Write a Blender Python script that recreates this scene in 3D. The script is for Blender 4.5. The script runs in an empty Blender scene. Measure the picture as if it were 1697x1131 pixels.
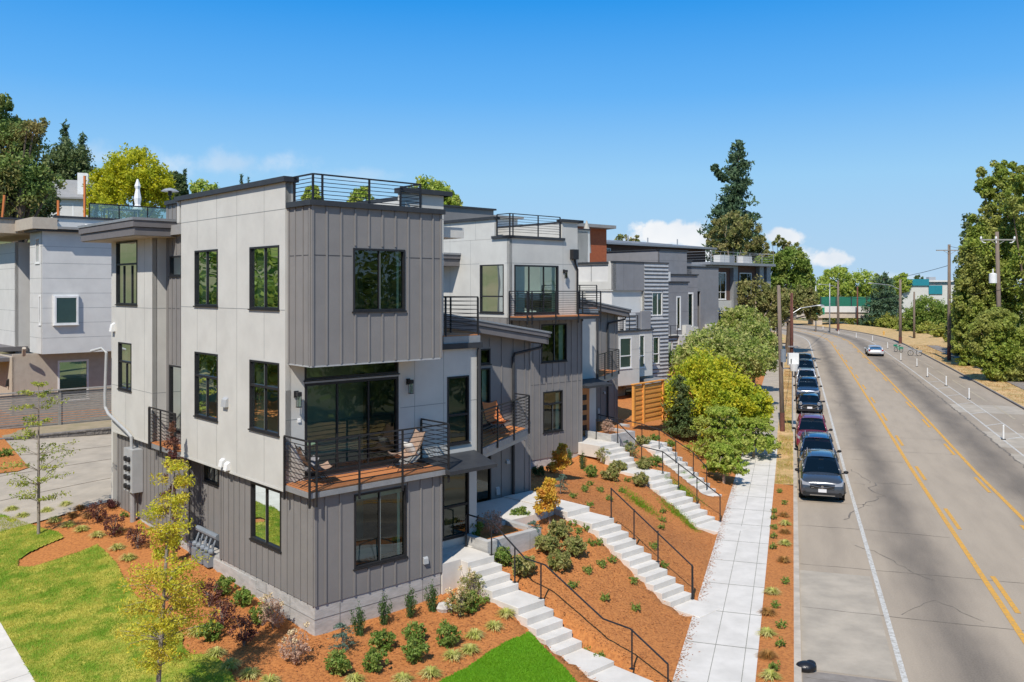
import bpy, math, random
import numpy as np
from mathutils import Vector, Matrix
random.seed(7); RNG = np.random.default_rng(7)
scene = bpy.context.scene
C = bpy.data.collections.new("scene_objects"); scene.collection.children.link(C)

# ------------------------------------------------------------------ camera, sky, sun, exposure
H = 9.2                      # camera height above the street
F = 1465.0; CX = 848.5; HY = 480.0     # focal length in photo pixels, principal column, horizon row
cam_d = bpy.data.cameras.new("camera"); cam = bpy.data.objects.new("camera", cam_d); C.objects.link(cam)
cam.location = (0, 0, H); cam.rotation_euler = (math.radians(90), 0, 0)
cam_d.sensor_width = 36; cam_d.lens = F/1697*36
cam_d.shift_y = -(565.5-HY)/1697
cam_d.clip_start = .1; cam_d.clip_end = 4000
scene.camera = cam
SUN = Vector((-.257, -.828, 1.0)).normalized()
sl = bpy.data.lights.new("sun", 'SUN'); sl.energy = 4.9; sl.angle = math.radians(.53); sl.color = (1, .935, .84)
so = bpy.data.objects.new("sun", sl); C.objects.link(so)
so.rotation_euler = SUN.to_track_quat('Z', 'Y').to_euler()
w = bpy.data.worlds.new("World"); scene.world = w; w.use_nodes = True
nt = w.node_tree; nt.nodes.clear()
def N(t, typ, **k):
    n = t.nodes.new(typ)
    for a, b in k.items():
        if a in n.inputs: n.inputs[a].default_value = b
        else: setattr(n, a, b)
    return n
sky = N(nt, 'ShaderNodeTexSky'); sky.sky_type = 'NISHITA'; sky.sun_disc = False
sky.sun_elevation = math.asin(SUN.z); sky.sun_rotation = math.atan2(SUN.x, SUN.y)
sky.air_density = 1.0; sky.dust_density = 0.0; sky.ozone_density = 2.0; sky.altitude = 50
out = N(nt, 'ShaderNodeOutputWorld'); bg = N(nt, 'ShaderNodeBackground'); bg.inputs[1].default_value = .115
hs = N(nt, 'ShaderNodeHueSaturation', Saturation=1.1, Value=1.0)
tnt = N(nt, 'ShaderNodeMix', data_type='RGBA'); tnt.blend_type = 'MULTIPLY'; tnt.inputs[0].default_value = 1.0; tnt.inputs[7].default_value = (.86, 1.0, 1.16, 1)
nt.links.new(sky.outputs[0], tnt.inputs[6])
lift = N(nt, 'ShaderNodeMix', data_type='RGBA'); lift.inputs[0].default_value = .35; lift.inputs[7].default_value = (1.5, 3.3, 6.0, 1); nt.links.new(tnt.outputs[2], lift.inputs[6])
dk = N(nt, 'ShaderNodeMix', data_type='RGBA'); dk.blend_type = 'DARKEN'; dk.inputs[0].default_value = 1.0; dk.inputs[7].default_value = (2.9, 4.3, 6.1, 1); nt.links.new(lift.outputs[2], dk.inputs[6]); nt.links.new(dk.outputs[2], hs.inputs['Color'])
elv = N(nt, 'ShaderNodeTexCoord'); esp = N(nt, 'ShaderNodeSeparateXYZ'); nt.links.new(elv.outputs['Generated'], esp.inputs[0])
rp = N(nt, 'ShaderNodeValToRGB'); cr = rp.color_ramp; cr.interpolation = 'LINEAR'
LV = [(0.0, (.47, .66, .86)), (.04, (.434, .651, .871)), (.122, (.328, .624, .921)), (.213, (.133, .451, .921)), (.31, (.030, .314, .838)), (.5, (.015, .20, .66))]
while len(cr.elements) < len(LV): cr.elements.new(.5)
for e_, (p_, c_) in zip(cr.elements, LV): e_.position = p_; e_.color = (*c_, 1)
nt.links.new(esp.outputs[2], rp.inputs[0])
rs = N(nt, 'ShaderNodeVectorMath'); rs.operation = 'SCALE'; rs.inputs['Scale'].default_value = 1/.115; nt.links.new(rp.outputs[0], rs.inputs[0])
em = N(nt, 'ShaderNodeMapRange'); em.interpolation_type = 'SMOOTHSTEP'; em.inputs[1].default_value = .33; em.inputs[2].default_value = .6; nt.links.new(esp.outputs[2], em.inputs[0])
sk = N(nt, 'ShaderNodeMix', data_type='RGBA'); nt.links.new(em.outputs[0], sk.inputs[0]); nt.links.new(rs.outputs[0], sk.inputs[6]); nt.links.new(hs.outputs[0], sk.inputs[7])
# clouds: soft elliptical banks low over the horizon, broken up by noise
tc = N(nt, 'ShaderNodeTexCoord'); sep = N(nt, 'ShaderNodeSeparateXYZ'); nt.links.new(tc.outputs['Generated'], sep.inputs[0])
def M(t, op, a=None, b=None, c=None):
    n = t.nodes.new('ShaderNodeMath'); n.operation = op
    for i, x in enumerate((a, b, c)):
        if x is None: continue
        if isinstance(x, (int, float)): n.inputs[i].default_value = x
        else: t.links.new(x, n.inputs[i])
    return n.outputs[0]
az = M(nt, 'DIVIDE', sep.outputs[0], M(nt, 'MAXIMUM', sep.outputs[1], .05))      # tan of the bearing
el = M(nt, 'DIVIDE', sep.outputs[2], M(nt, 'MAXIMUM', sep.outputs[1], .05))
comb = N(nt, 'ShaderNodeCombineXYZ'); nt.links.new(az, comb.inputs[0]); nt.links.new(el, comb.inputs[1])
nz = N(nt, 'ShaderNodeTexNoise', Scale=26.0, Detail=7.0, Roughness=.56); nt.links.new(comb.outputs[0], nz.inputs['Vector'])
nz2 = N(nt, 'ShaderNodeTexNoise', Scale=8.0, Detail=4.0, Roughness=.5); nt.links.new(comb.outputs[0], nz2.inputs['Vector'])
def px_dir(x, y): return (x-CX)/F, (HY-y)/F
total = None
#          x    y    half width, half height, strength, softness
for (x, y, hw, hh, st, soft) in [(1105, 392, 62, 27, 1.0, .5), (1165, 412, 55, 26, .95, .5), (1290, 394, 32, 15, 1.0, .5),
                                 (1322, 424, 28, 13, .7, .6), (1376, 432, 38, 15, 1.0, .5), (1250, 412, 40, 18, .7, .7), (1020, 412, 60, 20, .5, .8),
                                 (385, 272, 150, 21, .42, 1.3), (180, 262, 110, 24, .3, 1.4), (560, 292, 130, 14, .22, 1.4), (1440, 462, 90, 12, .4, 1.0)]:
    a, e = px_dir(x, y)
    dx = M(nt, 'DIVIDE', M(nt, 'SUBTRACT', az, a), hw/F); dy = M(nt, 'DIVIDE', M(nt, 'SUBTRACT', el, e), hh/F)
    r = M(nt, 'SQRT', M(nt, 'ADD', M(nt, 'MULTIPLY', dx, dx), M(nt, 'MULTIPLY', dy, dy)))
    v = M(nt, 'SUBTRACT', 1.45, r)
    v = M(nt, 'ADD', v, M(nt, 'MULTIPLY', M(nt, 'SUBTRACT', nz.outputs[0], .5), 2.9))
    mr = N(nt, 'ShaderNodeMapRange'); mr.interpolation_type = 'SMOOTHSTEP'
    mr.inputs[1].default_value = .25; mr.inputs[2].default_value = .25+soft; mr.inputs[4].default_value = st
    nt.links.new(v, mr.inputs[0])
    total = mr.outputs[0] if total is None else M(nt, 'MAXIMUM', total, mr.outputs[0])
front = M(nt, 'GREATER_THAN', sep.outputs[1], .1)
total = M(nt, 'MULTIPLY', total, front)
ccol = N(nt, 'ShaderNodeMapRange'); nt.links.new(nz2.outputs[0], ccol.inputs[0]); ccol.inputs[1].default_value = .35; ccol.inputs[2].default_value = .6
cm = N(nt, 'ShaderNodeMix', data_type='RGBA'); cm.inputs[6].default_value = (6.0, 6.7, 7.6, 1); cm.inputs[7].default_value = (8.6, 8.6, 8.6, 1)
nt.links.new(ccol.outputs[0], cm.inputs[0])
mx = N(nt, 'ShaderNodeMix', data_type='RGBA'); nt.links.new(total, mx.inputs[0]); nt.links.new(sk.outputs[2], mx.inputs[6]); nt.links.new(cm.outputs[2], mx.inputs[7])
nt.links.new(mx.outputs[2], bg.inputs[0]); nt.links.new(bg.outputs[0], out.inputs[0])
scene.view_settings.view_transform = 'Standard'; scene.view_settings.look = 'None'
scene.view_settings.exposure = 0.0; scene.view_settings.gamma = 1
scene.render.engine = 'CYCLES'; scene.cycles.max_bounces = 6; scene.cycles.transparent_max_bounces = 12
scene.cycles.caustics_reflective = False; scene.cycles.caustics_refractive = False

# ------------------------------------------------------------------ materials
MATS = {}
def mat(name, col, col2=None, rough=.8, scale=3.0, bump=0.0, bscale=None, detail=5, spec=.3, metal=0, mixr=(.35, .65), stretch=None, coord='Object', bdist=.02):
    m = bpy.data.materials.new(name); m.use_nodes = True; t = m.node_tree; p = t.nodes['Principled BSDF']
    p.inputs['Roughness'].default_value = rough; p.inputs['Metallic'].default_value = metal
    p.inputs['Specular IOR Level'].default_value = spec
    tcn = N(t, 'ShaderNodeTexCoord'); src = tcn.outputs[coord]
    if stretch:
        mp = N(t, 'ShaderNodeMapping'); mp.inputs['Scale'].default_value = stretch; t.links.new(src, mp.inputs[0]); src = mp.outputs[0]
    if col2 is None: col2 = tuple(c*.88 for c in col)
    n = N(t, 'ShaderNodeTexNoise', Scale=scale, Detail=float(detail), Roughness=.6); t.links.new(src, n.inputs['Vector'])
    mr = N(t, 'ShaderNodeMapRange'); mr.inputs[1].default_value = mixr[0]; mr.inputs[2].default_value = mixr[1]; t.links.new(n.outputs[0], mr.inputs[0])
    x = N(t, 'ShaderNodeMix', data_type='RGBA'); x.inputs[6].default_value = (*col, 1); x.inputs[7].default_value = (*col2, 1)
    t.links.new(mr.outputs[0], x.inputs[0]); t.links.new(x.outputs[2], p.inputs['Base Color'])
    if bump:
        b = N(t, 'ShaderNodeBump', Strength=bump, Distance=bdist); n2 = N(t, 'ShaderNodeTexNoise', Scale=bscale or scale*6, Detail=4.0)
        t.links.new(src, n2.inputs['Vector']); t.links.new(n2.outputs[0], b.inputs['Height']); t.links.new(b.outputs[0], p.inputs['Normal'])
    MATS[name] = m; m['p'] = 1
    return m
def glass(name, tint=(.56, .72, .63), refl=.05):
    m = bpy.data.materials.new(name); m.use_nodes = True; t = m.node_tree; t.nodes.clear()
    o = N(t, 'ShaderNodeOutputMaterial'); tr = N(t, 'ShaderNodeBsdfTransparent'); tr.inputs[0].default_value = (*tint, 1)
    g = N(t, 'ShaderNodeBsdfGlossy'); g.inputs['Color'].default_value = (.86, .93, .9, 1); g.inputs['Roughness'].default_value = .01
    lw = N(t, 'ShaderNodeFresnel', IOR=1.5); f = M(t, 'ADD', M(t, 'MULTIPLY', lw.outputs[0], .9), refl)
    f = M(t, 'MINIMUM', f, 1.0)
    # slight waviness of the sheet
    tcn = N(t, 'ShaderNodeTexCoord'); n2 = N(t, 'ShaderNodeTexNoise', Scale=.9, Detail=1.0); t.links.new(tcn.outputs['Object'], n2.inputs['Vector'])
    b = N(t, 'ShaderNodeBump', Strength=.12, Distance=.05); t.links.new(n2.outputs[0], b.inputs['Height']); t.links.new(b.outputs[0], g.inputs['Normal'])
    x = N(t, 'ShaderNodeMixShader'); t.links.new(f, x.inputs[0]); t.links.new(tr.outputs[0], x.inputs[1]); t.links.new(g.outputs[0], x.inputs[2])
    t.links.new(x.outputs[0], o.inputs[0]); MATS[name] = m; return m
def leafmat(name, c1, c2, c3=None, trans=.35, nscale=.9, rough=.55):
    m = bpy.data.materials.new(name); m.use_nodes = True; t = m.node_tree; p = t.nodes['Principled BSDF']; o = t.nodes['Material Output']
    p.inputs['Roughness'].default_value = rough; p.inputs['Specular IOR Level'].default_value = .25
    g = N(t, 'ShaderNodeNewGeometry'); tcn = N(t, 'ShaderNodeTexCoord'); n = N(t, 'ShaderNodeTexNoise', Scale=nscale, Detail=3.0)
    t.links.new(tcn.outputs['Object'], n.inputs['Vector'])
    x = N(t, 'ShaderNodeMix', data_type='RGBA'); x.inputs[6].default_value = (*c1, 1); x.inputs[7].default_value = (*c2, 1)
    t.links.new(g.outputs['Random Per Island'], x.inputs[0])
    y = N(t, 'ShaderNodeMix', data_type='RGBA'); y.inputs[7].default_value = (*(c3 or c1), 1); t.links.new(x.outputs[2], y.inputs[6])
    mr = N(t, 'ShaderNodeMapRange'); mr.inputs[1].default_value = .45; mr.inputs[2].default_value = .62; mr.inputs[4].default_value = .8; t.links.new(n.outputs[0], mr.inputs[0]); t.links.new(mr.outputs[0], y.inputs[0])
    t.links.new(y.outputs[2], p.inputs['Base Color'])
    tl = N(t, 'ShaderNodeBsdfTranslucent'); t.links.new(y.outputs[2], tl.inputs[0])
    ms = N(t, 'ShaderNodeMixShader', Fac=trans); t.links.new(p.outputs[0], ms.inputs[1]); t.links.new(tl.outputs[0], ms.inputs[2]); t.links.new(ms.outputs[0], o.inputs[0])
    MATS[name] = m; return m

mat('white_panel', (.585, .575, .53), (.525, .515, .475), .75, 1.2, .15, 60, bdist=.003)
mat('white_seam', (.26, .27, .26), rough=.9)
mat('gray_siding', (.235, .224, .214), (.212, .203, .195), .7, 1.5, .2, 60, bdist=.003)
mat('gray_dark_seam', (.07, .07, .075), rough=.8)
mat('dark_trim', (.035, .037, .042), (.045, .048, .052), .5, 4)
mat('fascia', (.15, .14, .14), (.17, .16, .16), .7, 3)
mat('metal_flashing', (.33, .34, .35), (.28, .29, .3), .45, 5, metal=.3)
mat('black_metal', (.018, .018, .02), (.025, .025, .027), .45, 8)
mat('soffit', (.45, .42, .36), rough=.8)
mat('concrete', (.54, .47, .385), (.40, .35, .29), .9, 2.2, .5, 25, bdist=.006)
mat('concrete_new', (.68, .645, .59), (.58, .55, .50), .9, 1.6, .3, 40, bdist=.004)
mat('foundation', (.50, .485, .46), (.38, .37, .35), .95, 2.5, .8, 14, stretch=(1, 1, 3), bdist=.008)
mat('joint', (.30, .285, .25), (.18, .18, .14), .95, 9)
mat('board_line', (.25, .24, .23), rough=.95)
mat('cedar_deck', (.62, .25, .09), (.48, .18, .065), .6, 6, stretch=(1, 8, 1))
mat('door_wood', (.55, .24, .08), (.45, .18, .06), .5, 4, stretch=(1, 1, .2))
mat('fence_wood', (.82, .38, .09), (.70, .30, .065), .7, 3, stretch=(1, 1, 6))
mat('gray_wood', (.36, .34, .31), (.24, .23, .21), .9, 4, stretch=(1, 1, 8))
mat('vinyl', (.22, .25, .23), rough=.5)
mat('lap_shade', (.10, .10, .105), rough=.9)
mat('interior_wall', (.62, .6, .55), rough=.9)
mat('interior_floor', (.25, .18, .12), rough=.6)
mat('curtain', (.8, .82, .78), (.7, .73, .68), .9, 8, stretch=(6, 6, .5))
mat('white_trim', (.78, .78, .76), rough=.6)
mat('mulch', (.57, .225, .066), (.30, .105, .034), .95, 14, .7, 90, detail=12, mixr=(.42, .74), bdist=.03)
mat('mulch_chip', (.60, .25, .09), (.24, .085, .03), .9, 6)
mat('lawn', (.14, .27, .015), (.46, .42, .07), .9, 1.4, .6, 40, mixr=(.42, .58), bdist=.03)
mat('lawn_green', (.10, .27, .006), (.15, .32, .01), .9, 2.0, .5, 50, bdist=.03)
mat('ground', (.24, .20, .11), (.13, .15, .06), .95, .15, .3, 3)
mat('dry_grass', (.66, .43, .21), (.42, .30, .12), .95, 1.1, .8, 18, detail=8, mixr=(.38, .6), bdist=.05)
mat('white_paint', (.60, .585, .54), (.36, .33, .28), .7, 10, mixr=(.42, .66))
mat('yellow_paint', (.70, .36, .05), (.42, .28, .12), .7, 8, mixr=(.42, .7))
mat('tan_paint', (.46, .38, .26), (.33, .29, .23), .8, 6)
mat('tar', (.13, .11, .09), (.24, .21, .17), .8, 6)
mat('patch_light', (.46, .40, .32), (.36, .315, .255), .95, 1.2, .4, 30)
mat('patch_dark', (.20, .175, .155), (.29, .26, .23), .95, 1.8, .4, 30)
mat('wood_pole', (.24, .19, .15), (.15, .115, .09), .9, 5, stretch=(8, 8, .4), bump=.5)
mat('pole_base', (.17, .07, .05), (.12, .05, .04), .9, 5)
mat('galv', (.45, .46, .47), (.38, .39, .4), .45, 6, metal=.4)
mat('meter_gray', (.42, .43, .43), rough=.5)
mat('blue_gray', (.22, .25, .28), rough=.5)
mat('bark', (.17, .125, .09), (.10, .075, .055), .95, 8, .6, stretch=(1, 1, .3))
mat('bark_pale', (.42, .34, .27), (.28, .22, .17), .9, 6, .4)
mat('bark_smooth', (.30, .26, .22), (.22, .19, .16), .9, 12)
mat('tan_stucco', (.48, .42, .34), (.43, .37, .30), .9, 4)
mat('brown_siding', (.15, .085, .065), (.12, .07, .055), .8, 4)
mat('rust_siding', (.40, .115, .045), (.33, .09, .04), .8, 4)
mat('slate_panel', (.25, .25, .26), (.22, .22, .23), .7, 1.2)
mat('slate_seam', (.09, .09, .1), rough=.8)
mat('pale_panel', (.64, .63, .60), (.58, .57, .545), .75, 1.2)
mat('silver_siding', (.50, .50, .50), (.42, .42, .42), .5, 3)
mat('teal_panel', (.02, .22, .27), (.02, .19, .24), .5, 2)
mat('green_mesh', (.02, .17, .11), (.02, .13, .08), .8, 3)
mat('rock_wall', (.26, .235, .215), (.17, .155, .14), .95, 6, 1.0, 12, bdist=.05)
mat('tan_bank', (.36, .29, .20), (.28, .24, .15), .95, 2, .6, 15)
mat('rubber', (.02, .02, .02), rough=.9)
mat('chrome', (.6, .6, .6), rough=.15, metal=1.0)
mat('plate', (.7, .7, .72), rough=.5)
mat('head_lamp', (.30, .31, .33), rough=.1, spec=.8)
mat('tail_lamp', (.4, .02, .02), rough=.2, spec=.8)
mat('orange_cushion', (.75, .24, .08), rough=.9)
mat('tan_fabric', (.38, .27, .20), (.30, .2, .15), .9, 10)
mat('cream_flower', (.66, .58, .34), (.62, .42, .26), .9, 20)
mat('black_bag', (.012, .012, .014), rough=.35, spec=.6, bump=.8, bscale=8)
mat('sign_green', (.02, .30, .17), rough=.4)
mat('board_white', (.75, .77, .78), rough=.5)
mat('board_photo', (.25, .36, .22), (.6, .62, .66), .5, 6)
mat('roof_gray', (.30, .295, .29), (.26, .26, .25), .9, 1.5)
mat('stone', (.62, .6, .56), (.4, .39, .37), .9, 10, .6)
mat('orange_post', (.55, .17, .05), rough=.7)
mat('wheel_metal', (.35, .35, .36), rough=.3, metal=.8)
mat('dark_plastic', (.02, .02, .022), rough=.6)
def carpaint(n, c, r=.22):
    m = mat(n, c, tuple(x*.95 for x in c), r, 3, spec=.6); p = m.node_tree.nodes['Principled BSDF']; p.inputs['Coat Weight'].default_value = .8; p.inputs['Coat Roughness'].default_value = .04; p.inputs['Metallic'].default_value = .25
carpaint('paint_graphite', (.055, .062, .075)); carpaint('paint_navy', (.025, .05, .10)); carpaint('paint_maroon', (.22, .022, .045))
carpaint('paint_black', (.010, .012, .018)); carpaint('paint_white', (.68, .69, .70)); carpaint('paint_silver', (.60, .61, .62)); carpaint('paint_blue_dark', (.03, .055, .09))
glass('window_glass'); glass('glass_clear', (.70, .78, .76), .10); glass('glass_bright', (.62, .76, .74), .06)
glass('car_glass', (.045, .055, .065), .04)

# asphalt driven by (across, along) UV
def road_mat():
    m = bpy.data.materials.new('asphalt'); m.use_nodes = True; t = m.node_tree; p = t.nodes['Principled BSDF']; p.inputs['Roughness'].default_value = .9; p.inputs['Specular IOR Level'].default_value = .2
    tcn = N(t, 'ShaderNodeTexCoord'); s = N(t, 'ShaderNodeSeparateXYZ'); t.links.new(tcn.outputs['UV'], s.inputs[0])
    wob = N(t, 'ShaderNodeTexNoise', Scale=.25, Detail=2.0); t.links.new(tcn.outputs['UV'], wob.inputs['Vector'])
    tt = M(t, 'ADD', s.outputs[0], M(t, 'MULTIPLY', M(t, 'SUBTRACT', wob.outputs[0], .5), 1.2))
    def band(c, hw, amp):
        d = M(t, 'DIVIDE', M(t, 'SUBTRACT', tt, c), hw); return M(t, 'MULTIPLY', M(t, 'EXPONENT', M(t, 'MULTIPLY', M(t, 'MULTIPLY', d, d), -1.0)), amp)
    dark = M(t, 'ADD', M(t, 'ADD', band(6.75, .85, .60), band(12.9, 1.3, .62)), M(t, 'ADD', band(17.0, 1.6, .22), band(4.0, .6, .12)))
    fine = N(t, 'ShaderNodeTexNoise', Scale=22.0, Detail=6.0, Roughness=.75); t.links.new(tcn.outputs['UV'], fine.inputs['Vector'])
    mp = N(t, 'ShaderNodeMapping'); mp.inputs['Scale'].default_value = (1.3, .22, 1); t.links.new(tcn.outputs['UV'], mp.inputs[0])
    big = N(t, 'ShaderNodeTexNoise', Scale=1.0, Detail=5.0, Roughness=.6); t.links.new(mp.outputs[0], big.inputs['Vector'])
    v = M(t, 'ADD', M(t, 'MULTIPLY', M(t, 'SUBTRACT', big.outputs[0], .5), .55), M(t, 'MULTIPLY', M(t, 'SUBTRACT', fine.outputs[0], .5), .75))
    v = M(t, 'SUBTRACT', M(t, 'ADD', v, 1.0), dark)
    x = N(t, 'ShaderNodeMix', data_type='RGBA'); x.inputs[6].default_value = (.14, .12, .10, 1); x.inputs[7].default_value = (.41, .34, .26, 1)
    mr = N(t, 'ShaderNodeMapRange'); mr.inputs[1].default_value = .2; mr.inputs[2].default_value = 1.05; t.links.new(v, mr.inputs[0]); t.links.new(mr.outputs[0], x.inputs[0]); t.links.new(x.outputs[2], p.inputs['Base Color'])
    b = N(t, 'ShaderNodeBump', Strength=.35, Distance=.01); t.links.new(fine.outputs[0], b.inputs['Height']); t.links.new(b.outputs[0], p.inputs['Normal'])
    MATS['asphalt'] = m
road_mat()
# leaves
leafmat('leaf_chartreuse', (.68, .62, .03), (.50, .52, .03), (.38, .44, .03), .45)
leafmat('leaf_yellow', (.55, .42, .04), (.38, .34, .03), (.48, .24, .04), .4, 2.5)
leafmat('leaf_yellow_green', (.78, .66, .05), (.46, .54, .04), (.34, .46, .05), .45, 1.0)
leafmat('leaf_golden', (.78, .68, .07), (.50, .56, .05), (.66, .52, .07), .45, 2.2)
leafmat('leaf_green', (.24, .34, .06), (.15, .24, .04), (.34, .38, .09), .38)
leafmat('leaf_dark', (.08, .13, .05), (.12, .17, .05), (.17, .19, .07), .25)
leafmat('leaf_fir', (.07, .13, .08), (.12, .19, .10), (.10, .15, .06), .2)
leafmat('leaf_cream', (.20, .30, .05), (.36, .42, .09), (.62, .58, .24), .38, 1.6)
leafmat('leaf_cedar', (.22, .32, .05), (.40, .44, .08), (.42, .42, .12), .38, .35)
leafmat('leaf_olive', (.30, .30, .09), (.19, .22, .07), (.40, .34, .14), .35)
leafmat('leaf_layer', (.42, .52, .08), (.26, .38, .05), (.56, .58, .15), .4, 1.5)
leafmat('leaf_purple', (.10, .035, .04), (.16, .06, .05), (.18, .09, .05), .25)
leafmat('leaf_sapling', (.34, .42, .08), (.50, .50, .09), (.24, .33, .06), .4, 2)
leafmat('leaf_brown', (.52, .34, .24), (.66, .48, .36), (.38, .22, .14), .3, 3)
leafmat('leaf_blue', (.10, .17, .13), (.17, .25, .18), (.08, .14, .10), .2, 3)
leafmat('leaf_shrub', (.12, .22, .035), (.20, .30, .055), (.32, .37, .09), .3, 5)
leafmat('leaf_variegated', (.15, .20, .04), (.36, .36, .12), (.44, .38, .15), .3, 5)
leafmat('leaf_yew', (.035, .085, .025), (.065, .125, .03), (.10, .16, .04), .15, 5)
leafmat('leaf_tuft', (.60, .58, .16), (.38, .44, .09), (.72, .66, .28), .3, 5)
leafmat('leaf_rust', (.45, .20, .05), (.30, .18, .05), (.5, .3, .1), .3, 5)
leafmat('leaf_maple', (.80, .58, .07), (.62, .44, .06), (.75, .36, .08), .4, 3)
leafmat('leaf_lawn', (.40, .42, .05), (.56, .52, .11), (.18, .32, .02), .35, 1.6)
leafmat('leaf_turf', (.12, .32, .008), (.20, .40, .02), (.14, .33, .01), .3, 1)
leafmat('leaf_hedge', (.46, .46, .08), (.28, .34, .07), (.52, .42, .12), .35, .3)
leafmat('leaf_pine', (.13, .21, .05), (.22, .29, .07), (.36, .27, .10), .3, .5)
MN = MATS

# ------------------------------------------------------------------ mesh builder
class MB:
    def __init__(s): s.v = []; s.f = []; s.m = []
    def poly(s, pts, m=0):
        n = len(s.v); s.v += [tuple(p) for p in pts]; s.f.append(tuple(range(n, n+len(pts)))); s.m.append(m); return s
    def hexa(s, p, m=0):     # p: 4 bottom + 4 top, same winding
        n = len(s.v); s.v += [tuple(q) for q in p]
        for f in ((3, 2, 1, 0), (4, 5, 6, 7), (0, 1, 5, 4), (1, 2, 6, 5), (2, 3, 7, 6), (3, 0, 4, 7)):
            s.f.append(tuple(n+i for i in f)); s.m.append(m)
        return s
    def box(s, x0, y0, z0, x1, y1, z1, m=0):
        x0, x1 = sorted((x0, x1)); y0, y1 = sorted((y0, y1)); z0, z1 = sorted((z0, z1))
        return s.hexa([(x0, y0, z0), (x1, y0, z0), (x1, y1, z0), (x0, y1, z0), (x0, y0, z1), (x1, y0, z1), (x1, y1, z1), (x0, y1, z1)], m)
    def bar(s, a, b, w, h=None, m=0, up=(0, 0, 1)):
        a = Vector(a); b = Vector(b); h = h or w; d = (b-a)
        if d.length < 1e-6: return s
        d.normalize(); u = Vector(up)
        if abs(d.dot(u)) > .98: u = Vector((1, 0, 0))
        x = d.cross(u).normalized()*w/2; y = x.cross(d).normalized()*h/2
        return s.hexa([a-x-y, a+x-y, a+x+y, a-x+y, b-x-y, b+x-y, b+x+y, b-x+y], m)
    def tube(s, pts, r, n=8, m=0, cap=True):
        pts = [Vector(p) for p in pts]; R = r if isinstance(r, (list, tuple)) else [r]*len(pts); base = len(s.v)
        prev = None
        for i, p in enumerate(pts):
            d = (pts[min(i+1, len(pts)-1)]-pts[max(i-1, 0)])
            d = d.normalized() if d.length > 1e-9 else Vector((0, 0, 1))
            if prev is None:
                a = Vector((1, 0, 0)) if abs(d.x) < .9 else Vector((0, 1, 0)); x = d.cross(a).normalized()
            else:
                x = prev - d*prev.dot(d); x = x.normalized() if x.length > 1e-6 else d.orthogonal().normalized()
            prev = x; y = d.cross(x)
            for k in range(n):
                t = 2*math.pi*k/n; s.v.append(tuple(p+(x*math.cos(t)+y*math.sin(t))*R[i]))
        for i in range(len(pts)-1):
            for k in range(n):
                a = base+i*n+k; b = base+i*n+(k+1) % n; s.f.append((a, b, b+n, a+n)); s.m.append(m)
        if cap:
            s.f.append(tuple(base+k for k in reversed(range(n)))); s.m.append(m)
            e = base+(len(pts)-1)*n; s.f.append(tuple(e+k for k in range(n))); s.m.append(m)
        return s
    def ball(s, c, r, n=8, m=0):
        rx, ry, rz = r if isinstance(r, (tuple, list)) else (r, r, r); base = len(s.v); rings = max(3, n//2+1)
        for i in range(rings+1):
            ph = math.pi*i/rings
            for k in range(n):
                t = 2*math.pi*k/n; s.v.append((c[0]+rx*math.sin(ph)*math.cos(t), c[1]+ry*math.sin(ph)*math.sin(t), c[2]+rz*math.cos(ph)))
        for i in range(rings):
            for k in range(n):
                a = base+i*n+k; b = base+i*n+(k+1) % n; s.f.append((a, a+n, b+n, b)); s.m.append(m)
        return s
    def mesh(s, name, mats, smooth=False):
        me = bpy.data.meshes.new(name); me.from_pydata(s.v, [], s.f)
        for q in mats: me.materials.append(MATS[q])
        me.polygons.foreach_set('material_index', s.m)
        if smooth: me.polygons.foreach_set('use_smooth', [True]*len(s.f))
        me.update(); return me
    def build(s, name, mats, parent=None, loc=None, rotz=0, smooth=False):
        if isinstance(mats, str): mats = [mats]
        o = bpy.data.objects.new(name, s.mesh(name, mats, smooth)); C.objects.link(o)
        if parent: o.parent = parent
        if loc is not None: o.location = loc
        o.rotation_euler = (0, 0, rotz)
        return o
def tag(o, label=None, cat=None, group=None, kind=None):
    if label: o['label'] = label
    if cat: o['category'] = cat
    if group: o['group'] = group
    if kind: o['kind'] = kind
    return o
def thing(name, label, cat, loc, rotz=0, group=None):
    o = bpy.data.objects.new(name, None); C.objects.link(o); o.location = loc; o.rotation_euler = (0, 0, rotz); o.empty_display_size = .3
    return tag(o, label, cat, group)
def copy_tree(o, loc=None, rotz=None, scale=None, label=None, group=None):
    c = o.copy(); C.objects.link(c)
    if loc is not None: c.location = loc
    if rotz is not None: c.rotation_euler = (0, 0, rotz)
    if scale is not None: c.scale = scale if isinstance(scale, (tuple, list)) else (scale,)*3
    if label: c['label'] = label
    if group: c['group'] = group
    for ch in list(o.children):
        k = ch.copy(); C.objects.link(k); k.parent = c
        for g in list(ch.children):
            q = g.copy(); C.objects.link(q); q.parent = k
    return c
def np_mesh(name, V, Fq, matname, mats=None):
    """V (n,3) float, Fq (m,k) int"""
    me = bpy.data.meshes.new(name); k = Fq.shape[1]
    me.vertices.add(len(V)); me.vertices.foreach_set('co', V.astype(np.float32).ravel())
    me.loops.add(Fq.size); me.loops.foreach_set('vertex_index', Fq.astype(np.int32).ravel())
    me.polygons.add(len(Fq)); me.polygons.foreach_set('loop_start', np.arange(0, Fq.size, k, dtype=np.int32)); me.polygons.foreach_set('loop_total', np.full(len(Fq), k, dtype=np.int32))
    me.materials.append(MATS[matname]); me.update(calc_edges=True); return me

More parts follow.
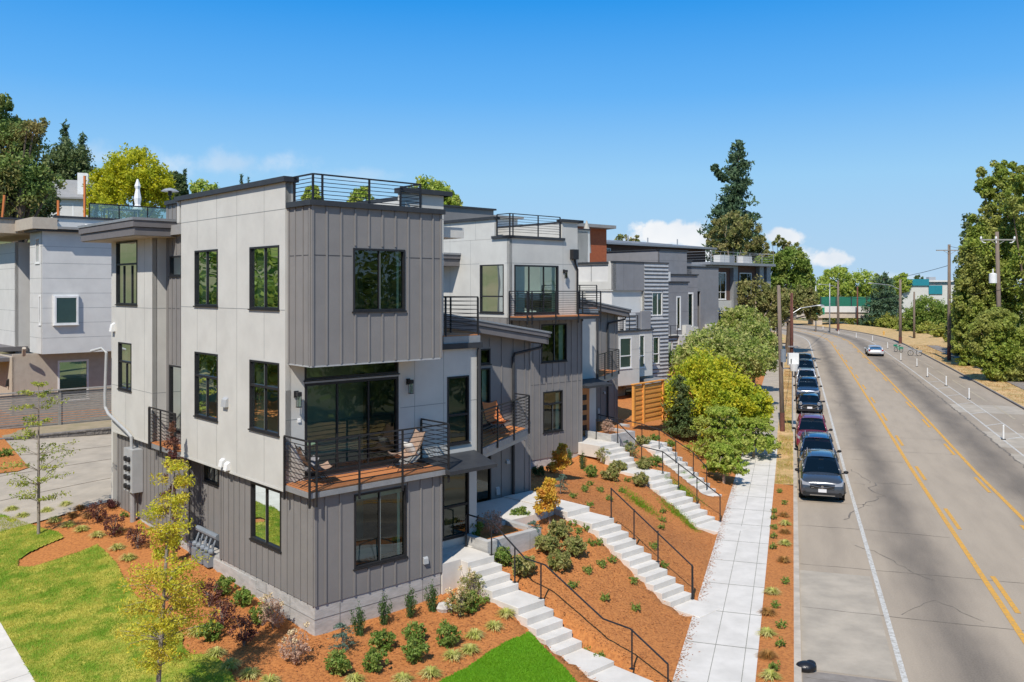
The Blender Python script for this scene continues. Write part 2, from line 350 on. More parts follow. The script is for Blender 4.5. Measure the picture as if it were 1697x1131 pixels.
# ------------------------------------------------------------------ frames: building grid (u, w) and street (s, t)
TH = math.atan2((2440-CX), F); UX, UY = math.sin(TH), math.cos(TH)
AX, AY = (521-CX)/F*21, 21.0
ROT = math.atan2(UY, UX)
def G(u, w, z=0):            # building grid -> world (w grows into the lots, away from the street)
    return (AX+u*UX-w*UY, AY+u*UY+w*UX, z)
def toG(X, Y): dx, dy = X-AX, Y-AY; return dx*UX+dy*UY, -(dx*UY-dy*UX)
P0 = (3.79, 20.7); DS = (.3027, .9531); DT = (.9531, -.3027)
S1 = 125.0; RR = 170.0
def roadz(Y): return float(np.interp(Y, [-50, 45, 63, 95, 150, 400], [0, 0, .3, .6, .8, 1.0]))
def ST(s, t):
    if s <= S1: return (P0[0]+s*DS[0]+t*DT[0], P0[1]+s*DS[1]+t*DT[1])
    cx = P0[0]+S1*DS[0]-RR*DT[0]; cy = P0[1]+S1*DS[1]-RR*DT[1]; a = (s-S1)/RR
    return (cx+(RR+t)*(DT[0]*math.cos(a)+DS[0]*math.sin(a)), cy+(RR+t)*(DT[1]*math.cos(a)+DS[1]*math.sin(a)))
def toST(X, Y): dx, dy = X-P0[0], Y-P0[1]; return dx*DS[0]+dy*DS[1], dx*DT[0]+dy*DT[1]

CP = [(0, 0, .93), (3.83, 0, 1.05), (4.4, .6, 1.08), (4.4, 2.2, .95), (4.4, 3.5, .6), (4.4, 5.4, .28), (0, -5.1, 1.24), (0, -7.6, 1.38), (-.3, -13.5, 1.62), (-2.5, -13.3, 1.3), (-5.2, -6.5, .7),
      (-5.4, -2.4, .6), (-4.1, 1.2, .55), (-2, 2, .7), (1, 3, .7), (2.5, 5, .38), (0, 5.5, .38), (5.6, .2, 1.42), (5.6, 1.5, 1.15), (5.7, 3, .8), (5.5, 5.3, .2), (7, -.8, 1.65), (8, -1.8, 1.8), (7.5, 1, 1.38),
      (7.5, 3, .72), (9.1, -1, 1.88), (9.1, 1, 1.42), (9.1, 2.5, .62), (10.8, -2.5, 1.98), (10.8, -.5, 1.74), (10.8, 1.2, 1.02), (10.8, 2.5, .42), (13, -5, 1.8), (16, -8.9, 1.42), (13, -8, 1.7), (15.3, -5, 1.5), (17, -3, .95),
      (16, -1, .25), (18, -5.6, 1.3), (19.5, -6, 1.5), (20.6, -9, 1.9), (20, -4, .9), (25, -12, 2.0), (24, -7.5, 1.1), (13, 0., .95), (14.3, -2.2, 1.05), (18, -8.6, 1.5), (3, -27, 1.75), (12, -27, 1.9), (-4, -27, 1.7), (-12, -15, 1.0), (-10, -5, .3),
      (-9, 4, .2), (-1, -20, 1.65), (-8, -22, 1.4), (30, -17, 2.0), (30, -30, 2.2), (20, -30, 2.1), (-12, -27, 1.6), (-5, -36, 2.2), (5, -38, 2.2), (15, -40, 2.2), (-18, -20, 1.0), (-15, -35, 2.0), (-20, -8, .3)]
for k in range(-6, 40, 3): CP.append((k, 9.42-.571*k, .1)); CP.append((k+1.1, 9.42-.571*k+1.9, .1))
CPa = np.array(CP)
# the flights of steps: (u0, u1, treads as (v start, v end, top)), the ground is cut away beneath them
def flight(first, spec):
    out = list(first); v, z = out[-1][1], out[-1][2]
    for (n, rise, run) in spec:
        for _ in range(n): z -= rise; out.append((v, v+run, z)); v += run
    return out
FL1 = flight([(-1.05, .32, 1.85)], [(3, .175, .33), (1, .175, .99), (4, .175, .33), (1, .175, 1.05), (1, .1, 1.2)])
FL2 = flight([(-3.7, -1.95, 2.13), (-1.95, -.85, 2.13), (-.85, .2, 1.96)], [(10, .164, .30), (1, .16, 1.0)])
FL3 = flight([(-9.9, -7.55, 2.25)], [(4, .17, .31), (1, .17, 1.8), (7, .165, .42), (1, .1, 1.6)])
FL4 = [(-10.0, -8.3, 1.75)]+[(-8.3+.42*k, -8.3+.42*k+.42, 1.75-.155*k) for k in range(11)]
CUTS = [(4.47, 5.42, FL1, 0, 0), (9.55, 10.6, FL2, 0, 0), (18.65, 20.0, FL3, -.234, -7.55), (22.6, 23.9, FL4, -.38, -8.3)]
def _phi(r): return np.where(r > 1e-9, r*r*np.log(np.maximum(r, 1e-9)), 0)
def _solve():
    n = len(CPa); K = _phi(np.hypot(CPa[:, None, 0]-CPa[None, :, 0], CPa[:, None, 1]-CPa[None, :, 1])) + np.eye(n)*.02
    Pm = np.c_[np.ones(n), CPa[:, :2]]; A_ = np.zeros((n+3, n+3)); A_[:n, :n] = K; A_[:n, n:] = Pm; A_[n:, :n] = Pm.T
    return np.linalg.solve(A_, np.r_[CPa[:, 2], 0, 0, 0])
CW = _solve()
def hgt(X, Y):
    X = np.asarray(X, float); Y = np.asarray(Y, float); sh = X.shape; X = X.ravel(); Y = Y.ravel()
    dx, dy = X-AX, Y-AY; u = dx*UX+dy*UY; v = dx*UY-dy*UX
    K = _phi(np.hypot(u[:, None]-CPa[None, :, 0], v[:, None]-CPa[None, :, 1])); n = len(CPa)
    tps = K@CW[:n]+CW[n]+CW[n+1]*u+CW[n+2]*v
    px, py = X-P0[0], Y-P0[1]; s = px*DS[0]+py*DS[1]; t = px*DT[0]+py*DT[1]
    rz = np.interp(Y, [-50, 45, 63, 95, 150, 400], [0, 0, .3, .6, .8, 1.0])
    gen = np.interp(t, [-600, -300, -90, -52, -25, -6, -4, -1.5, 0, 400], [34, 32, 17.5, 2.8, 2.2, 1.8, 1.3, .5, .1, .1])+rz
    ws = np.clip((36-s)/8, 0, 1)*np.clip((s+22)/6, 0, 1)*np.clip((t+36)/8, 0, 1)
    ws = ws*ws*(3-2*ws)
    z = gen*(1-ws)+tps*ws
    z = np.maximum(z, rz+.02)
    for (u0, u1, fl, k, vk) in CUTS:
        uu = u-k*np.maximum(0, v-vk)
        for (a, b, zt) in fl:
            m_ = (uu > u0-.13) & (uu < u1+.13) & (v > a-.2) & (v < b+.2); z = np.where(m_, np.minimum(z, zt-.13), z)
    z = np.where(t > -.02, rz+.1, z)
    return z.reshape(sh)
def hz(X, Y): return float(hgt(np.array([X]), np.array([Y]))[0])
def on_ground(x, y, surf=None):     # where the photo ray through (x, y) meets the ground
    z = .8
    for _ in range(40):
        D = (H-z)*F/(y-HY); X = (x-CX)/F*D; zn = hz(X, D) if surf is None else surf(X, D); z = z*.5+zn*.5
    return X, D, z
# ------------------------------------------------------------------ ground, road, pavements
def grid_sheet(name, xs, ys, fn, matname, dz=0.0):
    XX, YY = np.meshgrid(xs, ys); ZZ = fn(XX, YY)+dz; V = np.c_[XX.ravel(), YY.ravel(), ZZ.ravel()]
    nx, ny = len(xs), len(ys); i = np.arange(nx-1)[None, :]+np.arange(ny-1)[:, None]*nx; i = i.ravel()
    Q = np.c_[i, i+1, i+nx+1, i+nx]; o = bpy.data.objects.new(name, np_mesh(name, V, Q, matname)); C.objects.link(o)
    o.data.polygons.foreach_set('use_smooth', [True]*len(Q)); return tag(o, kind='structure')
def far_fn(X, Y):
    z = hgt(X.ravel(), Y.ravel()).reshape(X.shape)
    px, py = X-P0[0], Y-P0[1]; s = px*DS[0]+py*DS[1]; t = px*DT[0]+py*DT[1]
    near = (s > -30) & (s < 78) & (t > -44) & (t < 3.2)
    z = np.where(near, z-1.2, z)
    z = np.where((t > -2) & (t < 28), np.minimum(z, roadz(60)-.35+np.interp(Y, [0, 60, 150, 900], [-.3, 0, .3, .5])), z)
    z = np.where((s > S1-15) & (t < 28) & (t > -60), z-.6, z)
    return z
xs = np.r_[np.linspace(-900, -130, 20), np.arange(-120, 120, 3.0), np.linspace(130, 900, 20)]
ys = np.r_[np.linspace(-400, -25, 14), np.arange(-20, 260, 3.0), np.linspace(275, 1500, 26)]
grid_sheet('ground', xs, ys, far_fn, 'ground')

def st_sheet(name, s_arr, t_arr, zf, matname, kind='structure', uv=False, parent=None):
    V = []; UV = []
    for s in s_arr:
        for t in t_arr:
            x, y = ST(s, t); V.append((x, y, zf(s, t, x, y))); UV.append((t, s))
    n = len(t_arr); Q = np.array([(i*n+j, i*n+j+1, (i+1)*n+j+1, (i+1)*n+j) for i in range(len(s_arr)-1) for j in range(n-1)])
    me = np_mesh(name, np.array(V), Q, matname)
    if uv:
        l = me.uv_layers.new(name='UVMap'); UVa = np.array(UV, dtype=np.float32); l.data.foreach_set('uv', UVa[Q.ravel()].ravel())
    me.polygons.foreach_set('use_smooth', [True]*len(Q))
    o = bpy.data.objects.new(name, me); C.objects.link(o)
    if parent: o.parent = parent
    if kind: tag(o, kind=kind)
    return o
rz_ = lambda dz: (lambda s, t, x, y: roadz(y)+dz)
SR = np.r_[np.arange(-24, 125, 2.0), np.arange(125, 330, 4.0)]
road = st_sheet('road', SR, np.r_[2.83, np.linspace(4, 18, 8), 18.93], rz_(0), 'asphalt', uv=True)
# planting bed / terraces: one fine sheet left of the pavement
g_s = np.arange(-28, 76, .22); g_t = np.r_[np.arange(-42, -14, .5), np.linspace(-14, 0.03, 71)]
def bed_z():
    S_, T_ = np.meshgrid(g_s, g_t, indexing='ij'); X = P0[0]+S_*DS[0]+T_*DT[0]; Y = P0[1]+S_*DS[1]+T_*DT[1]
    Z = np.concatenate([hgt(X[i:i+60], Y[i:i+60]) for i in range(0, len(X), 60)])
    Z += np.where(T_ < -.15, RNG.normal(0, .012, Z.shape), 0)
    n = len(g_t); i = np.arange(n-1)[None, :]+np.arange(len(g_s)-1)[:, None]*n; i = i.ravel()
    Q = np.c_[i, i+n, i+n+1, i+1]; me = np_mesh('bark_mulch', np.c_[X.ravel(), Y.ravel(), Z.ravel()], Q, 'mulch'); me.polygons.foreach_set('use_smooth', [True]*len(Q))
    o = bpy.data.objects.new('bark_mulch', me); C.objects.link(o); tag(o, kind='structure')
bed_z()
# pavement slabs, cast panel by panel with scored joints
sw = MB(); s = -22.0
while s < 30.9:
    L_ = 2.42
    for (a, b) in ((0.0, .775), (.79, 1.515), (1.53, 1.83)):
        p = [ST(s+.018, a), ST(s+.018, b), ST(s+L_-.018, b), ST(s+L_-.018, a)]
        z = [roadz(q[1])+.14 for q in p]
        sw.hexa([(q[0], q[1], zz-.25) for q, zz in zip(p, z)]+[(q[0], q[1], zz) for q, zz in zip(p, z)])
    s += L_
pv = sw.build('pavement', 'concrete_new'); tag(pv, kind='structure')
jn = MB(); s = -22.0
while s < 31:
    a, b = ST(s, 0.0), ST(s, 1.83); jn.bar((a[0], a[1], roadz(a[1])+.1405), (b[0], b[1], roadz(b[1])+.1405), .03, .004); s += L_
for t_ in (.782, 1.522):
    for k in range(22): a, b = ST(-22+k*2.42, t_), ST(-22+k*2.42+2.38, t_); jn.bar((a[0], a[1], roadz(a[1])+.1402), (b[0], b[1], roadz(b[1])+.1402), .016, .004)
tag(jn.build('pavement_joint', 'joint'), kind='structure')
st_sheet('pavement_joint', np.arange(-22, 31, 1.0), [0.004, 1.826], rz_(.125), 'board_line')
old = MB(); s = 31.0
while s < 120:
    p = [ST(s+.02, 0), ST(s+.02, 1.75), ST(s+2.98, 1.75), ST(s+2.98, 0)]; z = [roadz(q[1])+.115 for q in p]
    old.hexa([(q[0], q[1], zz-.2) for q, zz in zip(p, z)]+[(q[0], q[1], zz) for q, zz in zip(p, z)]); s += 3.0
p = [ST(34.5, 1.8), ST(34.5, 2.64), ST(37.6, 2.64), ST(37.6, 1.8)]
old.hexa([(q[0], q[1], 0) for q in p]+[(q[0], q[1], .14) for q in p])
tag(old.build('old_pavement', 'patch_light'), kind='structure')
st_sheet('planting_strip', np.arange(-24, 22.2, .3), [1.83, 2.1, 2.4, 2.69], lambda s, t, x, y: .11+.015*math.sin(s*3+t*5), 'mulch')
st_sheet('dry_verge', np.r_[np.arange(22.2, 124, 1.0)], [1.75, 2.1, 2.4, 2.69], lambda s, t, x, y: roadz(y)+.125+.01*math.sin(s*2+t*5), 'dry_grass')
kb = MB()
def kerb(t0, t1, s0, s1, step, mb, h):
    s = s0
    while s < s1:
        p = [ST(s+.01, t0), ST(s+.01, t1), ST(s+step-.01, t1), ST(s+step-.01, t0)]
        mb.hexa([(q[0], q[1], roadz(q[1])-.2) for q in p]+[(q[0], q[1], roadz(q[1])+h) for q in p]); s += step
kerb(2.68, 2.85, -24, 124, 3.0, kb, .14)
tag(kb.build('kerb', 'concrete'), kind='structure')
kb2 = MB(); kerb(18.9, 19.05, -24, 320, 4.0, kb2, .13); tag(kb2.build('far_kerb', 'patch_dark'), kind='structure')
st_sheet('far_verge', np.r_[np.arange(-24, 330, 3.0)], [19.04, 20, 21.5, 23, 25, 28], lambda s, t, x, y: roadz(y)+.12+.25*max(0, t-24)/4, 'dry_grass')
st_sheet('far_path', np.r_[np.arange(-24, 125, 3.0)], [21.6, 23.2], lambda s, t, x, y: roadz(y)+.16, 'patch_dark')
# left side of the road beyond the houses
st_sheet('left_verge', np.arange(124, 330, 4.0), [-8, -4, 0, 2.84], lambda s, t, x, y: roadz(y)+.08, 'dry_grass')
# paint
def line(name, t0, t1, s0, s1, matname, dz=.008, dash=None):
    if dash:
        on, off = dash; s = s0; V = []; Q = []
        while s < s1:
            k = max(2, int(on/2)+1)
            for i in range(k):
                a = s+on*i/k; b = s+on*(i+1)/k; n = len(V)
                for (q, tt) in ((a, t0), (a, t1), (b, t1), (b, t0)):
                    x, y = ST(q, tt); V.append((x, y, roadz(y)+dz))
                Q.append((n, n+1, n+2, n+3))
            s += on+off
        o = bpy.data.objects.new(name, np_mesh(name, np.array(V), np.array(Q), matname)); C.objects.link(o)
    else: o = st_sheet(name, np.r_[np.arange(s0, min(s1, 125), 2.0), np.arange(max(125, s0), s1, 4.0)] if s1 > 125 else np.arange(s0, s1+.01, 2.0), [t0, t1], rz_(dz), matname, kind=None)
    return tag(o, kind='structure')
line('white_edge_line', 5.10, 5.24, 1.6, 260, 'white_paint')
line('yellow_line', 8.36, 8.53, -24, 320, 'yellow_paint')
line('yellow_dashes', 8.68, 8.83, -20.2, 250, 'yellow_paint', dash=(3.4, 5.8))
line('yellow_line', 11.36, 11.53, -24, 320, 'yellow_paint')
line('yellow_dashes', 11.08, 11.23, -22.2, 250, 'yellow_paint', dash=(3.4, 5.8))
line('white_lane_line', 14.68, 14.80, -24, 250, 'white_paint')
line('white_lane_line', 16.0, 16.09, -24, 80, 'white_paint')
for k in range(16):
    s0 = -8+k*5.2; V = [ST(s0, 14.8), ST(s0+1.3, 16.0), ST(s0+1.5, 16.0), ST(s0+.2, 14.8)]
    m_ = MB().poly([(q[0], q[1], roadz(q[1])+.008) for q in V]); tag(m_.build('buffer_mark', 'white_paint'), kind='structure')
line('tan_line', 17.15, 17.32, 20, 120, 'tan_paint', dash=(7, 2.2))
def flat(name, pts, matname, dz=.004, kind='structure'):
    mb = MB().poly([(x, y, roadz(y)+dz) for x, y in pts]); return tag(mb.build(name, matname), kind=kind)
# repaired panels
flat('road_patch', [ST(1.7, 2.87), ST(1.7, 5.0), ST(9.6, 5.02), ST(9.6, 2.87)], 'patch_light')
flat('road_patch', [ST(-10, 2.87), ST(-10, 5.6), ST(1.6, 5.5), ST(1.6, 2.87)], 'patch_dark')
for k, (a, b, mt) in enumerate([(14.9, 4.3, 'patch_dark'), (19.5, 4.2, 'patch_light'), (24, 4.5, 'patch_dark'), (30, 4.4, 'patch_light'), (36.2, 5.5, 'patch_light'), (50, 4.5, 'patch_light')]):
    flat('road_patch', [ST(a, 14.1), ST(a, 18.85), ST(a+b, 18.85), ST(a+b, 14.1)], mt, .0045)
# utility survey tick
tk = ST(13.1, 10.1); tk2 = ST(13.1, 10.9)
mm = MB(); mm.bar((tk[0], tk[1], .01), (tk2[0], tk2[1], .01), .05, .004); a_ = ST(13.1, 10.5); b_ = ST(12.75, 10.5); mm.bar((a_[0], a_[1], .012), (b_[0], b_[1], .012), .05, .004); tag(mm.build('survey_mark', 'white_paint'), kind='structure')
# cracks and joints: thin irregular tarred strips
def crack(pts, wdt=.03, name='road_crack', seed=0, amp=.08):
    r = random.Random(seed); P_ = []
    for (a, b) in zip(pts[:-1], pts[1:]):
        n = max(2, int(math.dist(a, b)/.35))
        for i in range(n):
            f = i/n; P_.append((a[0]+(b[0]-a[0])*f+r.uniform(-amp, amp), a[1]+(b[1]-a[1])*f+r.uniform(-amp, amp)))
    P_.append(pts[-1]); V = []; Q = []
    for i, (s_, t_) in enumerate(P_):
        j = min(i+1, len(P_)-1); k = max(i-1, 0); dx, dy = P_[j][0]-P_[k][0], P_[j][1]-P_[k][1]; l = math.hypot(dx, dy) or 1
        ww = wdt*r.uniform(.3, 1.0)/2
        for sg in (-1, 1):
            x, y = ST(s_+sg*ww*dy/l, t_-sg*ww*dx/l); V.append((x, y, roadz(y)+.0062))
    for i in range(len(P_)-1): Q.append((2*i, 2*i+1, 2*i+3, 2*i+2))
    o = bpy.data.objects.new(name, np_mesh(name, np.array(V), np.array(Q), 'tar')); C.objects.link(o); tag(o, kind='structure')
rr = random.Random(3)
for k, s in enumerate([-9, -4.3, 1.2, 6.1, 10.3, 15.4, 19.5, 24.0, 30.2, 33, 37.5, 42, 47.6, 55, 62, 70, 80]):
    crack([(s, 2.9), (s+rr.uniform(-.2, .2), 5.5), (s+rr.uniform(-.2, .2), 8.2+rr.choice([-2.3, 0, 0, 3]))], .035, seed=k, amp=.025)
crack([(24.6, 7.9), (24.4, 6.4), (23.2, 6.0), (21.6, 6.5), (20.3, 5.8), (19.2, 5.4), (18.4, 5.0), (16.8, 4.6)], .08, seed=40, amp=.16)
crack([(24.3, 6.2), (25.6, 5.9), (27.4, 5.5)], .05, seed=41, amp=.12)
crack([(13.1, 4.9), (12.0, 5.8), (10.6, 6.3), (9.8, 6.9)], .05, seed=42, amp=.12)
crack([(45.6, 6.4), (43.8, 6.9), (41.5, 6.6), (39.9, 6.9)], .06, seed=43, amp=.12)
crack([(54, 5.8), (52, 6.2), (50.6, 6.0)], .05, seed=44, amp=.1)
crack([(-10, 14.05), (20, 14.1), (50, 14.05), (95, 14.1)], .16, seed=45, amp=.08)
crack([(10, 15.6), (13, 16.2), (17, 17.4)], .05, seed=46)
crack([(6.3, 5.6), (7.9, 6.6), (6.4, 7.7)], .03, seed=47)
# cross-street pavement, bottom left
def cross():
    mb = MB(); a = on_ground(0, 1034); b = on_ground(57, 1131)
    d = Vector((b[0]-a[0], b[1]-a[1], 0)).normalized(); nrm = Vector((-d.y, d.x, 0))
    if nrm.x > 0: nrm = -nrm
    o0 = Vector((a[0], a[1], 0)); ln = -18
    while ln < 14:
        q = [o0+d*(ln+.01), o0+d*(ln+1.79), o0+d*(ln+1.79)+nrm*1.8, o0+d*(ln+.01)+nrm*1.8]
        z = .03+max(hz(p.x, p.y) for p in q)
        mb.hexa([(p.x, p.y, hz(p.x, p.y)-.2) for p in q]+[(p.x, p.y, hz(p.x, p.y)+.05) for p in q]); ln += 1.8
    tag(mb.build('side_pavement', 'concrete_new'), kind='structure')
cross()

# driveway slab and bank behind unit one
def draped(name, poly_uw, matname, dz, step=.6, kind='structure'):
    """grid-aligned convex quad draped on the ground"""
    (u0, w0), (u1, w1) = poly_uw; us = np.arange(u0, u1+.01, step); ws = np.arange(w0, w1+.01, step)
    UU, WW = np.meshgrid(us, ws); X = AX+UU*UX-WW*UY; Y = AY+UU*UY+WW*UX; Z = hgt(X, Y)+dz
    n = len(us); i = (np.arange(n-1)[None, :]+np.arange(len(ws)-1)[:, None]*n).ravel()
    o = bpy.data.objects.new(name, np_mesh(name, np.c_[X.ravel(), Y.ravel(), Z.ravel()], np.c_[i, i+1, i+n+1, i+n], matname)); C.objects.link(o); return tag(o, kind=kind)
draped('driveway', ((-9, 14.0), (14, 27.8)), 'patch_light', .05)
dj = MB()
for w_ in (17.5, 21.5, 25):
    for k in range(22):
        a, b = G(-9+k, w_), G(-8+k, w_); dj.bar((a[0], a[1], hz(a[0], a[1])+.056), (b[0], b[1], hz(b[0], b[1])+.056), .035, .01)
tag(dj.build('driveway_joint', 'tar'), kind='structure')

bx_ = [on_ground(*p) for p in ((-40, 715), (0, 722), (20, 745), (48, 778), (30, 784), (-40, 792))]
tag(MB().poly([(p[0], p[1], p[2]+.08) for p in bx_]).build('side_bed', 'mulch'), kind='structure')
# lawns: draped cells inside an outline traced on the ground, plus real blades
def inside(px, py, poly):
    r = np.zeros(px.shape, bool); n = len(poly); j = n-1
    for i in range(n):
        xi, yi = poly[i]; xj, yj = poly[j]
        c = ((yi > py) != (yj > py)) & (px < (xj-xi)*(py-yi)/(yj-yi+1e-12)+xi); r ^= c; j = i
    return r
def lawn(name, pxs, matname, blade_mat, nblades, extra=(), blade=(.035, .07)):
    poly = [on_ground(x, y)[:2] for x, y in pxs]+list(extra)
    pa = np.array(poly); x0, y0 = pa.min(0); x1, y1 = pa.max(0); st = .06
    xs = np.arange(x0, x1, st); ys = np.arange(y0, y1, st); XX, YY = np.meshgrid(xs, ys)
    keep = inside(XX+st/2, YY+st/2, poly)
    Z = np.concatenate([hgt(XX[i:i+40], YY[i:i+40]) for i in range(0, len(XX), 40)])+.05
    nx = len(xs); idx = np.arange(XX.size).reshape(XX.shape); sel = keep[:-1, :-1]
    Q = np.c_[idx[:-1, :-1][sel], idx[:-1, 1:][sel], idx[1:, 1:][sel], idx[1:, :-1][sel]]
    used, inv = np.unique(Q, return_inverse=True); V = np.c_[XX.ravel(), YY.ravel(), Z.ravel()][used]
    o = bpy.data.objects.new(name, np_mesh(name, V, inv.reshape(Q.shape), matname)); C.objects.link(o); o.data.polygons.foreach_set('use_smooth', [True]*len(Q)); tag(o, kind='structure')
    bx = RNG.uniform(x0, x1, nblades*3); by = RNG.uniform(y0, y1, nblades*3); k = inside(bx, by, poly); bx, by = bx[k][:nblades], by[k][:nblades]
    bz = np.concatenate([hgt(bx[i:i+20000], by[i:i+20000]) for i in range(0, len(bx), 20000)])+.045
    n = len(bx); h = RNG.uniform(*blade, n); a = RNG.uniform(0, 2*np.pi, n); wd = .006; ln = RNG.normal(0, .4, (n, 2))*h[:, None]
    p0 = np.c_[bx-np.cos(a)*wd, by-np.sin(a)*wd, bz]; p1 = np.c_[bx+np.cos(a)*wd, by+np.sin(a)*wd, bz]; p2 = np.c_[bx+ln[:, 0], by+ln[:, 1], bz+h]
    V = np.stack([p0, p1, p2], 1).reshape(-1, 3); o = bpy.data.objects.new('grass', np_mesh('grass', V, np.arange(3*n).reshape(-1, 3), blade_mat)); C.objects.link(o); tag(o, kind='stuff')
left_px = [(0, 854), (22, 861), (40, 868), (71, 878), (96, 884), (106, 893), (78, 905), (50, 917), (30, 930), (29, 941), (50, 943), (71, 937), (100, 928), (133, 917), (161, 905), (176, 918), (192, 935), (203, 957), (225, 990), (252, 1012), (279, 1037), (304, 1055), (301, 1072), (315, 1088), (345, 1087), (366, 1098), (382, 1118), (398, 1150), (405, 1230), (108, 1230), (57, 1131), (0, 1034), (-60, 930), (-60, 840)]
lawn('lawn', left_px, 'lawn', 'leaf_lawn', 130000)
right_px = [(878, 1050), (862, 1058), (846, 1063), (814, 1081), (775, 1109), (732, 1131), (690, 1160), (680, 1230), (1010, 1230), (965, 1145), (937, 1111)]
lawn('green_lawn', right_px, 'lawn_green', 'leaf_turf', 50000, blade=(.03, .055))
# loose bark chips over the bed
def chips(n):
    s = RNG.uniform(-8, 16, n); t = RNG.uniform(-14, -.1, n); X = P0[0]+s*DS[0]+t*DT[0]; Y = P0[1]+s*DS[1]+t*DT[1]
    k = (Y > 12); X, Y = X[k], Y[k]; n = len(X); Z = np.concatenate([hgt(X[i:i+20000], Y[i:i+20000]) for i in range(0, n, 20000)])+.014
    a = RNG.uniform(0, 2*np.pi, n); L = RNG.uniform(.008, .024, n); W = L*RNG.uniform(.25, .5, n); tz = RNG.normal(0, .35, n)
    d = np.c_[np.cos(a)*L, np.sin(a)*L, tz*L]; e = np.c_[-np.sin(a)*W, np.cos(a)*W, RNG.normal(0, .3, n)*W]; c = np.c_[X, Y, Z]
    V = np.stack([c-d-e, c+d-e, c+d+e, c-d+e], 1).reshape(-1, 3)
    o = bpy.data.objects.new('bark_chips', np_mesh('bark_chips', V, np.arange(4*n).reshape(-1, 4), 'mulch_chip')); C.objects.link(o); tag(o, kind='stuff')
chips(90000)
def litter(n):
    s = RNG.uniform(-3, 22, n); t = np.abs(RNG.normal(0, .12, n)); X = P0[0]+s*DS[0]+t*DT[0]; Y = P0[1]+s*DS[1]+t*DT[1]; Z = np.full(n, .146)
    a = RNG.uniform(0, 2*np.pi, n); L = RNG.uniform(.01, .03, n); d = np.c_[np.cos(a)*L, np.sin(a)*L, np.zeros(n)]; e = np.c_[-np.sin(a)*L*.4, np.cos(a)*L*.4, np.zeros(n)]; c = np.c_[X, Y, Z]
    V = np.stack([c-d-e, c+d-e, c+d+e, c-d+e], 1).reshape(-1, 3); o = bpy.data.objects.new('bark_litter', np_mesh('bark_litter', V, np.arange(4*n).reshape(-1, 4), 'mulch_chip')); C.objects.link(o); tag(o, kind='stuff')
litter(1500)

# ------------------------------------------------------------------ house parts (building frame: x = u, y = w, z)
FR = 'R'; FL = 'L'
def P3(face, c, a, z, out=0.0):      # out = towards the viewer, away from the wall
    return (a, c-out, z) if face == 'R' else (c-out, a, z)
def wall(mb, face, c, a0, a1, z0, z1, holes=(), t=.16, m=0, mr=None):
    mr = m if mr is None else mr
    A_ = sorted({a0, a1, *[h[0] for h in holes if a0 < h[0] < a1], *[h[1] for h in holes if a0 < h[1] < a1]}); Z_ = sorted({z0, z1, *[h[2] for h in holes if z0 < h[2] < z1], *[h[3] for h in holes if z0 < h[3] < z1]})
    for i in range(len(A_)-1):
        for j in range(len(Z_)-1):
            am, zm = (A_[i]+A_[i+1])/2, (Z_[j]+Z_[j+1])/2
            if any(h[0] < am < h[1] and h[2] < zm < h[3] for h in holes): continue
            for o_, mm_ in ((0, m), (-t, mr)):
                mb.poly([P3(face, c, A_[i], Z_[j], o_), P3(face, c, A_[i+1], Z_[j], o_), P3(face, c, A_[i+1], Z_[j+1], o_), P3(face, c, A_[i], Z_[j+1], o_)], mm_)
    for (h0, h1, k0, k1) in list(holes)+[(a0, a1, z0, z1)]:
        e = [(h0, k0, h1, k0), (h1, k0, h1, k1), (h1, k1, h0, k1), (h0, k1, h0, k0)]
        for (p, q, r, s_) in e: mb.poly([P3(face, c, p, q, 0), P3(face, c, r, s_, 0), P3(face, c, r, s_, -t), P3(face, c, p, q, -t)], mr)
def fbox(mb, face, c, a0, a1, z0, z1, o0, o1, m=0):
    p, q = P3(face, c, a0, z0, o0), P3(face, c, a1, z1, o1); mb.box(*p, *q, m)
def clear(a, z0, z1, holes, pad=.04):     # z-spans of a vertical strip at a that avoid the holes
    sp = [(z0, z1)]
    for h in holes:
        if h[0]-pad < a < h[1]+pad:
            n = []
            for (p, q) in sp:
                if h[3]+pad <= p or h[2]-pad >= q: n.append((p, q)); continue
                if h[2]-pad > p: n.append((p, h[2]-pad))
                if h[3]+pad < q: n.append((h[3]+pad, q))
            sp = n
    return [s for s in sp if s[1]-s[0] > .05]
def hspans(z, a0, a1, holes, pad=.04):
    sp = [(a0, a1)]
    for h in holes:
        if h[2]-pad < z < h[3]+pad:
            n = []
            for (p, q) in sp:
                if h[1]+pad <= p or h[0]-pad >= q: n.append((p, q)); continue
                if h[0]-pad > p: n.append((p, h[0]-pad))
                if h[1]+pad < q: n.append((h[1]+pad, q))
            sp = n
    return [s for s in sp if s[1]-s[0] > .05]
def batten_wall(root, face, c, a0, a1, z0, z1, holes=(), seams=(), sp=.405, first=.2, main='gray_siding', seam='gray_dark_seam', trim=True):
    mb = MB(); wall(mb, face, c, a0, a1, z0, z1, holes, mr=0)
    a = a0+first
    while a < a1-.05:
        for (p, q) in clear(a, z0+.01, z1-.01, holes, .06): fbox(mb, face, c, a-.022, a+.022, p, q, .002, .024)
        a += sp
    if trim:
        for q in (a0, a1-.06):
            fbox(mb, face, c, q, q+.06, z0, z1, .003, .027)
    for z in seams:
        for (p, q) in hspans(z, a0+.07, a1-.07, holes): fbox(mb, face, c, p, q, z-.008, z+.008, .001, .006, 1)
    return mb.build('wall', [main, seam], root)
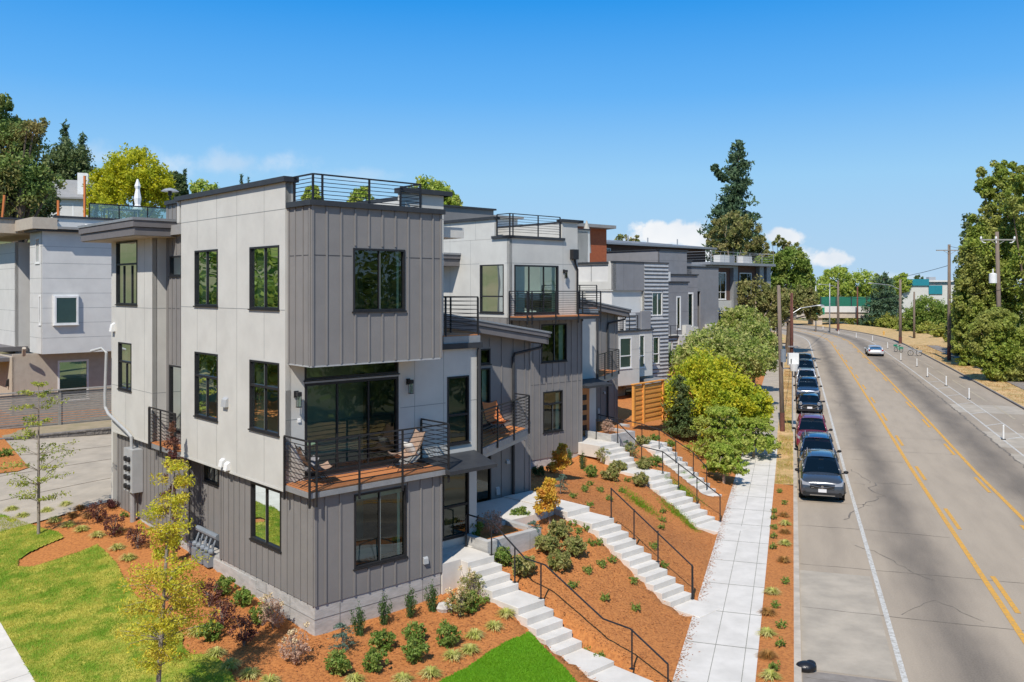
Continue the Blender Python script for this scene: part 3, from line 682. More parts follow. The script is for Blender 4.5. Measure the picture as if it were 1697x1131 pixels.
def panel_wall(root, face, c, a0, a1, z0, z1, holes=(), vs=(), hs=(), main='white_panel', seam='white_seam', t=.16, corner=True):
    mb = MB(); wall(mb, face, c, a0, a1, z0, z1, holes, t=t)
    for a in vs:
        for (p, q) in clear(a, z0+.01, z1-.01, holes, .06): fbox(mb, face, c, a-.005, a+.005, p, q, .0005, .003, 1)
    for z in hs:
        for (p, q) in hspans(z, a0+.01, a1-.01, holes, .06): fbox(mb, face, c, p, q, z-.007, z+.007, .0005, .0035, 1)
    return mb.build('wall', [main, seam], root)
def lap_wall(root, face, c, a0, a1, z0, z1, holes=(), main='silver_siding', sp=.27):
    mb = MB(); wall(mb, face, c, a0, a1, z0, z1, holes)
    z = z0
    while z < z1-.02:
        zt = min(z+sp, z1)
        for (p, q) in hspans(z+sp/2, a0, a1, holes, .05):
            A_, B_, C_, D_ = P3(face, c, p, z, .055), P3(face, c, q, z, .055), P3(face, c, q, zt, .004), P3(face, c, p, zt, .004)
            mb.poly([A_, B_, C_, D_]); mb.poly([P3(face, c, p, z, .003), P3(face, c, q, z, .003), B_, A_], 1); fbox(mb, face, c, p, q, z, z+sp*.24, .04, .058, 1)  # dark underside and strip paint in the shade of each lap
        z += sp
    return mb.build('wall', [main, 'lap_shade'], root)
def window(root, face, c, a0, a1, z0, z1, mull=(), trans=(), frame='black_metal', inner='vinyl', fw=.05, curtain=None, glassm='window_glass', deep=.045, proud=.018, name='window'):
    mb = MB()
    for (p, q, r, s_) in ((a0, a1, z1-fw, z1), (a0, a1, z0, z0+fw), (a0, a0+fw, z0+fw, z1-fw), (a1-fw, a1, z0+fw, z1-fw)):
        fbox(mb, face, c, p, q, r, s_, -deep-.03, proud)
    fbox(mb, face, c, a0-.03, a1+.03, z0-.035, z0-.002, .002, proud+.03)
    for a in mull:
        lo, hi = (z0+fw, z1-fw)
        if isinstance(a, tuple): a, lo, hi = a
        fbox(mb, face, c, a-.016, a+.010, lo, hi, -deep-.02, -.01, 0); fbox(mb, face, c, a+.011, a+.03, lo, hi, -deep-.015, -.012, 1)
    for z in trans: fbox(mb, face, c, a0+fw, a1-fw, z-.03, z+.03, -deep-.02, .012)
    fr = mb.build(name, [frame, inner], root)
    g = MB(); e_ = fw*.5; g.poly([P3(face, c, a0+e_, z0+e_, -deep), P3(face, c, a1-e_, z0+e_, -deep), P3(face, c, a1-e_, z1-e_, -deep), P3(face, c, a0+e_, z1-e_, -deep)]); g.build('pane', glassm, fr)
    if curtain:
        for (q0, q1) in curtain:
            k = MB(); n = max(3, int((q1-q0)/.045)); d = .02
            for i in range(n):
                b0, b1 = q0+(q1-q0)*i/n, q0+(q1-q0)*(i+1)/n; o0 = -deep-.14-(d if i % 2 else -d); o1 = -deep-.14+(d if i % 2 else -d)
                k.poly([P3(face, c, b0, z0+.02, o0), P3(face, c, b1, z0+.02, o1), P3(face, c, b1, z1-.03, o1), P3(face, c, b0, z1-.03, o0)])
            k.build('curtain', 'curtain', fr)
    return fr
def railing(root, pts, zt, zb, post_z=None, n=9, posts=(), r=.009, name='railing', matname='black_metal', ext=.0):
    """pts: (u, w) corners of the rail; posts at corners + extra fractional positions per segment"""
    mb = MB(); zb_p = post_z if post_z is not None else zb-.1
    for i in range(len(pts)-1):
        a, b = pts[i], pts[i+1]; mb.bar((*a, zt), (*b, zt), .045, .035)
        for k in range(n): z = zb+(zt-zb)*(k+.3)/(n+.3); mb.bar((*a, z), (*b, z), .016, .016)
        for f in (posts[i] if i < len(posts) else ()):
            q = (a[0]+(b[0]-a[0])*f, a[1]+(b[1]-a[1])*f); mb.bar((*q, zb_p), (*q, zt-.02), .042, .042)
    for q in pts: mb.bar((*q, zb_p), (*q, zt-.015), .045, .045)
    return mb.build(name, matname, root)
def cap(root, pts, z, w_=.36, h=.11, matname='dark_trim', name='parapet_cap'):
    mb = MB()
    for (a, b) in pts:
        x0, x1 = sorted((a[0], b[0])); y0, y1 = sorted((a[1], b[1])); mb.box(x0, y0, z, x1, y1, z+h)
    return mb.build(name, matname, root)
def sconce(root, face, c, a, z, s=1.0):
    mb = MB(); fbox(mb, face, c, a-.06, a+.06, z-.02, z+.14, .002, .03); fbox(mb, face, c, a-.02, a+.02, z+.08, z+.11, .03, .13)
    fbox(mb, face, c, a-.055, a+.055, z+.02, z+.12, .09, .20)
    for da in (-.05, .04):
        for o in (.095, .185): fbox(mb, face, c, a+da, a+da+.01, z-.24, z+.02, o, o+.01)
    fbox(mb, face, c, a-.055, a+.055, z-.26, z-.24, .09, .20)
    s_ = mb.build('wall_lamp', 'black_metal', root)
    g = MB(); fbox(g, face, c, a-.035, a+.035, z-.235, z+.015, .11, .18); g.build('lamp_glass', 'glass_clear', s_)
def downspout(root, pts, r=.045, matname='dark_trim'):
    MB().tube(pts, r, 8).build('downspout', matname, root)
def vent(root, face, c, a, z, w_=.2, h=.22, o=.1, matname='white_trim'):
    mb = MB(); p = [P3(face, c, a-w_/2, z, .002), P3(face, c, a+w_/2, z, .002), P3(face, c, a+w_/2, z, o), P3(face, c, a-w_/2, z, o), P3(face, c, a-w_/2, z+h, .002), P3(face, c, a+w_/2, z+h, .002), P3(face, c, a+w_/2, z+h*.75, o*.7), P3(face, c, a-w_/2, z+h*.75, o*.7)]
    mb.hexa(p).build('vent', matname, root)
# ------------------------------------------------------------------ townhouse nearest the camera
def townhouse_root(label, u, w, z=0):
    x, y, zz = G(u, w, z); return thing('townhouse', label, 'house', (x, y, zz), ROT)
def rooms(root, u0, u1, w0, w1, floors, roof, t=.1, cores=()):
    mb = MB()
    for z in floors: mb.box(u0+.17, w0+.17, z-.22, u1-.17, w1-.17, z, 1)
    mb.box(u0+.17, w0+.17, roof-.3, u1-.17, w1-.17, roof)
    for (a, b, c_, d, z0, z1) in cores: mb.box(a, b, z0, c_, d, z1, 0)
    return mb.build('interior', ['interior_wall', 'interior_floor'], root)
def slider(root, face, c, a0, a1, z0, z1, n=3, curtain=None):
    step = (a1-a0)/n
    return window(root, face, c, a0, a1, z0, z1, mull=[a0+step*k for k in range(1, n)], fw=.07, curtain=curtain, name='sliding_door', inner='black_metal')

def rear_wing(T, dz=0.0, far=False):
    """white stair tower, small top deck, shed roofed grey wing with its slanted balcony"""
    # tower and the wall running back from the slider recess
    hA = [(4.89, 5.69, 4.77+dz, 6.71+dz), (4.72, 5.69, 2.12+dz, 3.98+dz)]
    hB = [] if far else [(.36, 3.2, 4.52, 7.3)]
    if far: hA = []
    panel_wall(T, 'R', 1.1, 3.83 if far else -.165, 5.99, 4.3+dz, 7.5+dz, hA[:1]+hB, vs=[] if far else [3.75, 4.76], hs=[] if far else [5.98])
    panel_wall(T, 'R', 1.1, 3.83, 5.99, 1.8+dz, 4.3+dz, hA[1:])
    if not far: window(T, 'R', 1.1, *hA[0], trans=[5.6+dz]); window(T, 'R', 1.1, *hA[1], trans=[3.0+dz])
    panel_wall(T, 'L', 5.82, 1.27, 3.9, 1.6+dz, 7.5+dz)          # far side of the tower
    if not far:
        window(T, 'R', 1.1, .36, 3.2, 6.93, 7.36, fw=.05)
        slider(T, 'R', 1.1, .36, 3.2, 4.52, 6.85, 3, curtain=None)
        MB().box(.36, 1.07, 6.85, 3.2, 1.2, 6.93).build('transom_bar', 'metal_flashing', T)
        sconce(T, 'R', 1.1, .12, 6.55); sconce(T, 'R', 1.1, 3.52, 6.62)
        vent(T, 'R', 1.1, .2, 5.9, .08, .1, .03)
    # little roof terrace on the tower
    MB().box(4.62, .98, 7.5+dz, 6.12, 3.9, 7.66+dz).build('terrace_edge', 'dark_trim', T)
    MB().box(4.70, 1.02, 7.66+dz, 6.06, 3.9, 7.86+dz).build('terrace_fascia', 'metal_flashing', T)
    MB().box(4.72, 1.04, 7.865+dz, 6.04, 3.85, 7.89+dz).build('balcony_deck', 'cedar_deck', T)
    railing(T, [(4.8, 3.6), (4.8, 1.06), (6.0, 1.06), (6.0, 3.6)], 8.98+dz, 7.98+dz, 7.75+dz, 8, posts=[(.5,), (), (.5,)])
    # grey wing
    hC = [(8.35, 8.97, 4.6+dz, 6.55+dz), (8.35, 8.97, 6.68+dz, 7.2+dz), (8.3, 9.0, 1.9+dz, 4.0+dz)]
    batten_wall(T, 'R', 3.9, 5.99, 10.85, 1.55+dz, 7.55+dz, hC, seams=[4.25+dz], sp=.55)
    mb = MB(); mb.poly([(5.99, 3.9, 7.55+dz), (10.85, 3.9, 7.55+dz), (10.85, 3.9, 7.6+dz), (5.99, 3.9, 8.2+dz)]); mb.build('wall', 'gray_siding', T)
    window(T, 'R', 3.9, *hC[0], curtain=[(8.74, 8.93)], name='balcony_door'); window(T, 'R', 3.9, *hC[1]); window(T, 'R', 3.9, *hC[2], curtain=[(8.34, 8.55)] if far else None)
    batten_wall(T, 'L', 10.68, 4.07, 13.6, 1.5+dz, 7.6+dz, trim=False)
    # shed roof: thick layered fascia along the street edge, falling away from the camera
    def zr(u): return 8.62+dz-(u-5.4)*.158
    for (m_, z0, z1, o, nm) in (('fascia', -.42, -.2, 0, 'fascia_board'), ('fascia', -.185, -.05, -.05, 'fascia_board'), ('metal_flashing', -.05, .012, -.08, 'roof_edge')):
        mb = MB(); u0, u1 = 5.4, 11.26
        mb.hexa([(u0, 3.4+o, zr(u0)+z0), (u1-o, 3.4+o, zr(u1)+z0), (u1-o, 3.5+o, zr(u1)+z0), (u0, 3.5+o, zr(u0)+z0), (u0, 3.4+o, zr(u0)+z1), (u1-o, 3.4+o, zr(u1)+z1), (u1-o, 3.5+o, zr(u1)+z1), (u0, 3.5+o, zr(u0)+z1)])
        mb.hexa([(u1-.1-o, 3.4+o, zr(u1)+z0+.002), (u1-o+.003, 3.4+o, zr(u1)+z0+.002), (u1-o+.003, 9.0, zr(u1)+z0+.002), (u1-.1-o, 9.0, zr(u1)+z0+.002)]+[(u1-.1-o, 3.4+o, zr(u1)+z1-.002), (u1-o+.003, 3.4+o, zr(u1)+z1-.002), (u1-o+.003, 9.0, zr(u1)+z1-.002), (u1-.1-o, 9.0, zr(u1)+z1-.002)])
        mb.build(nm, m_, T)
    mb = MB(); u0, u1 = 5.4, 11.16; mb.hexa([(u0, 3.5, zr(u0)-.4), (u1, 3.5, zr(u1)-.4), (u1, 9, zr(u1)-.4), (u0, 9, zr(u0)-.4), (u0, 3.5, zr(u0)-.02), (u1, 3.5, zr(u1)-.02), (u1, 9, zr(u1)-.02), (u0, 9, zr(u0)-.02)]); mb.build('roof', ['roof_gray'], T)
    downspout(T, [(11.1, 3.55, zr(11.1)-.42), (11.1, 3.6, zr(11.1)-.56), (10.02, 3.8, 6.98+dz), (9.98, 3.83, 6.85+dz), (9.98, 3.83, 1.7+dz)], .05)
    downspout(T, [(6.02, 1.02, 7.5+dz), (6.02, 1.02, 4.3+dz)], .05)
    # slanted balcony between tower and wing
    A_, B_, Cc, Dd = (6.08, 1.18), (9.95, 3.1), (9.95, 3.9), (6.08, 3.9)
    for (nm, mt, z0, z1, o) in (('balcony_slab', 'soffit', 4.14, 4.26, 0), ('balcony_edge', 'metal_flashing', 4.26, 4.46, .02), ('balcony_deck', 'cedar_deck', 4.465, 4.49, -.05)):
        q = [(A_[0], A_[1]-o), (B_[0]+o, B_[1]-o), (Cc[0]+o, Cc[1]), (Dd[0], Dd[1])]
        MB().hexa([(*p, z0+dz) for p in q]+[(*p, z1+dz) for p in q]).build(nm, mt, T)
    railing(T, [(6.12, 1.15), (10.0, 3.07), (10.0, 3.86)], 5.6+dz, 4.62+dz, 4.3+dz, 9, posts=[(.05, .34, .67), ()])
    # entrance canopy
    mb = MB(); z = 4.28+dz
    mb.hexa([(3.84, -.35, z), (5.5, -.35, z), (5.9, 1.09, z+.12), (3.84, 1.09, z+.12), (3.84, -.35, z+.1), (5.5, -.35, z+.1), (5.9, 1.09, z+.24), (3.84, 1.09, z+.24)]); mb.build('canopy', 'dark_trim', T)
    # entrance recess: dark jamb and side post
    MB().box(3.85, 1.04, 1.86+dz, 4.05, 1.12, 4.3+dz).build('door_jamb', 'metal_flashing', T)
    MB().box(4.12, 1.02, 1.86+dz, 4.2, 1.1, 4.3+dz).build('door_jamb', 'black_metal', T)
    MB().box(6.0, 1.6, 1.5+dz, 6.1, 3.85, 4.2+dz).build('wall', 'white_panel', T)
    vent(T, 'R', 3.9, 9.3, 2.2+dz, .16, .26, .05, 'meter_gray')
    vent(T, 'R', 3.9, 9.75, 3.2+dz, .14, .14, .08, 'meter_gray')

T1 = townhouse_root('nearest townhouse, white panels over dark grey board siding with cedar balcony', 0, 0)
# --- white wall facing left
hW = [(4.92, 6.46, 8.73, 10.32), (1.40, 2.99, 8.70, 10.30), (4.92, 6.46, 5.55, 7.40), (1.40, 2.99, 5.57, 7.37)]
panel_wall(T1, 'L', -.17, 1.1, 7.46, 4.27, 11.84, hW, vs=[2.2, 3.75, 5.0, 6.3], hs=[11.18, 8.69, 7.36][:2])
MB().box(-.185, 1.09, 4.22, 0, 7.47, 4.268).build('trim_board', 'white_panel', T1)
CUR = {0: [(5.95, 6.40), (5.0, 5.15)], 1: [(2.5, 2.94), (1.48, 1.7)], 2: [(6.0, 6.40)], 3: [(2.45, 2.94), (1.48, 1.62)]}
for i, h in enumerate(hW):
    window(T1, 'L', -.17, *h, mull=[((h[0]+h[1])/2, h[2]+.05, h[3]-.05 if i < 2 or i == 3 else 6.7)], trans=[6.72] if i >= 2 else (), curtain=CUR[i])
panel_wall(T1, 'R', 1.1, -.165, .12, 11.18, 11.84, t=.2); panel_wall(T1, 'R', 1.1, 3.3, 4.76, 7.52, 11.84, vs=[4.0], hs=[11.18])
panel_wall(T1, 'L', 4.55, 1.32, 7.46, 7.9, 11.84, t=.2); panel_wall(T1, 'R', 7.6, -.16, 4.9, 11.2, 11.84, t=.2)
cap(T1, [((-.27, .98), (.14, 7.75)), ((4.56, .98), (4.98, 7.75)), ((3.25, .97), (4.98, 1.36)), ((-.2, 7.4), (4.9, 7.72))], 11.84, h=.13)
MB().box(-.1, 1.15, 11.05, 4.8, 7.5, 11.18).build('roof', 'roof_gray', T1)
# --- grey cantilevered box
hB = [(1.07, 2.63, 8.66, 10.22)]
batten_wall(T1, 'R', 0, -.08, 3.83, 7.38, 11.2, hB, seams=[10.02], first=.41, sp=.40)
batten_wall(T1, 'L', -.08, 0.03, 1.1, 7.38, 11.2, seams=[10.02], first=.36, sp=.37)
mb = MB(); mb.box(3.66, .01, 7.38, 3.81, 1.1, 11.2).build('wall', 'gray_siding', T1)
MB().box(-.09, -.012, 7.345, 3.84, 1.1, 7.38).build('soffit', 'meter_gray', T1)
cap(T1, [((-.16, -.08), (3.9, 1.09))], 11.2, h=.13)
window(T1, 'R', 0, *hB[0], mull=[1.85], curtain=[(2.48, 2.58)])
railing(T1, [(.02, 1.0), (.02, .1), (3.2, .1), (3.2, 1.0)], 11.96, 11.36, 11.33, 6, posts=[(), (.08, .5), ()])
# --- lower grey storey
hG = [(1.10, 2.67, 2.32, 4.15)]
batten_wall(T1, 'R', 0, 0, 3.83, 1.66, 4.27, hG, first=.30, sp=.405)
window(T1, 'R', 0, *hG[0], mull=[1.86], curtain=[(2.5, 2.62)])
hL = [(1.62, 3.27, 2.62, 4.12)]
batten_wall(T1, 'L', 0, 0.03, 5.13, 1.66, 4.27, hL, first=.30, sp=.33)
window(T1, 'L', 0, *hL[0], mull=[2.45], curtain=[(2.85, 3.22)])
batten_wall(T1, 'L', 3.66, .17, 1.1, 1.6, 4.27, trim=False)
# recess with the small high window
hR = [(6.2, 7.2, 3.45, 3.98)]
batten_wall(T1, 'L', .43, 5.13, 7.5, 1.64, 4.27, hR, sp=.4); window(T1, 'L', .43, *hR[0])
MB().box(.0, 5.13, 1.64, .45, 5.2, 4.27).build('wall', 'gray_siding', T1)
batten_wall(T1, 'R', 7.49, 0, .43, 1.64, 4.27, sp=.6)
batten_wall(T1, 'L', 0, 7.49, 13.38, 1.64, 4.33, sp=.33)
# --- rear tower with its own roof
hT = [(11.03, 13.0, 8.69, 10.82), (11.56, 12.80, 5.81, 7.40)]
panel_wall(T1, 'L', -.17, 9.75, 13.42, 4.31, 10.98, hT, vs=[10.4, 12.1], hs=[8.6, 5.9])
MB().box(-.185, 9.74, 4.26, 0, 13.43, 4.308).build('trim_board', 'white_panel', T1)
window(T1, 'L', -.17, *hT[0], mull=[(11.6, 8.74, 10.0), (12.35, 8.74, 10.0)], trans=[10.05], curtain=[(12.5, 12.95)])
window(T1, 'L', -.17, *hT[1], mull=[(12.1, 5.86, 6.7)], trans=[6.75], curtain=[(12.4, 12.75)])
panel_wall(T1, 'R', 9.75, -.165, .31, 4.33, 10.98, hs=[8.6, 5.9])
hD = [(8.55, 9.55, 4.75, 6.80), (8.55, 9.5, 9.62, 10.26)]
batten_wall(T1, 'L', .3, 7.46, 9.75, 4.3, 11.9, hD, seams=[8.6], sp=.33)
cap(T1, [((.2, 7.5), (.6, 9.72))], 11.9, h=.12)
window(T1, 'L', .3, *hD[0], curtain=[(9.0, 9.35)], name='balcony_door'); window(T1, 'L', .3, *hD[1], curtain=[(9.1, 9.45)])
MB().box(-.24, 7.55, 4.2, .3, 9.74, 4.33).build('balcony_slab', 'metal_flashing', T1); MB().box(-.22, 7.58, 4.335, .29, 9.72, 4.37).build('balcony_deck', 'cedar_deck', T1)
railing(T1, [(-.28, 9.72), (-.28, 7.62)], 5.48, 4.5, 4.15, 9, posts=[(.04, .45, .96)])
for (m_, z0, z1, o, nm) in (('fascia', 10.86, 11.1, 0, 'fascia_board'), ('fascia', 11.115, 11.32, .05, 'fascia_board'), ('metal_flashing', 11.32, 11.4, .08, 'roof_edge')):
    MB().box(-1.0-o, 8.95-o, z0, .9, 14.1+o, z1).build(nm, m_, T1)
MB().box(-.95, 9.0, 10.84, .85, 14.05, 10.858).build('soffit', 'soffit', T1)
# closing walls at the back
panel_wall(T1, 'R', 13.56, -.1, 10.9, 1.5, 11.0); panel_wall(T1, 'L', 6.1, 3.9, 13.5, 7.4, 8.0)
MB().box(.1, 7.5, 10.9, 4.9, 13.5, 11.2).build('roof', 'roof_gray', T1); MB().box(4.7, 7.5, 7.8, 4.9, 13.5, 11.0).build('wall', 'white_panel', T1)
rooms(T1, .35, 5.9, 1.2, 13.5, [4.35, 7.5], 11.0, cores=[(3.9, 4.2, 4.1, 13, 1.6, 11), (.3, 8.0, 4, 8.1, 1.6, 10.9), (.3, 3.9, 3.8, 4.05, 1.6, 7.5)])
rooms(T1, 5.9, 10.9, 3.9, 13.5, [1.75, 4.45], 7.6, cores=[(6.2, 7.4, 10.7, 7.5, 1.6, 7.5)])
rooms(T1, 0, 3.83, 0, 5.1, [1.75], 4.25); MB().box(.2, .2, 7.4, 3.7, 2.0, 7.5).build('interior', 'interior_floor', T1)
# bed and sofa glimpsed through the panes
mb = MB(); mb.box(.5, 1.9, 4.36, 2.6, 3.4, 4.85).box(.6, 2.0, 4.85, 2.5, 3.2, 5.05, 1).build('interior', ['slate_panel', 'pale_panel'], T1)
mb = MB(); mb.box(1.0, .8, 1.76, 3.0, 2.6, 2.2).box(1.1, .9, 2.2, 2.9, 1.5, 2.45, 1).build('interior', ['tan_fabric', 'pale_panel'], T1)
# foundation with board marks
mb = MB(); mb.box(.02, .02, .3, 3.8, 5.1, 1.66).box(.03, 5.2, .8, .5, 13.4, 1.64).box(.45, 7.5, .8, 1, 13.4, 1.64)
for z in (1.33,): mb.box(.012, .012, z, 3.81, 5.11, z+.012, 1)
for a in (1.2, 2.45, 3.7): mb.box(.011, a, .7, .03, a+.012, 1.6, 1); mb.box(a-.5, .011, .7, a-.488, .03, 1.6, 1)
mb.build('foundation', ['foundation', 'board_line'], T1)
MB().box(0, 3.0, .9, 10.8, 13.4, 1.55).box(3.83, 3.9, .9, 10.8, 13, 1.55).build('foundation', 'foundation', T1)
rear_wing(T1)
# cedar balcony over the lower storey
MB().box(-.2, -.14, 4.275, 3.92, 1.1, 4.4).build('balcony_edge', 'metal_flashing', T1); MB().box(-.16, -.1, 4.405, 3.88, 1.09, 4.44).build('balcony_deck', 'cedar_deck', T1)
mb = MB()
for k in range(8): mb.box(-.155, -.09+k*.148, 4.441, 3.875, -.086+k*.148, 4.4425)
mb.build('deck_gap', 'board_line', T1)
railing(T1, [(-.22, 1.05), (-.22, -.16), (3.94, -.16), (3.94, 1.05)], 5.62, 4.52, 4.06, 9, posts=[(), (.045, .33, .64), ()])
# wall fittings: meters, conduit, vents, gas meters
mt = MB(); mt.box(-.36, 10.95, 2.55, -.02, 11.75, 3.95); mt.build('meter_box', 'meter_gray', T1)
ml = MB()
for k in range(4):
    z = 3.62-k*.3
    for w_ in (11.2, 11.5): ml.tube([(-.36, w_, z), (-.43, w_, z)], .085, 10)
ml.build('meter_dial', 'dark_plastic', T1)
MB().tube([(-.2, 11.35, 1.35), (-.2, 11.35, 2.6)], .09, 10).build('conduit', 'galv', T1)
MB().tube([(-.25, 11.3, 3.9), (-.27, 11.3, 4.35), (-.34, 11.5, 4.5), (-.34, 13.3, 4.9), (-.34, 13.62, 5.1), (-.34, 13.65, 5.5), (-.3, 13.62, 7.0), (-.4, 13.8, 7.15), (-.7, 14.0, 7.05)], .05, 10, ).build('conduit', 'meter_gray', T1)
vent(T1, 'L', -.17, 4.55, 4.35, .2, .22, .12); vent(T1, 'L', -.17, 4.25, 4.3, .2, .22, .12)
vent(T1, 'L', -.17, 4.4, 6.0, .28, .26, .1, 'meter_gray'); vent(T1, 'L', -.17, 13.2, 7.75, .22, .3, .15)
vent(T1, 'R', 0, 3.28, 2.0, .14, .18, .07, 'meter_gray')
gm = MB(); gm.tube([(.1, 6.9, 2.15), (.1, 5.5, 2.15)], .085, 10).tube([(.14, 5.4, 1.3), (.14, 5.4, 2.75)], .04, 8)
rr = random.Random(5)
for k in range(5):
    w_ = 6.75-k*.28; gm.tube([(.1, w_, 2.1), (.0, w_, 1.85), (-.02, w_, 1.6)], .03, 6); gm.ball((-.05, w_, 1.75), (.09, .1, .09), 8)
for k in range(3): gm.box(-.16, 5.6+k*.42, 1.32, .12, 5.9+k*.42, 1.66); gm.tube([(-.02, 5.62+k*.42, 1.66), (-.02, 5.62+k*.42, 1.95)], .025, 6)
gm.build('gas_meter', 'blue_gray', T1)

# ------------------------------------------------------------------ second townhouse
T2 = townhouse_root('second townhouse, white top storey with sliding doors over grey boards', 14.42, 8.9)
def sh(h): return (h[0]-14.42, h[1]-14.42, *h[2:])
hU = [sh((14.7, 17.37, 8.15, 10.25))]
panel_wall(T2, 'R', 0, 0, 4.2, 8.0, 11.38, hU, vs=[.1, 3.25], hs=[10.32]); slider(T2, 'R', 0, *hU[0], 3, curtain=[(2.7, 2.9)])
panel_wall(T2, 'R', 0, 3.2, 4.2, 11.38, 12.22, t=.2)
hUL = [(.35, 1.9, 8.2, 10.27)]
panel_wall(T2, 'L', 0, .0, 6.8, 8.0, 11.38, hUL, vs=[.1, 2.55, 4.0, 5.4], hs=[10.32]); window(T2, 'L', 0, *hUL[0], trans=[8.9], curtain=[(.4, .6), (1.7, 1.85)])
panel_wall(T2, 'L', 0, .95, 6.8, 11.36, 12.22, vs=[2.2, 4.0], t=.2); panel_wall(T2, 'L', 3.98, .22, 6.8, 11.3, 12.22, t=.2); panel_wall(T2, 'R', 6.6, 0, 4.3, 11.3, 12.22)
cap(T2, [((-.1, -.1), (3.3, .3)), ((-.1, -.1), (.25, 1.05))], 11.38, h=.11)
cap(T2, [((3.12, -.1), (4.5, .28)), ((4.18, -.1), (4.5, 6.9)), ((-.1, .9), (.28, 6.9)), ((-.1, 6.5), (4.4, 6.9))], 12.22, h=.12)
MB().box(.05, .1, 11.2, 4.3, 6.6, 11.37).build('roof', 'roof_gray', T2)
railing(T2, [(.1, .9), (.1, .08), (3.15, .08)], 12.42, 11.62, 11.5, 7, posts=[(), (.06, .55)])
# roof access penthouse
mb = MB(); mb.box(-.1, 4.4, 12.2, 3.0, 7.2, 13.0); mb.build('wall', 'gray_siding', T2); cap(T2, [((-.2, 4.3), (3.1, 7.3))], 13.0, h=.08); window(T2, 'L', -.1, 4.7, 5.9, 12.3, 12.85)
# lower grey storeys
hG2 = [sh((16.31, 17.91, 6.0, 7.67)), sh((16.42, 17.64, 2.92, 4.71))]
batten_wall(T2, 'R', 0, 0, 4.5, 1.8, 7.98, hG2, seams=[5.05], sp=.40)
window(T2, 'R', 0, *hG2[0], mull=[2.7], curtain=[(3.15, 3.42)]); window(T2, 'R', 0, *hG2[1], mull=[(2.6, 2.97, 4.1)], trans=[4.15], curtain=[(2.95, 3.15)])
batten_wall(T2, 'L', 0, .0, 9, 1.6, 7.98, sp=.4); batten_wall(T2, 'L', 4.32, .18, 9, 1.6, 8)
panel_wall(T2, 'R', 9.0, 0, 4.5, 1.6, 11.4)
MB().box(.03, .03, .6, 4.48, 8.9, 1.8).build('foundation', 'foundation', T2)
# top storey deck
MB().box(-.05, -1.12, 7.9, 4.5, 0, 8.02).build('balcony_edge', 'dark_trim', T2); MB().box(0, -1.08, 8.025, 4.46, -.01, 8.06).build('balcony_deck', 'cedar_deck', T2)
railing(T2, [(-.05, -.05), (-.05, -1.15), (4.48, -1.15), (4.48, -.05)], 9.12, 8.12, 7.75, 10, posts=[(), (.06, .37, .68), ()])
sconce(T2, 'R', 0, 3.3, 9.95)
MB().box(3.7, -.22, 10.55, 4.05, -.002, 11.0).build('rain_head', 'black_metal', T2); downspout(T2, [(3.9, -.1, 10.6), (3.98, -.1, 10.3), (4.12, -.07, 10.1), (4.12, -.07, 8.1)], .05, 'black_metal')
# projecting roof stub on the left wall
for (z0, z1, o, m_) in ((9.7, 10.0, 0, 'fascia'), (10.02, 10.2, .06, 'fascia'), (10.2, 10.28, .1, 'metal_flashing')):
    MB().box(-.9-o, 3.3-o, z0+.55, -.002, 7.5, z1+.55).build('roof_edge', m_, T2)
rooms(T2, 0, 4.5, 0, 9, [4.8, 8.05], 11.3, cores=[(.2, 3.6, 4.3, 3.7, 1.8, 11.2)])
# its stair tower and wing repeat the first house's
W2 = thing('townhouse_wing', 'stair tower and slope roofed grey wing attached right of second townhouse', 'house', G(15.1, 8.9), ROT)
rear_wing(W2, .42, True)
MB().box(3.9, 3.0, .9, 10.8, 13.4, 1.97).box(3.86, 1.13, .9, 5.95, 3.95, 2.2).build('foundation', 'foundation', W2)
rooms(W2, 5.9, 10.9, 3.9, 13.5, [2.1, 4.8], 7.9)
# cedar front door of the second house with square lights
dr = MB(); dr.box(4.62, 1.03, 2.27, 5.45, 1.095, 4.5); do = dr.build('front_door', 'door_wood', W2)
for k in range(4): MB().box(4.85, 1.02, 2.5+k*.48, 5.25, 1.029, 2.76+k*.48).build('pane', 'dark_plastic', do)
MB().box(4.0, 1.1, 1.0, 5.9, 3.8, 2.2).build('foundation', 'foundation', W2)

# ------------------------------------------------------------------ stairs, porches, handrails
def steps(name, label, u0, u1, treads, zbase, mat_='concrete_new'):
    """treads: list of (v_start, v_end, z_top) going down towards the street (v = -w)"""
    v0 = treads[0][0]; t = thing(name, label, 'steps', G(u0, -v0, 0), ROT)
    mb = MB()
    for i, (a, b, z) in enumerate(treads):
        zb = min(zbase, z-.3) if not callable(zbase) else zbase(a, z)
        mb.box(0, v0-b, zb, u1-u0, v0-a, z)
    o = mb.build('stair_block', mat_, t)
    bm_w = o.modifiers.new('bev', 'BEVEL'); bm_w.width = .012; bm_w.segments = 2
    return t
steps('concrete_steps', 'nearest concrete steps from first porch down beside the green lawn', 4.47, 5.42, FL1, lambda a, z: z-.75)
pr_ = thing('porch_slab', 'concrete porch landing against the first townhouse wall', 'porch', G(3.84, 0, 0), ROT)
MB().box(0, -.02, .8, .62, 1.08, 1.87).box(.62, .7, .8, 2.2, 1.08, 1.855).build('slab', 'concrete_new', pr_)
steps('concrete_steps', 'middle concrete steps climbing the bark slope to a buried path', 9.55, 10.6, FL2, lambda a, z: z-.5)
def skew_steps(label, u0, wd, fl, k, vk):
    t = thing('concrete_steps', label, 'steps', G(u0, -fl[0][1], 0), ROT); mb = MB()
    for (a, b, z) in fl:
        du = k*max(0, a-vk); mb.box(du, -(b-fl[0][1]), z-.55, du+wd, -(a-fl[0][1]), z)
    o = mb.build('stair_block', 'concrete_new', t); m = o.modifiers.new('bev', 'BEVEL'); m.width = .012; m.segments = 2
skew_steps('third concrete steps from second townhouse door down between green grass', 18.65, 1.35, FL3, -.234, -7.55)
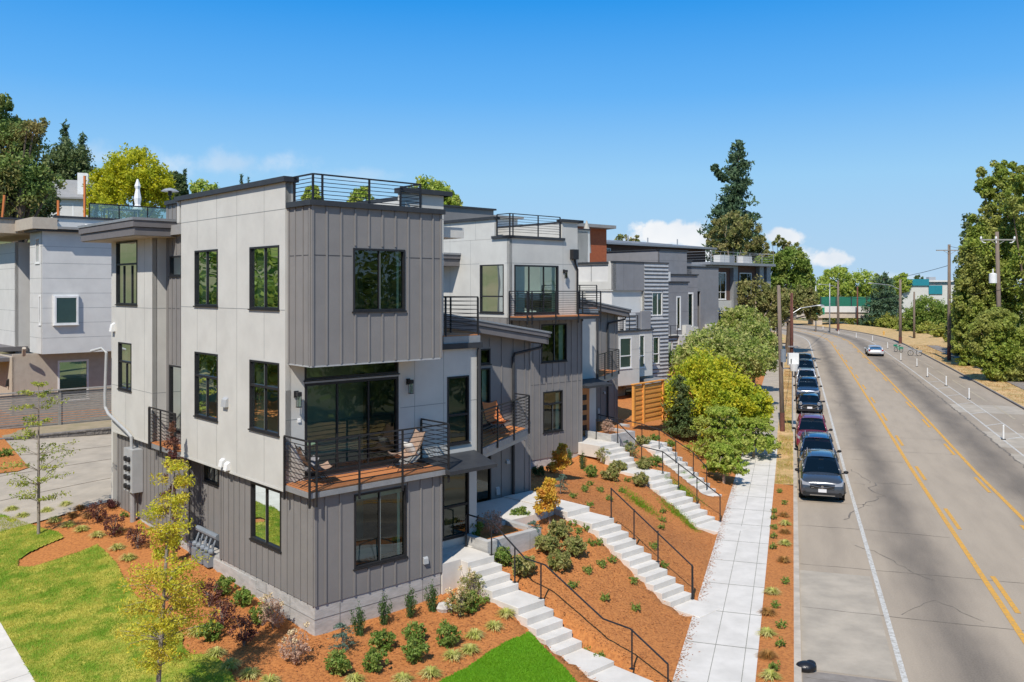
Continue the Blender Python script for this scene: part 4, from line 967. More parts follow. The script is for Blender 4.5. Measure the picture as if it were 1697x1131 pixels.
skew_steps('farthest concrete steps leading down right of the cedar screen', 22.6, 1.3, FL4, -.38, -8.3)
def planter(label, u0, u1, w0, w1, zt, zb):
    t = thing('planter_wall', label, 'planter', G(u0, w0, 0), ROT); L_, D_ = u1-u0, w1-w0
    mb = MB(); mb.box(0, 0, zb, L_, .2, zt).box(L_-.2, .2, zb, L_, D_, zt).box(0, .2, zb, .18, D_, zt)
    for z in (zb+(zt-zb)*.45,): mb.box(.05, -.003, z, L_-.05, .0, z+.012, 1)
    for a in (L_*.4, L_*.78): mb.box(a, -.003, zb+.1, a+.012, 0, zt-.05, 1)
    o = mb.build('wall', ['foundation', 'board_line'], t); MB().box(.18, .2, zb, L_-.2, D_, zt-.12).build('soil', 'mulch', t)
planter('concrete planter box holding a withered brown shrub beside first porch', 5.5, 7.6, .05, 1.6, 2.12, .9)
planter('concrete planter box by the cedar front door of second townhouse', 19.9, 21.6, 8.0, 9.6, 2.55, 1.2)
pth = thing('concrete_path', 'short concrete path shaded between grey wing and planter', 'path', G(7.2, 3.3, 0), ROT)
MB().box(0, -1.9, 1.5, 2.3, .5, 2.1).box(2.3, -.4, 1.5, 3.6, .5, 2.12).build('slab', 'concrete_new', pth)
def handrail(label, pts, posts, r=.022, hh=.0):
    """pts: world-frame (u, v, z) of the top rail; posts: (u, v, ztop, zfoot)"""
    o = pts[0]; x, y, _ = G(o[0], -o[1]); zf = posts[0][3]; t = thing('handrail', label, 'handrail', (x, y, zf), ROT, 'black handrails beside the concrete steps')
    L_ = lambda u, v, z: (u-o[0], -(v-o[1]), z-zf)
    MB().tube([L_(*p) for p in pts], r, 8).build('rail', 'black_metal', t)
    for (u, v, zt, zz) in posts:
        m = MB(); m.tube([L_(u, v, zz), L_(u, v, zt)], r*.95, 8); a = L_(u, v, zz); m.box(a[0]-.05, a[1]-.05, a[2], a[0]+.05, a[1]+.05, a[2]+.012); m.build('post', 'black_metal', t)
hr = .93
handrail('black handrail nearest the camera beside first steps', [(5.38, -.85, 1.85+hr), (5.38, .25, 1.85+hr), (5.38, 1.6, 1.13+hr), (5.38, 2.35, 1.13+hr), (5.38, 4.35, .28+hr), (5.38, 5.2, .28+hr), (5.38, 6.3, .16+hr*.6)],
         [(5.38, -.85, 1.85+hr, 1.85), (5.38, .25, 1.85+hr, 1.85), (5.38, 1.2, 1.36+hr, 1.33), (5.38, 2.2, 1.13+hr, 1.15), (5.38, 5.25, .28+hr, .28), (5.38, 6.3, .16+hr*.6, .16)])
handrail('black handrail on the middle steps', [(10.55, .1, 1.96+hr), (10.55, 3.25, .2+hr), (10.55, 3.25, .2)],
         [(10.55, .12, 1.96+hr, 1.96), (10.55, 1.05, 1.47+hr, 1.47), (10.55, 1.98, .98+hr, .98), (10.55, 3.22, .25+hr, .2)])
def du3(v): return -.234*max(0, v+7.55)
R3 = 19.98
handrail('black handrail following the third steps down from cedar door', [(R3-.1, -8.9, 2.25+hr), (R3-.1, -7.6, 2.25+hr), (R3+du3(-5.9), -6.0, 1.4+hr), (R3+du3(-4.6), -4.6, 1.4+hr), (R3+du3(-1.2), -1.2, .25+hr), (R3+du3(-1.2), -1.2, .2)],
         [(R3-.1, -8.9, 2.25+hr, 2.25), (R3-.1, -7.6, 2.25+hr, 2.25), (R3+du3(-6), -6.0, 1.4+hr, 1.4), (R3+du3(-4.6), -4.6, 1.4+hr, 1.4), (R3+du3(-3.6), -3.6, 1.06+hr, 1.0), (R3+du3(-2.5), -2.5, .68+hr, .62), (R3+du3(-1.2), -1.2, .25+hr, .2)])
handrail('black handrail farthest back beside the cedar screen', [(21.9, -10.6, 2.1+hr), (22.6, -8.4, 1.8+hr), (22.9, -7.6, 1.6+hr), (22.3, -5.2, .9+hr), (21.9, -4.2, .45+hr), (21.9, -4.2, .2)],
         [(21.9, -10.6, 2.1+hr, 2.0), (22.6, -8.4, 1.8+hr, 1.75), (22.9, -7.6, 1.6+hr, 1.5), (22.6, -6.4, 1.25+hr, 1.1), (22.3, -5.2, .9+hr, .8), (21.9, -4.2, .45+hr, .25)])
# ------------------------------------------------------------------ balcony furniture
def butterfly_chair(label, loc, rz, seat_mat='tan_fabric', cat='chair'):
    t = thing('lounge_chair', label, cat, loc, rz, 'lounge chairs on the balconies'); V = []; Q = []
    prof = [(.42, .40), (.30, .33), (.12, .30), (-.08, .34), (-.24, .52), (-.36, .74), (-.42, .92)]; n = 7
    for i, (x, z) in enumerate(prof):
        hw = .33-.05*abs(i-3)/3
        for k in range(n):
            f = (k/(n-1)-.5)*2; V.append((x, f*hw, z+.07*f*f))
    Q = [(i*n+k, i*n+k+1, (i+1)*n+k+1, (i+1)*n+k) for i in range(len(prof)-1) for k in range(n-1)]
    mb = MB(); mb.v = V+[(a, b, c-.02) for a, b, c in V]; m_ = len(V); mb.f = Q+[tuple(q+m_ for q in reversed(f)) for f in Q]; mb.m = [0]*len(mb.f)
    mb.build('seat', seat_mat, t, smooth=True)
    for y in (-.27, .27):
        MB().tube([(.42, y*1.1, 0), (.2, y*.6, .27), (-.42, y*1.1, .0)], .011, 6).tube([(.3, y, .0), (-.3, y*.8, .55)], .011, 6).build('leg', 'black_metal', t)
    MB().tube([(.43, .31, .41), (.30, .33, .37), (-.08, .34, .40), (-.42, .29, .98), (-.44, 0, .94), (-.42, -.29, .98), (-.08, -.34, .40), (.30, -.33, .37), (.43, -.31, .41), (.44, 0, .38), (.43, .31, .41)], .011, 6).build('frame', 'black_metal', t)
    return t
def pillow(label, loc, rot, matn):
    mb = MB(); n = 9; V = []
    for sg in (1, -1):
        for i in range(n):
            for k in range(n):
                x, y = i/(n-1)*2-1, k/(n-1)*2-1; e = (1-x**4)*(1-y**4); V.append((x*.22*(1-.08*(1-abs(y))), y*.22*(1-.08*(1-abs(x))), sg*.07*math.sqrt(max(e, 0))))
    mb.v = V
    for sg in (0, 1):
        for i in range(n-1):
            for k in range(n-1):
                a = sg*n*n+i*n+k; f = (a, a+1, a+n+1, a+n); mb.f.append(f if sg else f[::-1]); mb.m.append(0)
    o = mb.build('pillow', matn, None, loc, smooth=True); o.rotation_euler = rot; tag(o, label, 'pillow', 'pillows on the balcony chairs')
butterfly_chair('tan sling lounge chair at left end of front cedar balcony', G(.35, .62, 4.44), ROT+math.radians(-15))
butterfly_chair('tan sling lounge chair at right end of front cedar balcony', G(3.1, .58, 4.44), ROT+math.radians(172))
butterfly_chair('orange cushioned chair on the slanted balcony of the grey wing', G(8.6, 3.2, 4.49), ROT+math.radians(-100), 'orange_cushion')
pillow('white pillow leaning on tan chair at right end of balcony', G(3.22, .58, 4.95), (0, math.radians(58), ROT), 'white_trim')
pillow('dark pillow lying on tan chair at left end of balcony', G(.28, .62, 4.92), (0, math.radians(-55), ROT-.2), 'slate_panel')
st_ = thing('side_table', 'small round table beside the orange cushioned chair', 'table', G(7.4, 3.2, 4.49)); MB().tube([(0, 0, .42), (0, 0, .45)], .24, 16).build('tabletop', 'cedar_deck', st_)
for k in range(3): a = k*2.09; MB().bar((.18*math.cos(a), .18*math.sin(a), 0), (.05*math.cos(a), .05*math.sin(a), .42), .02).build('leg', 'black_metal', st_)

# ------------------------------------------------------------------ neighbour on the left, fence, wall
NB = thing('neighbour_house', 'pale panelled neighbouring house at left edge with brown eaves and white bay', 'house', G(2.7, 32.9, 0), ROT)
hN = []
panel_wall(NB, 'R', 0, 0, 12, 5.75, 12.3, hN, hs=[6.6, 7.4, 8.2, 9.0, 9.8, 10.6, 11.5], main='pale_panel')
# visible window of the bay, white framed and proud
hx = [(1.05, 2.15, 7.25, 8.9)]
window(NB, 'R', -.12, .55, 1.75, 7.3, 8.85, frame='white_trim', inner='white_trim', fw=.1, deep=-.02, proud=.06)
MB().box(.5, -.11, 7.25, 1.8, -.002, 8.9).build('window_casing', 'white_trim', NB)
hNL = [(.25, .65, 7.3, 8.9), (.5, 1.3, 10.6, 12.0)]
panel_wall(NB, 'L', 0, 0.02, 2.4, 5.75, 12.3, hNL, hs=[6.6, 7.4, 8.2, 9.0, 9.8, 10.6, 11.5], main='pale_panel')
window(NB, 'L', 0, *hNL[0], frame='white_trim', fw=.09); window(NB, 'L', 0, *hNL[1], frame='white_trim', fw=.09, mull=[.9])
vent(NB, 'R', 0, 5.3, 8.5, .35, .28, .3)
lap_wall(NB, 'L', 1.2, 2.4, 4.6, 5.5, 12.2, [(2.9, 3.9, 8.1, 9.8)], main='gray_wood', sp=.22); window(NB, 'L', 1.2, 2.9, 3.9, 8.1, 9.8, frame='white_trim', fw=.1)
panel_wall(NB, 'L', -.2, 4.6, 12, 5.5, 11.9, hs=[6.8, 8.0, 9.2, 10.4, 11.3], main='pale_panel'); panel_wall(NB, 'R', 4.6, -.2, 1.4, 5.5, 11.9, main='pale_panel')
# tan ground floor set back
hg = [(1.0, 2.6, 3.1, 5.3), (4.2, 6.6, 3.1, 5.3)]
panel_wall(NB, 'R', .9, -1.2, 12, 2.0, 5.75, hg, vs=[2.9, 4.0], main='tan_stucco', seam='tan_stucco'); [window(NB, 'R', .9, *h, frame='white_trim', fw=.1) for h in hg]
panel_wall(NB, 'L', -1.2, .9, 9, 2.0, 5.6, main='tan_stucco', seam='tan_stucco')
MB().box(-2.3, 1.5, 5.35, .4, 5, 5.55).build('porch_roof', 'fascia', NB); MB().box(-2.5, 4.4, 5.7, .4, 9, 5.95).build('porch_roof', 'fascia', NB)
vent(NB, 'L', -1.2, 1.7, 4.0, .15, .4, .15, 'dark_plastic')
for (a, b, c_, d, z0, z1, m_) in ((-.4, -.4, 14, 2.0, 12.3, 12.42, 'dark_trim'), (-.6, -.5, 0.6, 3.0, 12.4, 13.0, 'tan_stucco'), (.6, -.6, 14, 5, 12.42, 12.55, 'roof_gray'), (-1.4, 3.0, 1.5, 13, 12.3, 13.05, 'tan_stucco'), (1.5, 3.2, 14, 13, 12.5, 13.3, 'pale_panel'), (1.4, 3.1, 14, 3.3, 13.3, 13.42, 'dark_trim'), (-1.5, 2.9, 1.6, 13, 13.05, 13.15, 'dark_trim')):
    MB().box(a, b, z0, c_, d, z1).build('roof', m_, NB)
downspout(NB, [(3.1, -.1, 12.5), (3.1, 3.0, 12.9)], .1, 'white_trim'); downspout(NB, [(-.8, .3, 6.1), (-.75, .6, 5.7)], .1, 'tan_stucco')
# roof terrace rail of glass, heater, umbrella, posts
gl = MB(); gl.box(3.4, 3.35, 13.45, 13.5, 3.38, 14.2); gl.build('glass_balustrade', 'glass_clear', NB)
rl = MB(); rl.bar((3.4, 3.36, 14.24), (13.5, 3.36, 14.24), .07)
for k in range(7): rl.bar((3.4+k*1.68, 3.36, 13.4), (3.4+k*1.68, 3.36, 14.24), .06)
rl.build('balustrade_frame', 'black_metal', NB)
for k, (a, b, h_) in enumerate([(-.2, 7.6, 1.6), (2.0, 4.4, 1.2), (3.3, 3.9, 2.7), (11.8, 4.5, 1.0)]):
    x, y, z = G(2.7+a, 32.9+b, 13.2); tag(MB().bar((0, 0, 0), (.05*(k == 0)*3, 0, h_), .11).build('orange_post', 'orange_post', None, (x, y, z)), ['orange timber post leaning at left end of neighbour roof', 'thick orange timber post near the neighbour roof edge', 'tall orange timber post beside the glass balustrade', 'short orange timber post right end of neighbour roof terrace'][k], 'post', 'orange posts on the neighbour roof')
x, y, z = G(10.2, 40, 13.4); pm = thing('closed_umbrella', 'closed white parasol standing on the neighbouring roof terrace', 'umbrella', (x, y, z))
MB().tube([(0, 0, 0), (0, 0, 2.9)], .03, 6).build('pole', 'galv', pm); MB().tube([(0, 0, 1.0), (0, 0, 1.3), (0, 0, 1.7), (0, 0, 2.3), (0, 0, 2.5), (0, 0, 2.95)], [.34, .17, .24, .13, .2, .05], 7).build('canopy', 'white_trim', pm)
x, y, z = G(11.0, 36.7, 13.4); ph = thing('patio_heater', 'mushroom shaped patio heater on the neighbouring roof terrace', 'heater', (x, y, z))
MB().tube([(0, 0, 0), (0, 0, .8), (0, 0, .82), (0, 0, 1.7)], [.22, .22, .04, .04], 10).build('body', 'black_metal', ph); MB().tube([(0, 0, 1.7), (0, 0, 1.95)], .12, 10).build('burner', 'black_metal', ph); MB().tube([(0, 0, 1.95), (0, 0, 2.1), (0, 0, 2.16)], [.55, .3, .05], 14).build('hood', 'galv', ph)
ts = thing('roof_table', 'dark dining table set behind the glass balustrade', 'table', G(7.4, 37.2, 13.35), ROT); MB().box(0, 0, .7, 2, .9, .76).build('tabletop', 'black_metal', ts)
for (a, b) in ((.1, .1), (1.9, .1), (.1, .8), (1.9, .8)): MB().bar((a, b, 0), (a, b, .7), .06).build('leg', 'black_metal', ts)
# fence, retaining wall, bank
gr = lambda u, w: hz(*G(u, w)[:2])
MB().box(0, 0, 0, .1, .1, .1)
fn = thing('slat_fence', 'weathered grey horizontal slat fence behind the driveway', 'fence', G(-9, 30.2, 2.2), ROT)
for a in (0, 2.9, 5.9, 8.9, 11.8, 14.8, 17.6): MB().box(a-.06, -.07, -.3, a+.06, .06, 1.85).build('post', 'gray_wood', fn)
pn = MB()
for k in range(15):
    pn.box(.0, -.02, .02+k*.118, 17.6, .012, .115+k*.118)
pn.build('slat_panel', 'gray_wood', fn); MB().box(-.1, -.12, 1.85, 17.7, .1, 1.9).build('rail', 'gray_wood', fn)
rw = MB()
rr = random.Random(2)
for j in range(2):
    a = -.3*j
    while a < 20: L_ = rr.uniform(.38, .46); rw.box(a+.006, rr.uniform(-.02, .02), .2*j+.006-.1, a+L_-.006, .3, .2*j+.194-.1); a += L_
rw.box(-.3, -.04, .305, 20, .32, .37)
tag(rw.build('retaining_wall', 'rock_wall', None, G(-8, 27.75, 1.88), ROT), 'low grey split block retaining wall along the driveway', 'wall')
bk = MB().hexa([(-8, 28.0, 1.7), (12, 28.0, 1.7), (12, 30.4, 1.7), (-8, 30.4, 1.7), (-8, 28.0, 2.18), (12, 28.0, 2.18), (12, 30.4, 2.3), (-8, 30.4, 2.3)]); o = bk.build('bank', 'tan_bank', None, G(0, 0), ROT); tag(o, kind='structure')
o = MB().box(-12, 30.4, 1.8, 16, 33.5, 2.28).build('bank', 'tan_bank', None, G(0, 0), ROT); tag(o, kind='structure')
# sale board
X, Y, Z = G(-4.6, 29.8, 2.2); sb = thing('sale_board', 'white property sale board with a photo panel in front of fence', 'sign', (X, Y, Z), ROT)
MB().box(0, -.03, .45, 2.1, .03, 2.0).build('panel', 'board_white', sb); MB().box(.1, -.04, 1.1, 2.0, -.031, 1.7).build('picture', 'board_photo', sb)
MB().box(.1, -.05, 1.16, 1.0, -.041, 1.24).box(.1, -.05, .92, 1.7, -.041, .98).box(.1, -.05, .76, 1.9, -.041, .8).box(.1, -.05, .62, 1.5, -.041, .66).build('text', 'slate_panel', sb)
for a in (.15, 1.95): MB().box(a-.05, 0.03, 0, a+.05, .12, 2.05).build('post', 'gray_wood', sb)
gb = thing('orange_panel_fence', 'orange cedar and grey metal gate panel at left edge', 'fence', G(-5.2, 31.0, 2.2), ROT); MB().box(0, 0, 0, 2.6, .08, 2.5).build('panel', 'cedar_deck', gb); MB().box(0, -.03, 2.5, 2.6, .06, 4.2).build('panel', 'silver_siding', gb)

# cedar screen right of the third house wing
sc_ = thing('cedar_screen', 'bright cedar horizontal board screen beside the grey wing', 'fence', G(25.9, 11.7, 1.9), ROT+math.radians(8))
sm = MB()
for k in range(16): sm.box(.1, -.02+(.03 if k % 2 else 0), .05+k*.13, 3.1, .03, .17+k*.13)
sm.build('board_panel', 'fence_wood', sc_)
for a in (.0, 1.0, 3.1): MB().box(a, -.07, 0, a+.14, .05, 2.2).build('post', 'fence_wood', sc_)
MB().box(-.05, -.1, 2.2, 3.3, .1, 2.25).build('rail', 'fence_wood', sc_)

# ------------------------------------------------------------------ row of other houses further up the street
h3 = thing('modern_house', 'white and slate modern house with silver corrugated corner and recessed terrace', 'house', G(34.9, 20.85), ROT)
panel_wall(h3, 'R', 0, 0, 3.3, 9.15, 11.05, vs=[1.1, 2.2], main='slate_panel', seam='slate_seam')
hc = [(4.2, 5.35, 7.35, 9.0), (4.2, 5.1, 5.9, 7.3), (4.3, 5.0, 3.9, 5.8)]
lap_wall(h3, 'R', 0, 3.3, 6.05, .5, 11.05, [hc[0], hc[2]]); window(h3, 'R', 0, *hc[0], frame='white_trim', inner='white_trim', mull=[4.85]); window(h3, 'R', 0, *hc[2], frame='white_trim', trans=[4.6])
panel_wall(h3, 'L', 0, 0, .45, 9.15, 11.12, t=.3); panel_wall(h3, 'L', 0, .45, 6, 9.15, 9.75, t=.3); MB().box(-.03, .4, 10.95, .25, 6, 11.1).build('parapet_cap', 'dark_trim', h3)
lap_wall(h3, 'L', 1.9, .4, 8, 9.7, 11.1); railing(h3, [(.12, .5), (.12, 5.8)], 10.85, 9.9, 9.75, 8, posts=[(.3, .65)])
cap(h3, [((-.05, -.05), (6.1, .2))], 11.05, h=.09)
panel_wall(h3, 'R', 2.6, -3, 3.3, 6.4, 9.15, [(-.8, .3, 7.2, 8.6)], main='white_panel'); window(h3, 'R', 2.6, -.8, .3, 7.2, 8.6); panel_wall(h3, 'L', 3.3, 0, 2.6, 6.4, 9.15)
MB().box(0, .05, 9.1, 3.3, 6, 9.2).build('soffit', 'pale_panel', h3)
# bays on the street side
bay = [(-2.3, -2.6, 0.0), ]
hb_ = [(-2.15, -.95, 4.1, 6.1)]
panel_wall(h3, 'R', -2.4, -2.35, -.15, 3.0, 6.45, hb_, hs=[5.3, 4.0]); window(h3, 'R', -2.4, *hb_[0], frame='white_trim', inner='white_trim', trans=[4.9], fw=.08); MB().box(-2.3, -2.3, 2.95, -.2, 2.6, 6.4).build('wall', 'white_panel', h3)
cap(h3, [((-2.45, -2.5), (-.1, -2.2))], 6.45, h=.1); railing(h3, [(-2.3, -2.3), (-.2, -2.3)], 7.5, 6.6, 6.5, 7, posts=[(.3, .6)])
lap_wall(h3, 'R', -1.2, -.15, .9, 2.5, 7.6)
hb2 = [(1.2, 1.75, 3.9, 6.1)]
panel_wall(h3, 'R', -1.3, .9, 2.6, 3.3, 6.4, hb2, hs=[4.9]); window(h3, 'R', -1.3, *hb2[0], frame='white_trim', trans=[4.7]); cap(h3, [((.85, -1.4), (2.65, -1.1))], 6.4, h=.08); MB().box(.95, -1.2, 3.3, 2.6, 1, 6.35).build('wall', 'white_panel', h3)
panel_wall(h3, 'R', -.6, 2.3, 3.3, 1.5, 7.7, main='slate_panel'); MB().box(.9, -.5, 6.5, 3.2, .6, 7.6).build('wall', 'slate_panel', h3)
MB().box(-.5, -3.4, 2.75, 1.5, -1.3, 2.9).build('canopy', 'metal_flashing', h3); MB().box(1.5, -2.6, 2.95, 3.4, -.6, 3.1).build('canopy', 'metal_flashing', h3)
panel_wall(h3, 'R', -.9, -3, 3.3, .8, 3.2, [(.2, 1.9, .9, 2.7)], main='tan_stucco', seam='tan_stucco'); window(h3, 'R', -.9, .2, 1.9, .9, 2.7, mull=[1.0])
MB().box(.1, .2, .5, 5.9, 9, 10.95).box(-2.5, 2.7, .5, 0, 9, 9).build('wall', 'pale_panel', h3)
# white stepped house behind
h4 = thing('white_house', 'plain white stepped house with closed parasol on its roof', 'house', G(33, 32), ROT)
panel_wall(h4, 'L', 0, -6, 6, 4, 13.6, hs=[12.6]); panel_wall(h4, 'R', -6, 0, 5.2, 4, 13.6, vs=[2, 4]); cap(h4, [((-.1, -1.5), (3.2, 6)), ((-.05, -6.1), (5.2, -5.9))], 13.6, h=.1)
MB().box(-.5, -1, 13.6, 2.5, 5, 14.6).build('wall', 'pale_panel', h4); MB().box(-.8, -1.4, 14.6, 2.8, 5.2, 14.75).build('roof_edge', 'roof_gray', h4); MB().box(-1.4, -2.5, 12.2, 2.5, 3, 12.4).build('roof_edge', 'metal_flashing', h4)
MB().box(0, -6, 4, 5, 6, 13.5).build('wall', 'white_panel', h4)
# slate house
h5 = thing('slate_house', 'dark slate panelled house with stepped roofs behind silver corrugated corner', 'house', G(0, 0), ROT)
cA = [(53.35, 54.0, 5.6, 8.6)]
panel_wall(h5, 'R', 29.4, 49.5, 55.1, 1, 9.8, cA, hs=[8.9, 7.2], main='slate_panel', seam='slate_seam'); window(h5, 'R', 29.4, *cA[0], frame='white_trim', fw=.12); cap(h5, [((49.4, 29.3), (55.2, 29.7))], 9.8, h=.12); MB().box(49.6, 29.6, 1, 55, 36, 9.75).build('wall', 'slate_panel', h5)
vent(h5, 'R', 29.4, 51.2, 7.6, .5, .3, .25); MB().box(50.2, 31.0, 9.8, 54.6, 34, 10.8).build('wall', 'pale_panel', h5)
cB = [(59.2, 60.3, 5.4, 8.9), (61.4, 62.4, 5.4, 8.9)]
panel_wall(h5, 'R', 34.1, 58.0, 63.1, 1, 10.6, cB, hs=[9.4, 7.2], main='slate_panel', seam='slate_seam'); [window(h5, 'R', 34.1, *h_, frame='white_trim', fw=.16) for h_ in cB]; cap(h5, [((57.9, 34.0), (63.2, 34.4))], 10.6, h=.12); MB().box(58.1, 34.3, 1, 63, 41, 10.55).build('wall', 'slate_panel', h5)
panel_wall(h5, 'R', 36.2, 59.6, 64.2, 2, 13.1, hs=[12.1, 10.2], main='slate_panel', seam='slate_seam'); panel_wall(h5, 'L', 59.6, 36.2, 52, 8, 13.1, vs=[40, 45], hs=[12.1], main='slate_panel', seam='slate_seam'); cap(h5, [((59.5, 36.1), (64.3, 36.5)), ((59.5, 36.1), (59.9, 52))], 13.1, h=.12); MB().box(59.8, 36.4, 2, 64, 50, 13.0).build('wall', 'slate_panel', h5)
panel_wall(h5, 'R', 38, 64.3, 67.5, 2, 12.2, main='slate_panel', seam='slate_seam', hs=[11]); cap(h5, [((64.3, 37.9), (67.6, 38.2))], 12.2, h=.1)
for (a, b, w_, d_, zz) in ((51.6, 27.8, 1.5, 1.6, 5.2), (54.2, 29.0, .8, .5, 6.0), (58.6, 32.0, 1.7, 2.1, 5.6), (62.0, 33.2, 1.0, 1.0, 4.9)): MB().box(a, b, 1, a+w_, b+d_-.02, zz).build('bay', 'white_panel', h5)
railing(h5, [(49.6, 27.9), (51.5, 27.9)], 6.1, 5.2, 5.1, 7, posts=[(.5,)]); lap_wall(h5, 'R', 28.0, 48.9, 51.6, 1, 5.1, [(49.4, 50.9, 2.8, 4.7)]); window(h5, 'R', 28.0, 49.4, 50.9, 2.8, 4.7, frame='white_trim', inner='white_trim', mull=[50.2]); cap(h5, [((48.8, 27.8), (51.7, 28.2))], 5.1, h=.1)
# second slate house and brown house with roof terrace
h6 = thing('slate_house', 'farther slate grey house with silver sided slot beside the brown house', 'house', G(66.5, 38.0), ROT)
panel_wall(h6, 'R', 0, 0, 6, 2, 11.6, [(1.6, 2.6, 3, 9.0)], hs=[9.2, 7], main='slate_panel'); lap_wall(h6, 'R', .6, 1.5, 2.7, 2, 9.1); MB().box(.1, .7, 2, 5.9, 9, 11.5).build('wall', 'slate_panel', h6); cap(h6, [((-.1, -.1), (6.1, .3))], 11.6, h=.1)
MB().box(3.4, -1.0, 2, 5.6, 0, 5.4).build('wall', 'white_panel', h6)
h7 = thing('brown_house', 'tall brown house with grey piers and a furnished roof terrace', 'house', G(73.5, 40.5), ROT)
hh7 = [(1.2, 4.2, 8.0, 11.2), (7.0, 9.6, 8.4, 11.2), (1.2, 4.2, 3.8, 6.6), (7.0, 9.6, 3.4, 7.2)]
panel_wall(h7, 'R', 0, 0, 12.5, 1, 12.0, hh7, main='brown_siding', seam='brown_siding')
for h in hh7: window(h7, 'R', 0, *h, frame='white_trim', inner='white_trim', mull=[(h[0]+h[1])/2+.4], trans=[h[2]+.9], fw=.14, glassm='glass_bright')
for a in (-.1, 5.0, 10.6, 12.2): MB().box(a, -.5, 1, a+.9, .3, 12.0).build('pier', 'metal_flashing', h7)
panel_wall(h7, 'R', -.2, .8, 5, 6.7, 7.9); MB().box(.1, .3, 1, 12.3, 9, 11.9).build('wall', 'brown_siding', h7)
MB().box(-.8, -1.3, 12.0, 12.9, 9, 12.3).build('roof', 'metal_flashing', h7); MB().box(-3.5, -.6, 11.7, 5, 8, 11.95).build('roof', 'metal_flashing', h7); railing(h7, [(-.5, 8), (-.5, -1.2), (12.6, -1.2), (12.6, 8)], 13.5, 12.5, 12.3, 3, posts=[(.5,), (.2, .4, .6, .8), (.5,)], matname='galv')
for k, (a, b) in enumerate([(3, 0), (5.6, 1), (8.4, .4)]): MB().box(a, b, 12.3, a+1.9, b+.9, 13.2).build('planter_box', ['pale_panel', 'metal_flashing', 'pale_panel'][k], h7)
MB().box(6.6, -1.6, 3.0, 12.4, 0, 3.25).build('balcony_slab', 'dark_trim', h7); railing(h7, [(6.6, -1.5), (12.3, -1.5)], 4.3, 3.4, 3.2, 6, posts=[(.5,)])
# long brown block with solar roof, rust coloured house
h8 = thing('brown_block', 'long brown apartment block with a low pitched pale roof above the row', 'building', G(52, 52, 0), ROT)
hh8 = [(3.6, 6.2, 13.0, 14.1), (16, 18.5, 13.0, 14.2), (26, 28.5, 13, 14.2)]
panel_wall(h8, 'R', 0, 0, 38, 3, 14.6, hh8, main='brown_siding', seam='brown_siding'); [window(h8, 'R', 0, *h, frame='white_trim', inner='white_trim', fw=.15) for h in hh8]
MB().box(.1, .2, 3, 37.9, 12, 14.5).build('wall', 'brown_siding', h8); MB().hexa([(-1, -1.2, 14.6), (39, -1.2, 14.6), (39, 12, 14.6), (-1, 12, 14.6), (-1, -1.2, 14.85), (39, -1.2, 14.85), (39, 12, 16.2), (-1, 12, 16.2)]).build('roof', 'metal_flashing', h8)
rr = random.Random(9)
for k in range(7): a = 4+k*5+rr.uniform(-1, 1); MB().tube([(a, 2, 14.9), (a, 2, 15.7+rr.uniform(0, .6))], .09, 6).build('roof_vent', 'galv', h8)
for k in range(3): a = 8+k*8.5; MB().hexa([(a, 1, 15.05), (a+7, 1, 15.05), (a+7, 4, 15.35), (a, 4, 15.35), (a, 1, 15.15), (a+7, 1, 15.15), (a+7, 4, 15.45), (a, 4, 15.45)]).build('roof_panel', 'slate_panel', h8)
h9 = thing('rust_house', 'rust red panelled house with a pale overhanging roof behind white house', 'house', G(49, 50, 0), ROT)
MB().box(-1, -12.5, 3, 4.2, -1.0, 15.0).build('wall', 'rust_siding', h9); MB().hexa([(-1.6, -13.2, 15.0), (4.8, -13.2, 15.0), (4.8, 0, 14.6), (-1.6, 0, 14.0), (-1.6, -13.2, 15.3), (4.8, -13.2, 15.3), (4.8, 0, 14.9), (-1.6, 0, 14.3)]).build('roof', 'roof_gray', h9)
x, y, z = G(39.5, 27.5, 11.2); pu = thing('closed_umbrella', 'closed tan parasol on the roof terrace of the corrugated house', 'umbrella', (x, y, z)); MB().tube([(0, 0, 0), (0, 0, 3.2)], .04, 6).build('pole', 'galv', pu); MB().tube([(0, 0, .8), (0, 0, 1.4), (0, 0, 2.6), (0, 0, 3.3)], [.35, .3, .25, .04], 8).build('canopy', 'soffit', pu)
# hillside house upper left
hh = thing('hillside_house', 'small grey hillside house with white gabled roof and dormer', 'house', (-56, 108, 17), math.radians(20))
MB().box(-3.4, 0, -2, 3.8, 7, 3.4).build('wall', 'pale_panel', hh); MB().hexa([(-4.0, -.6, 3.3), (4.4, -.6, 3.3), (4.4, 4, 5.9), (-4.0, 4, 5.9), (-4.0, -.6, 3.5), (4.4, -.6, 3.5), (4.4, 4, 6.1), (-4.0, 4, 6.1)]).hexa([(-4.0, 4, 5.9), (4.4, 4, 5.9), (4.4, 8, 3.3), (-4, 8, 3.3), (-4.0, 4, 6.1), (4.4, 4, 6.1), (4.4, 8, 3.5), (-4, 8, 3.5)]).build('roof', 'roof_gray', hh)
MB().box(2.6, .2, 3.4, 3.8, 1.4, 6.6).build('chimney', 'white_trim', hh); window(hh, 'R', 0, -.3, 2.2, 1.0, 2.8, frame='white_trim', inner='white_trim', mull=[.5, 1.3], fw=.15); window(hh, 'R', 0, -3.0, -1.3, -.2, 2.2, frame='white_trim', fw=.1)
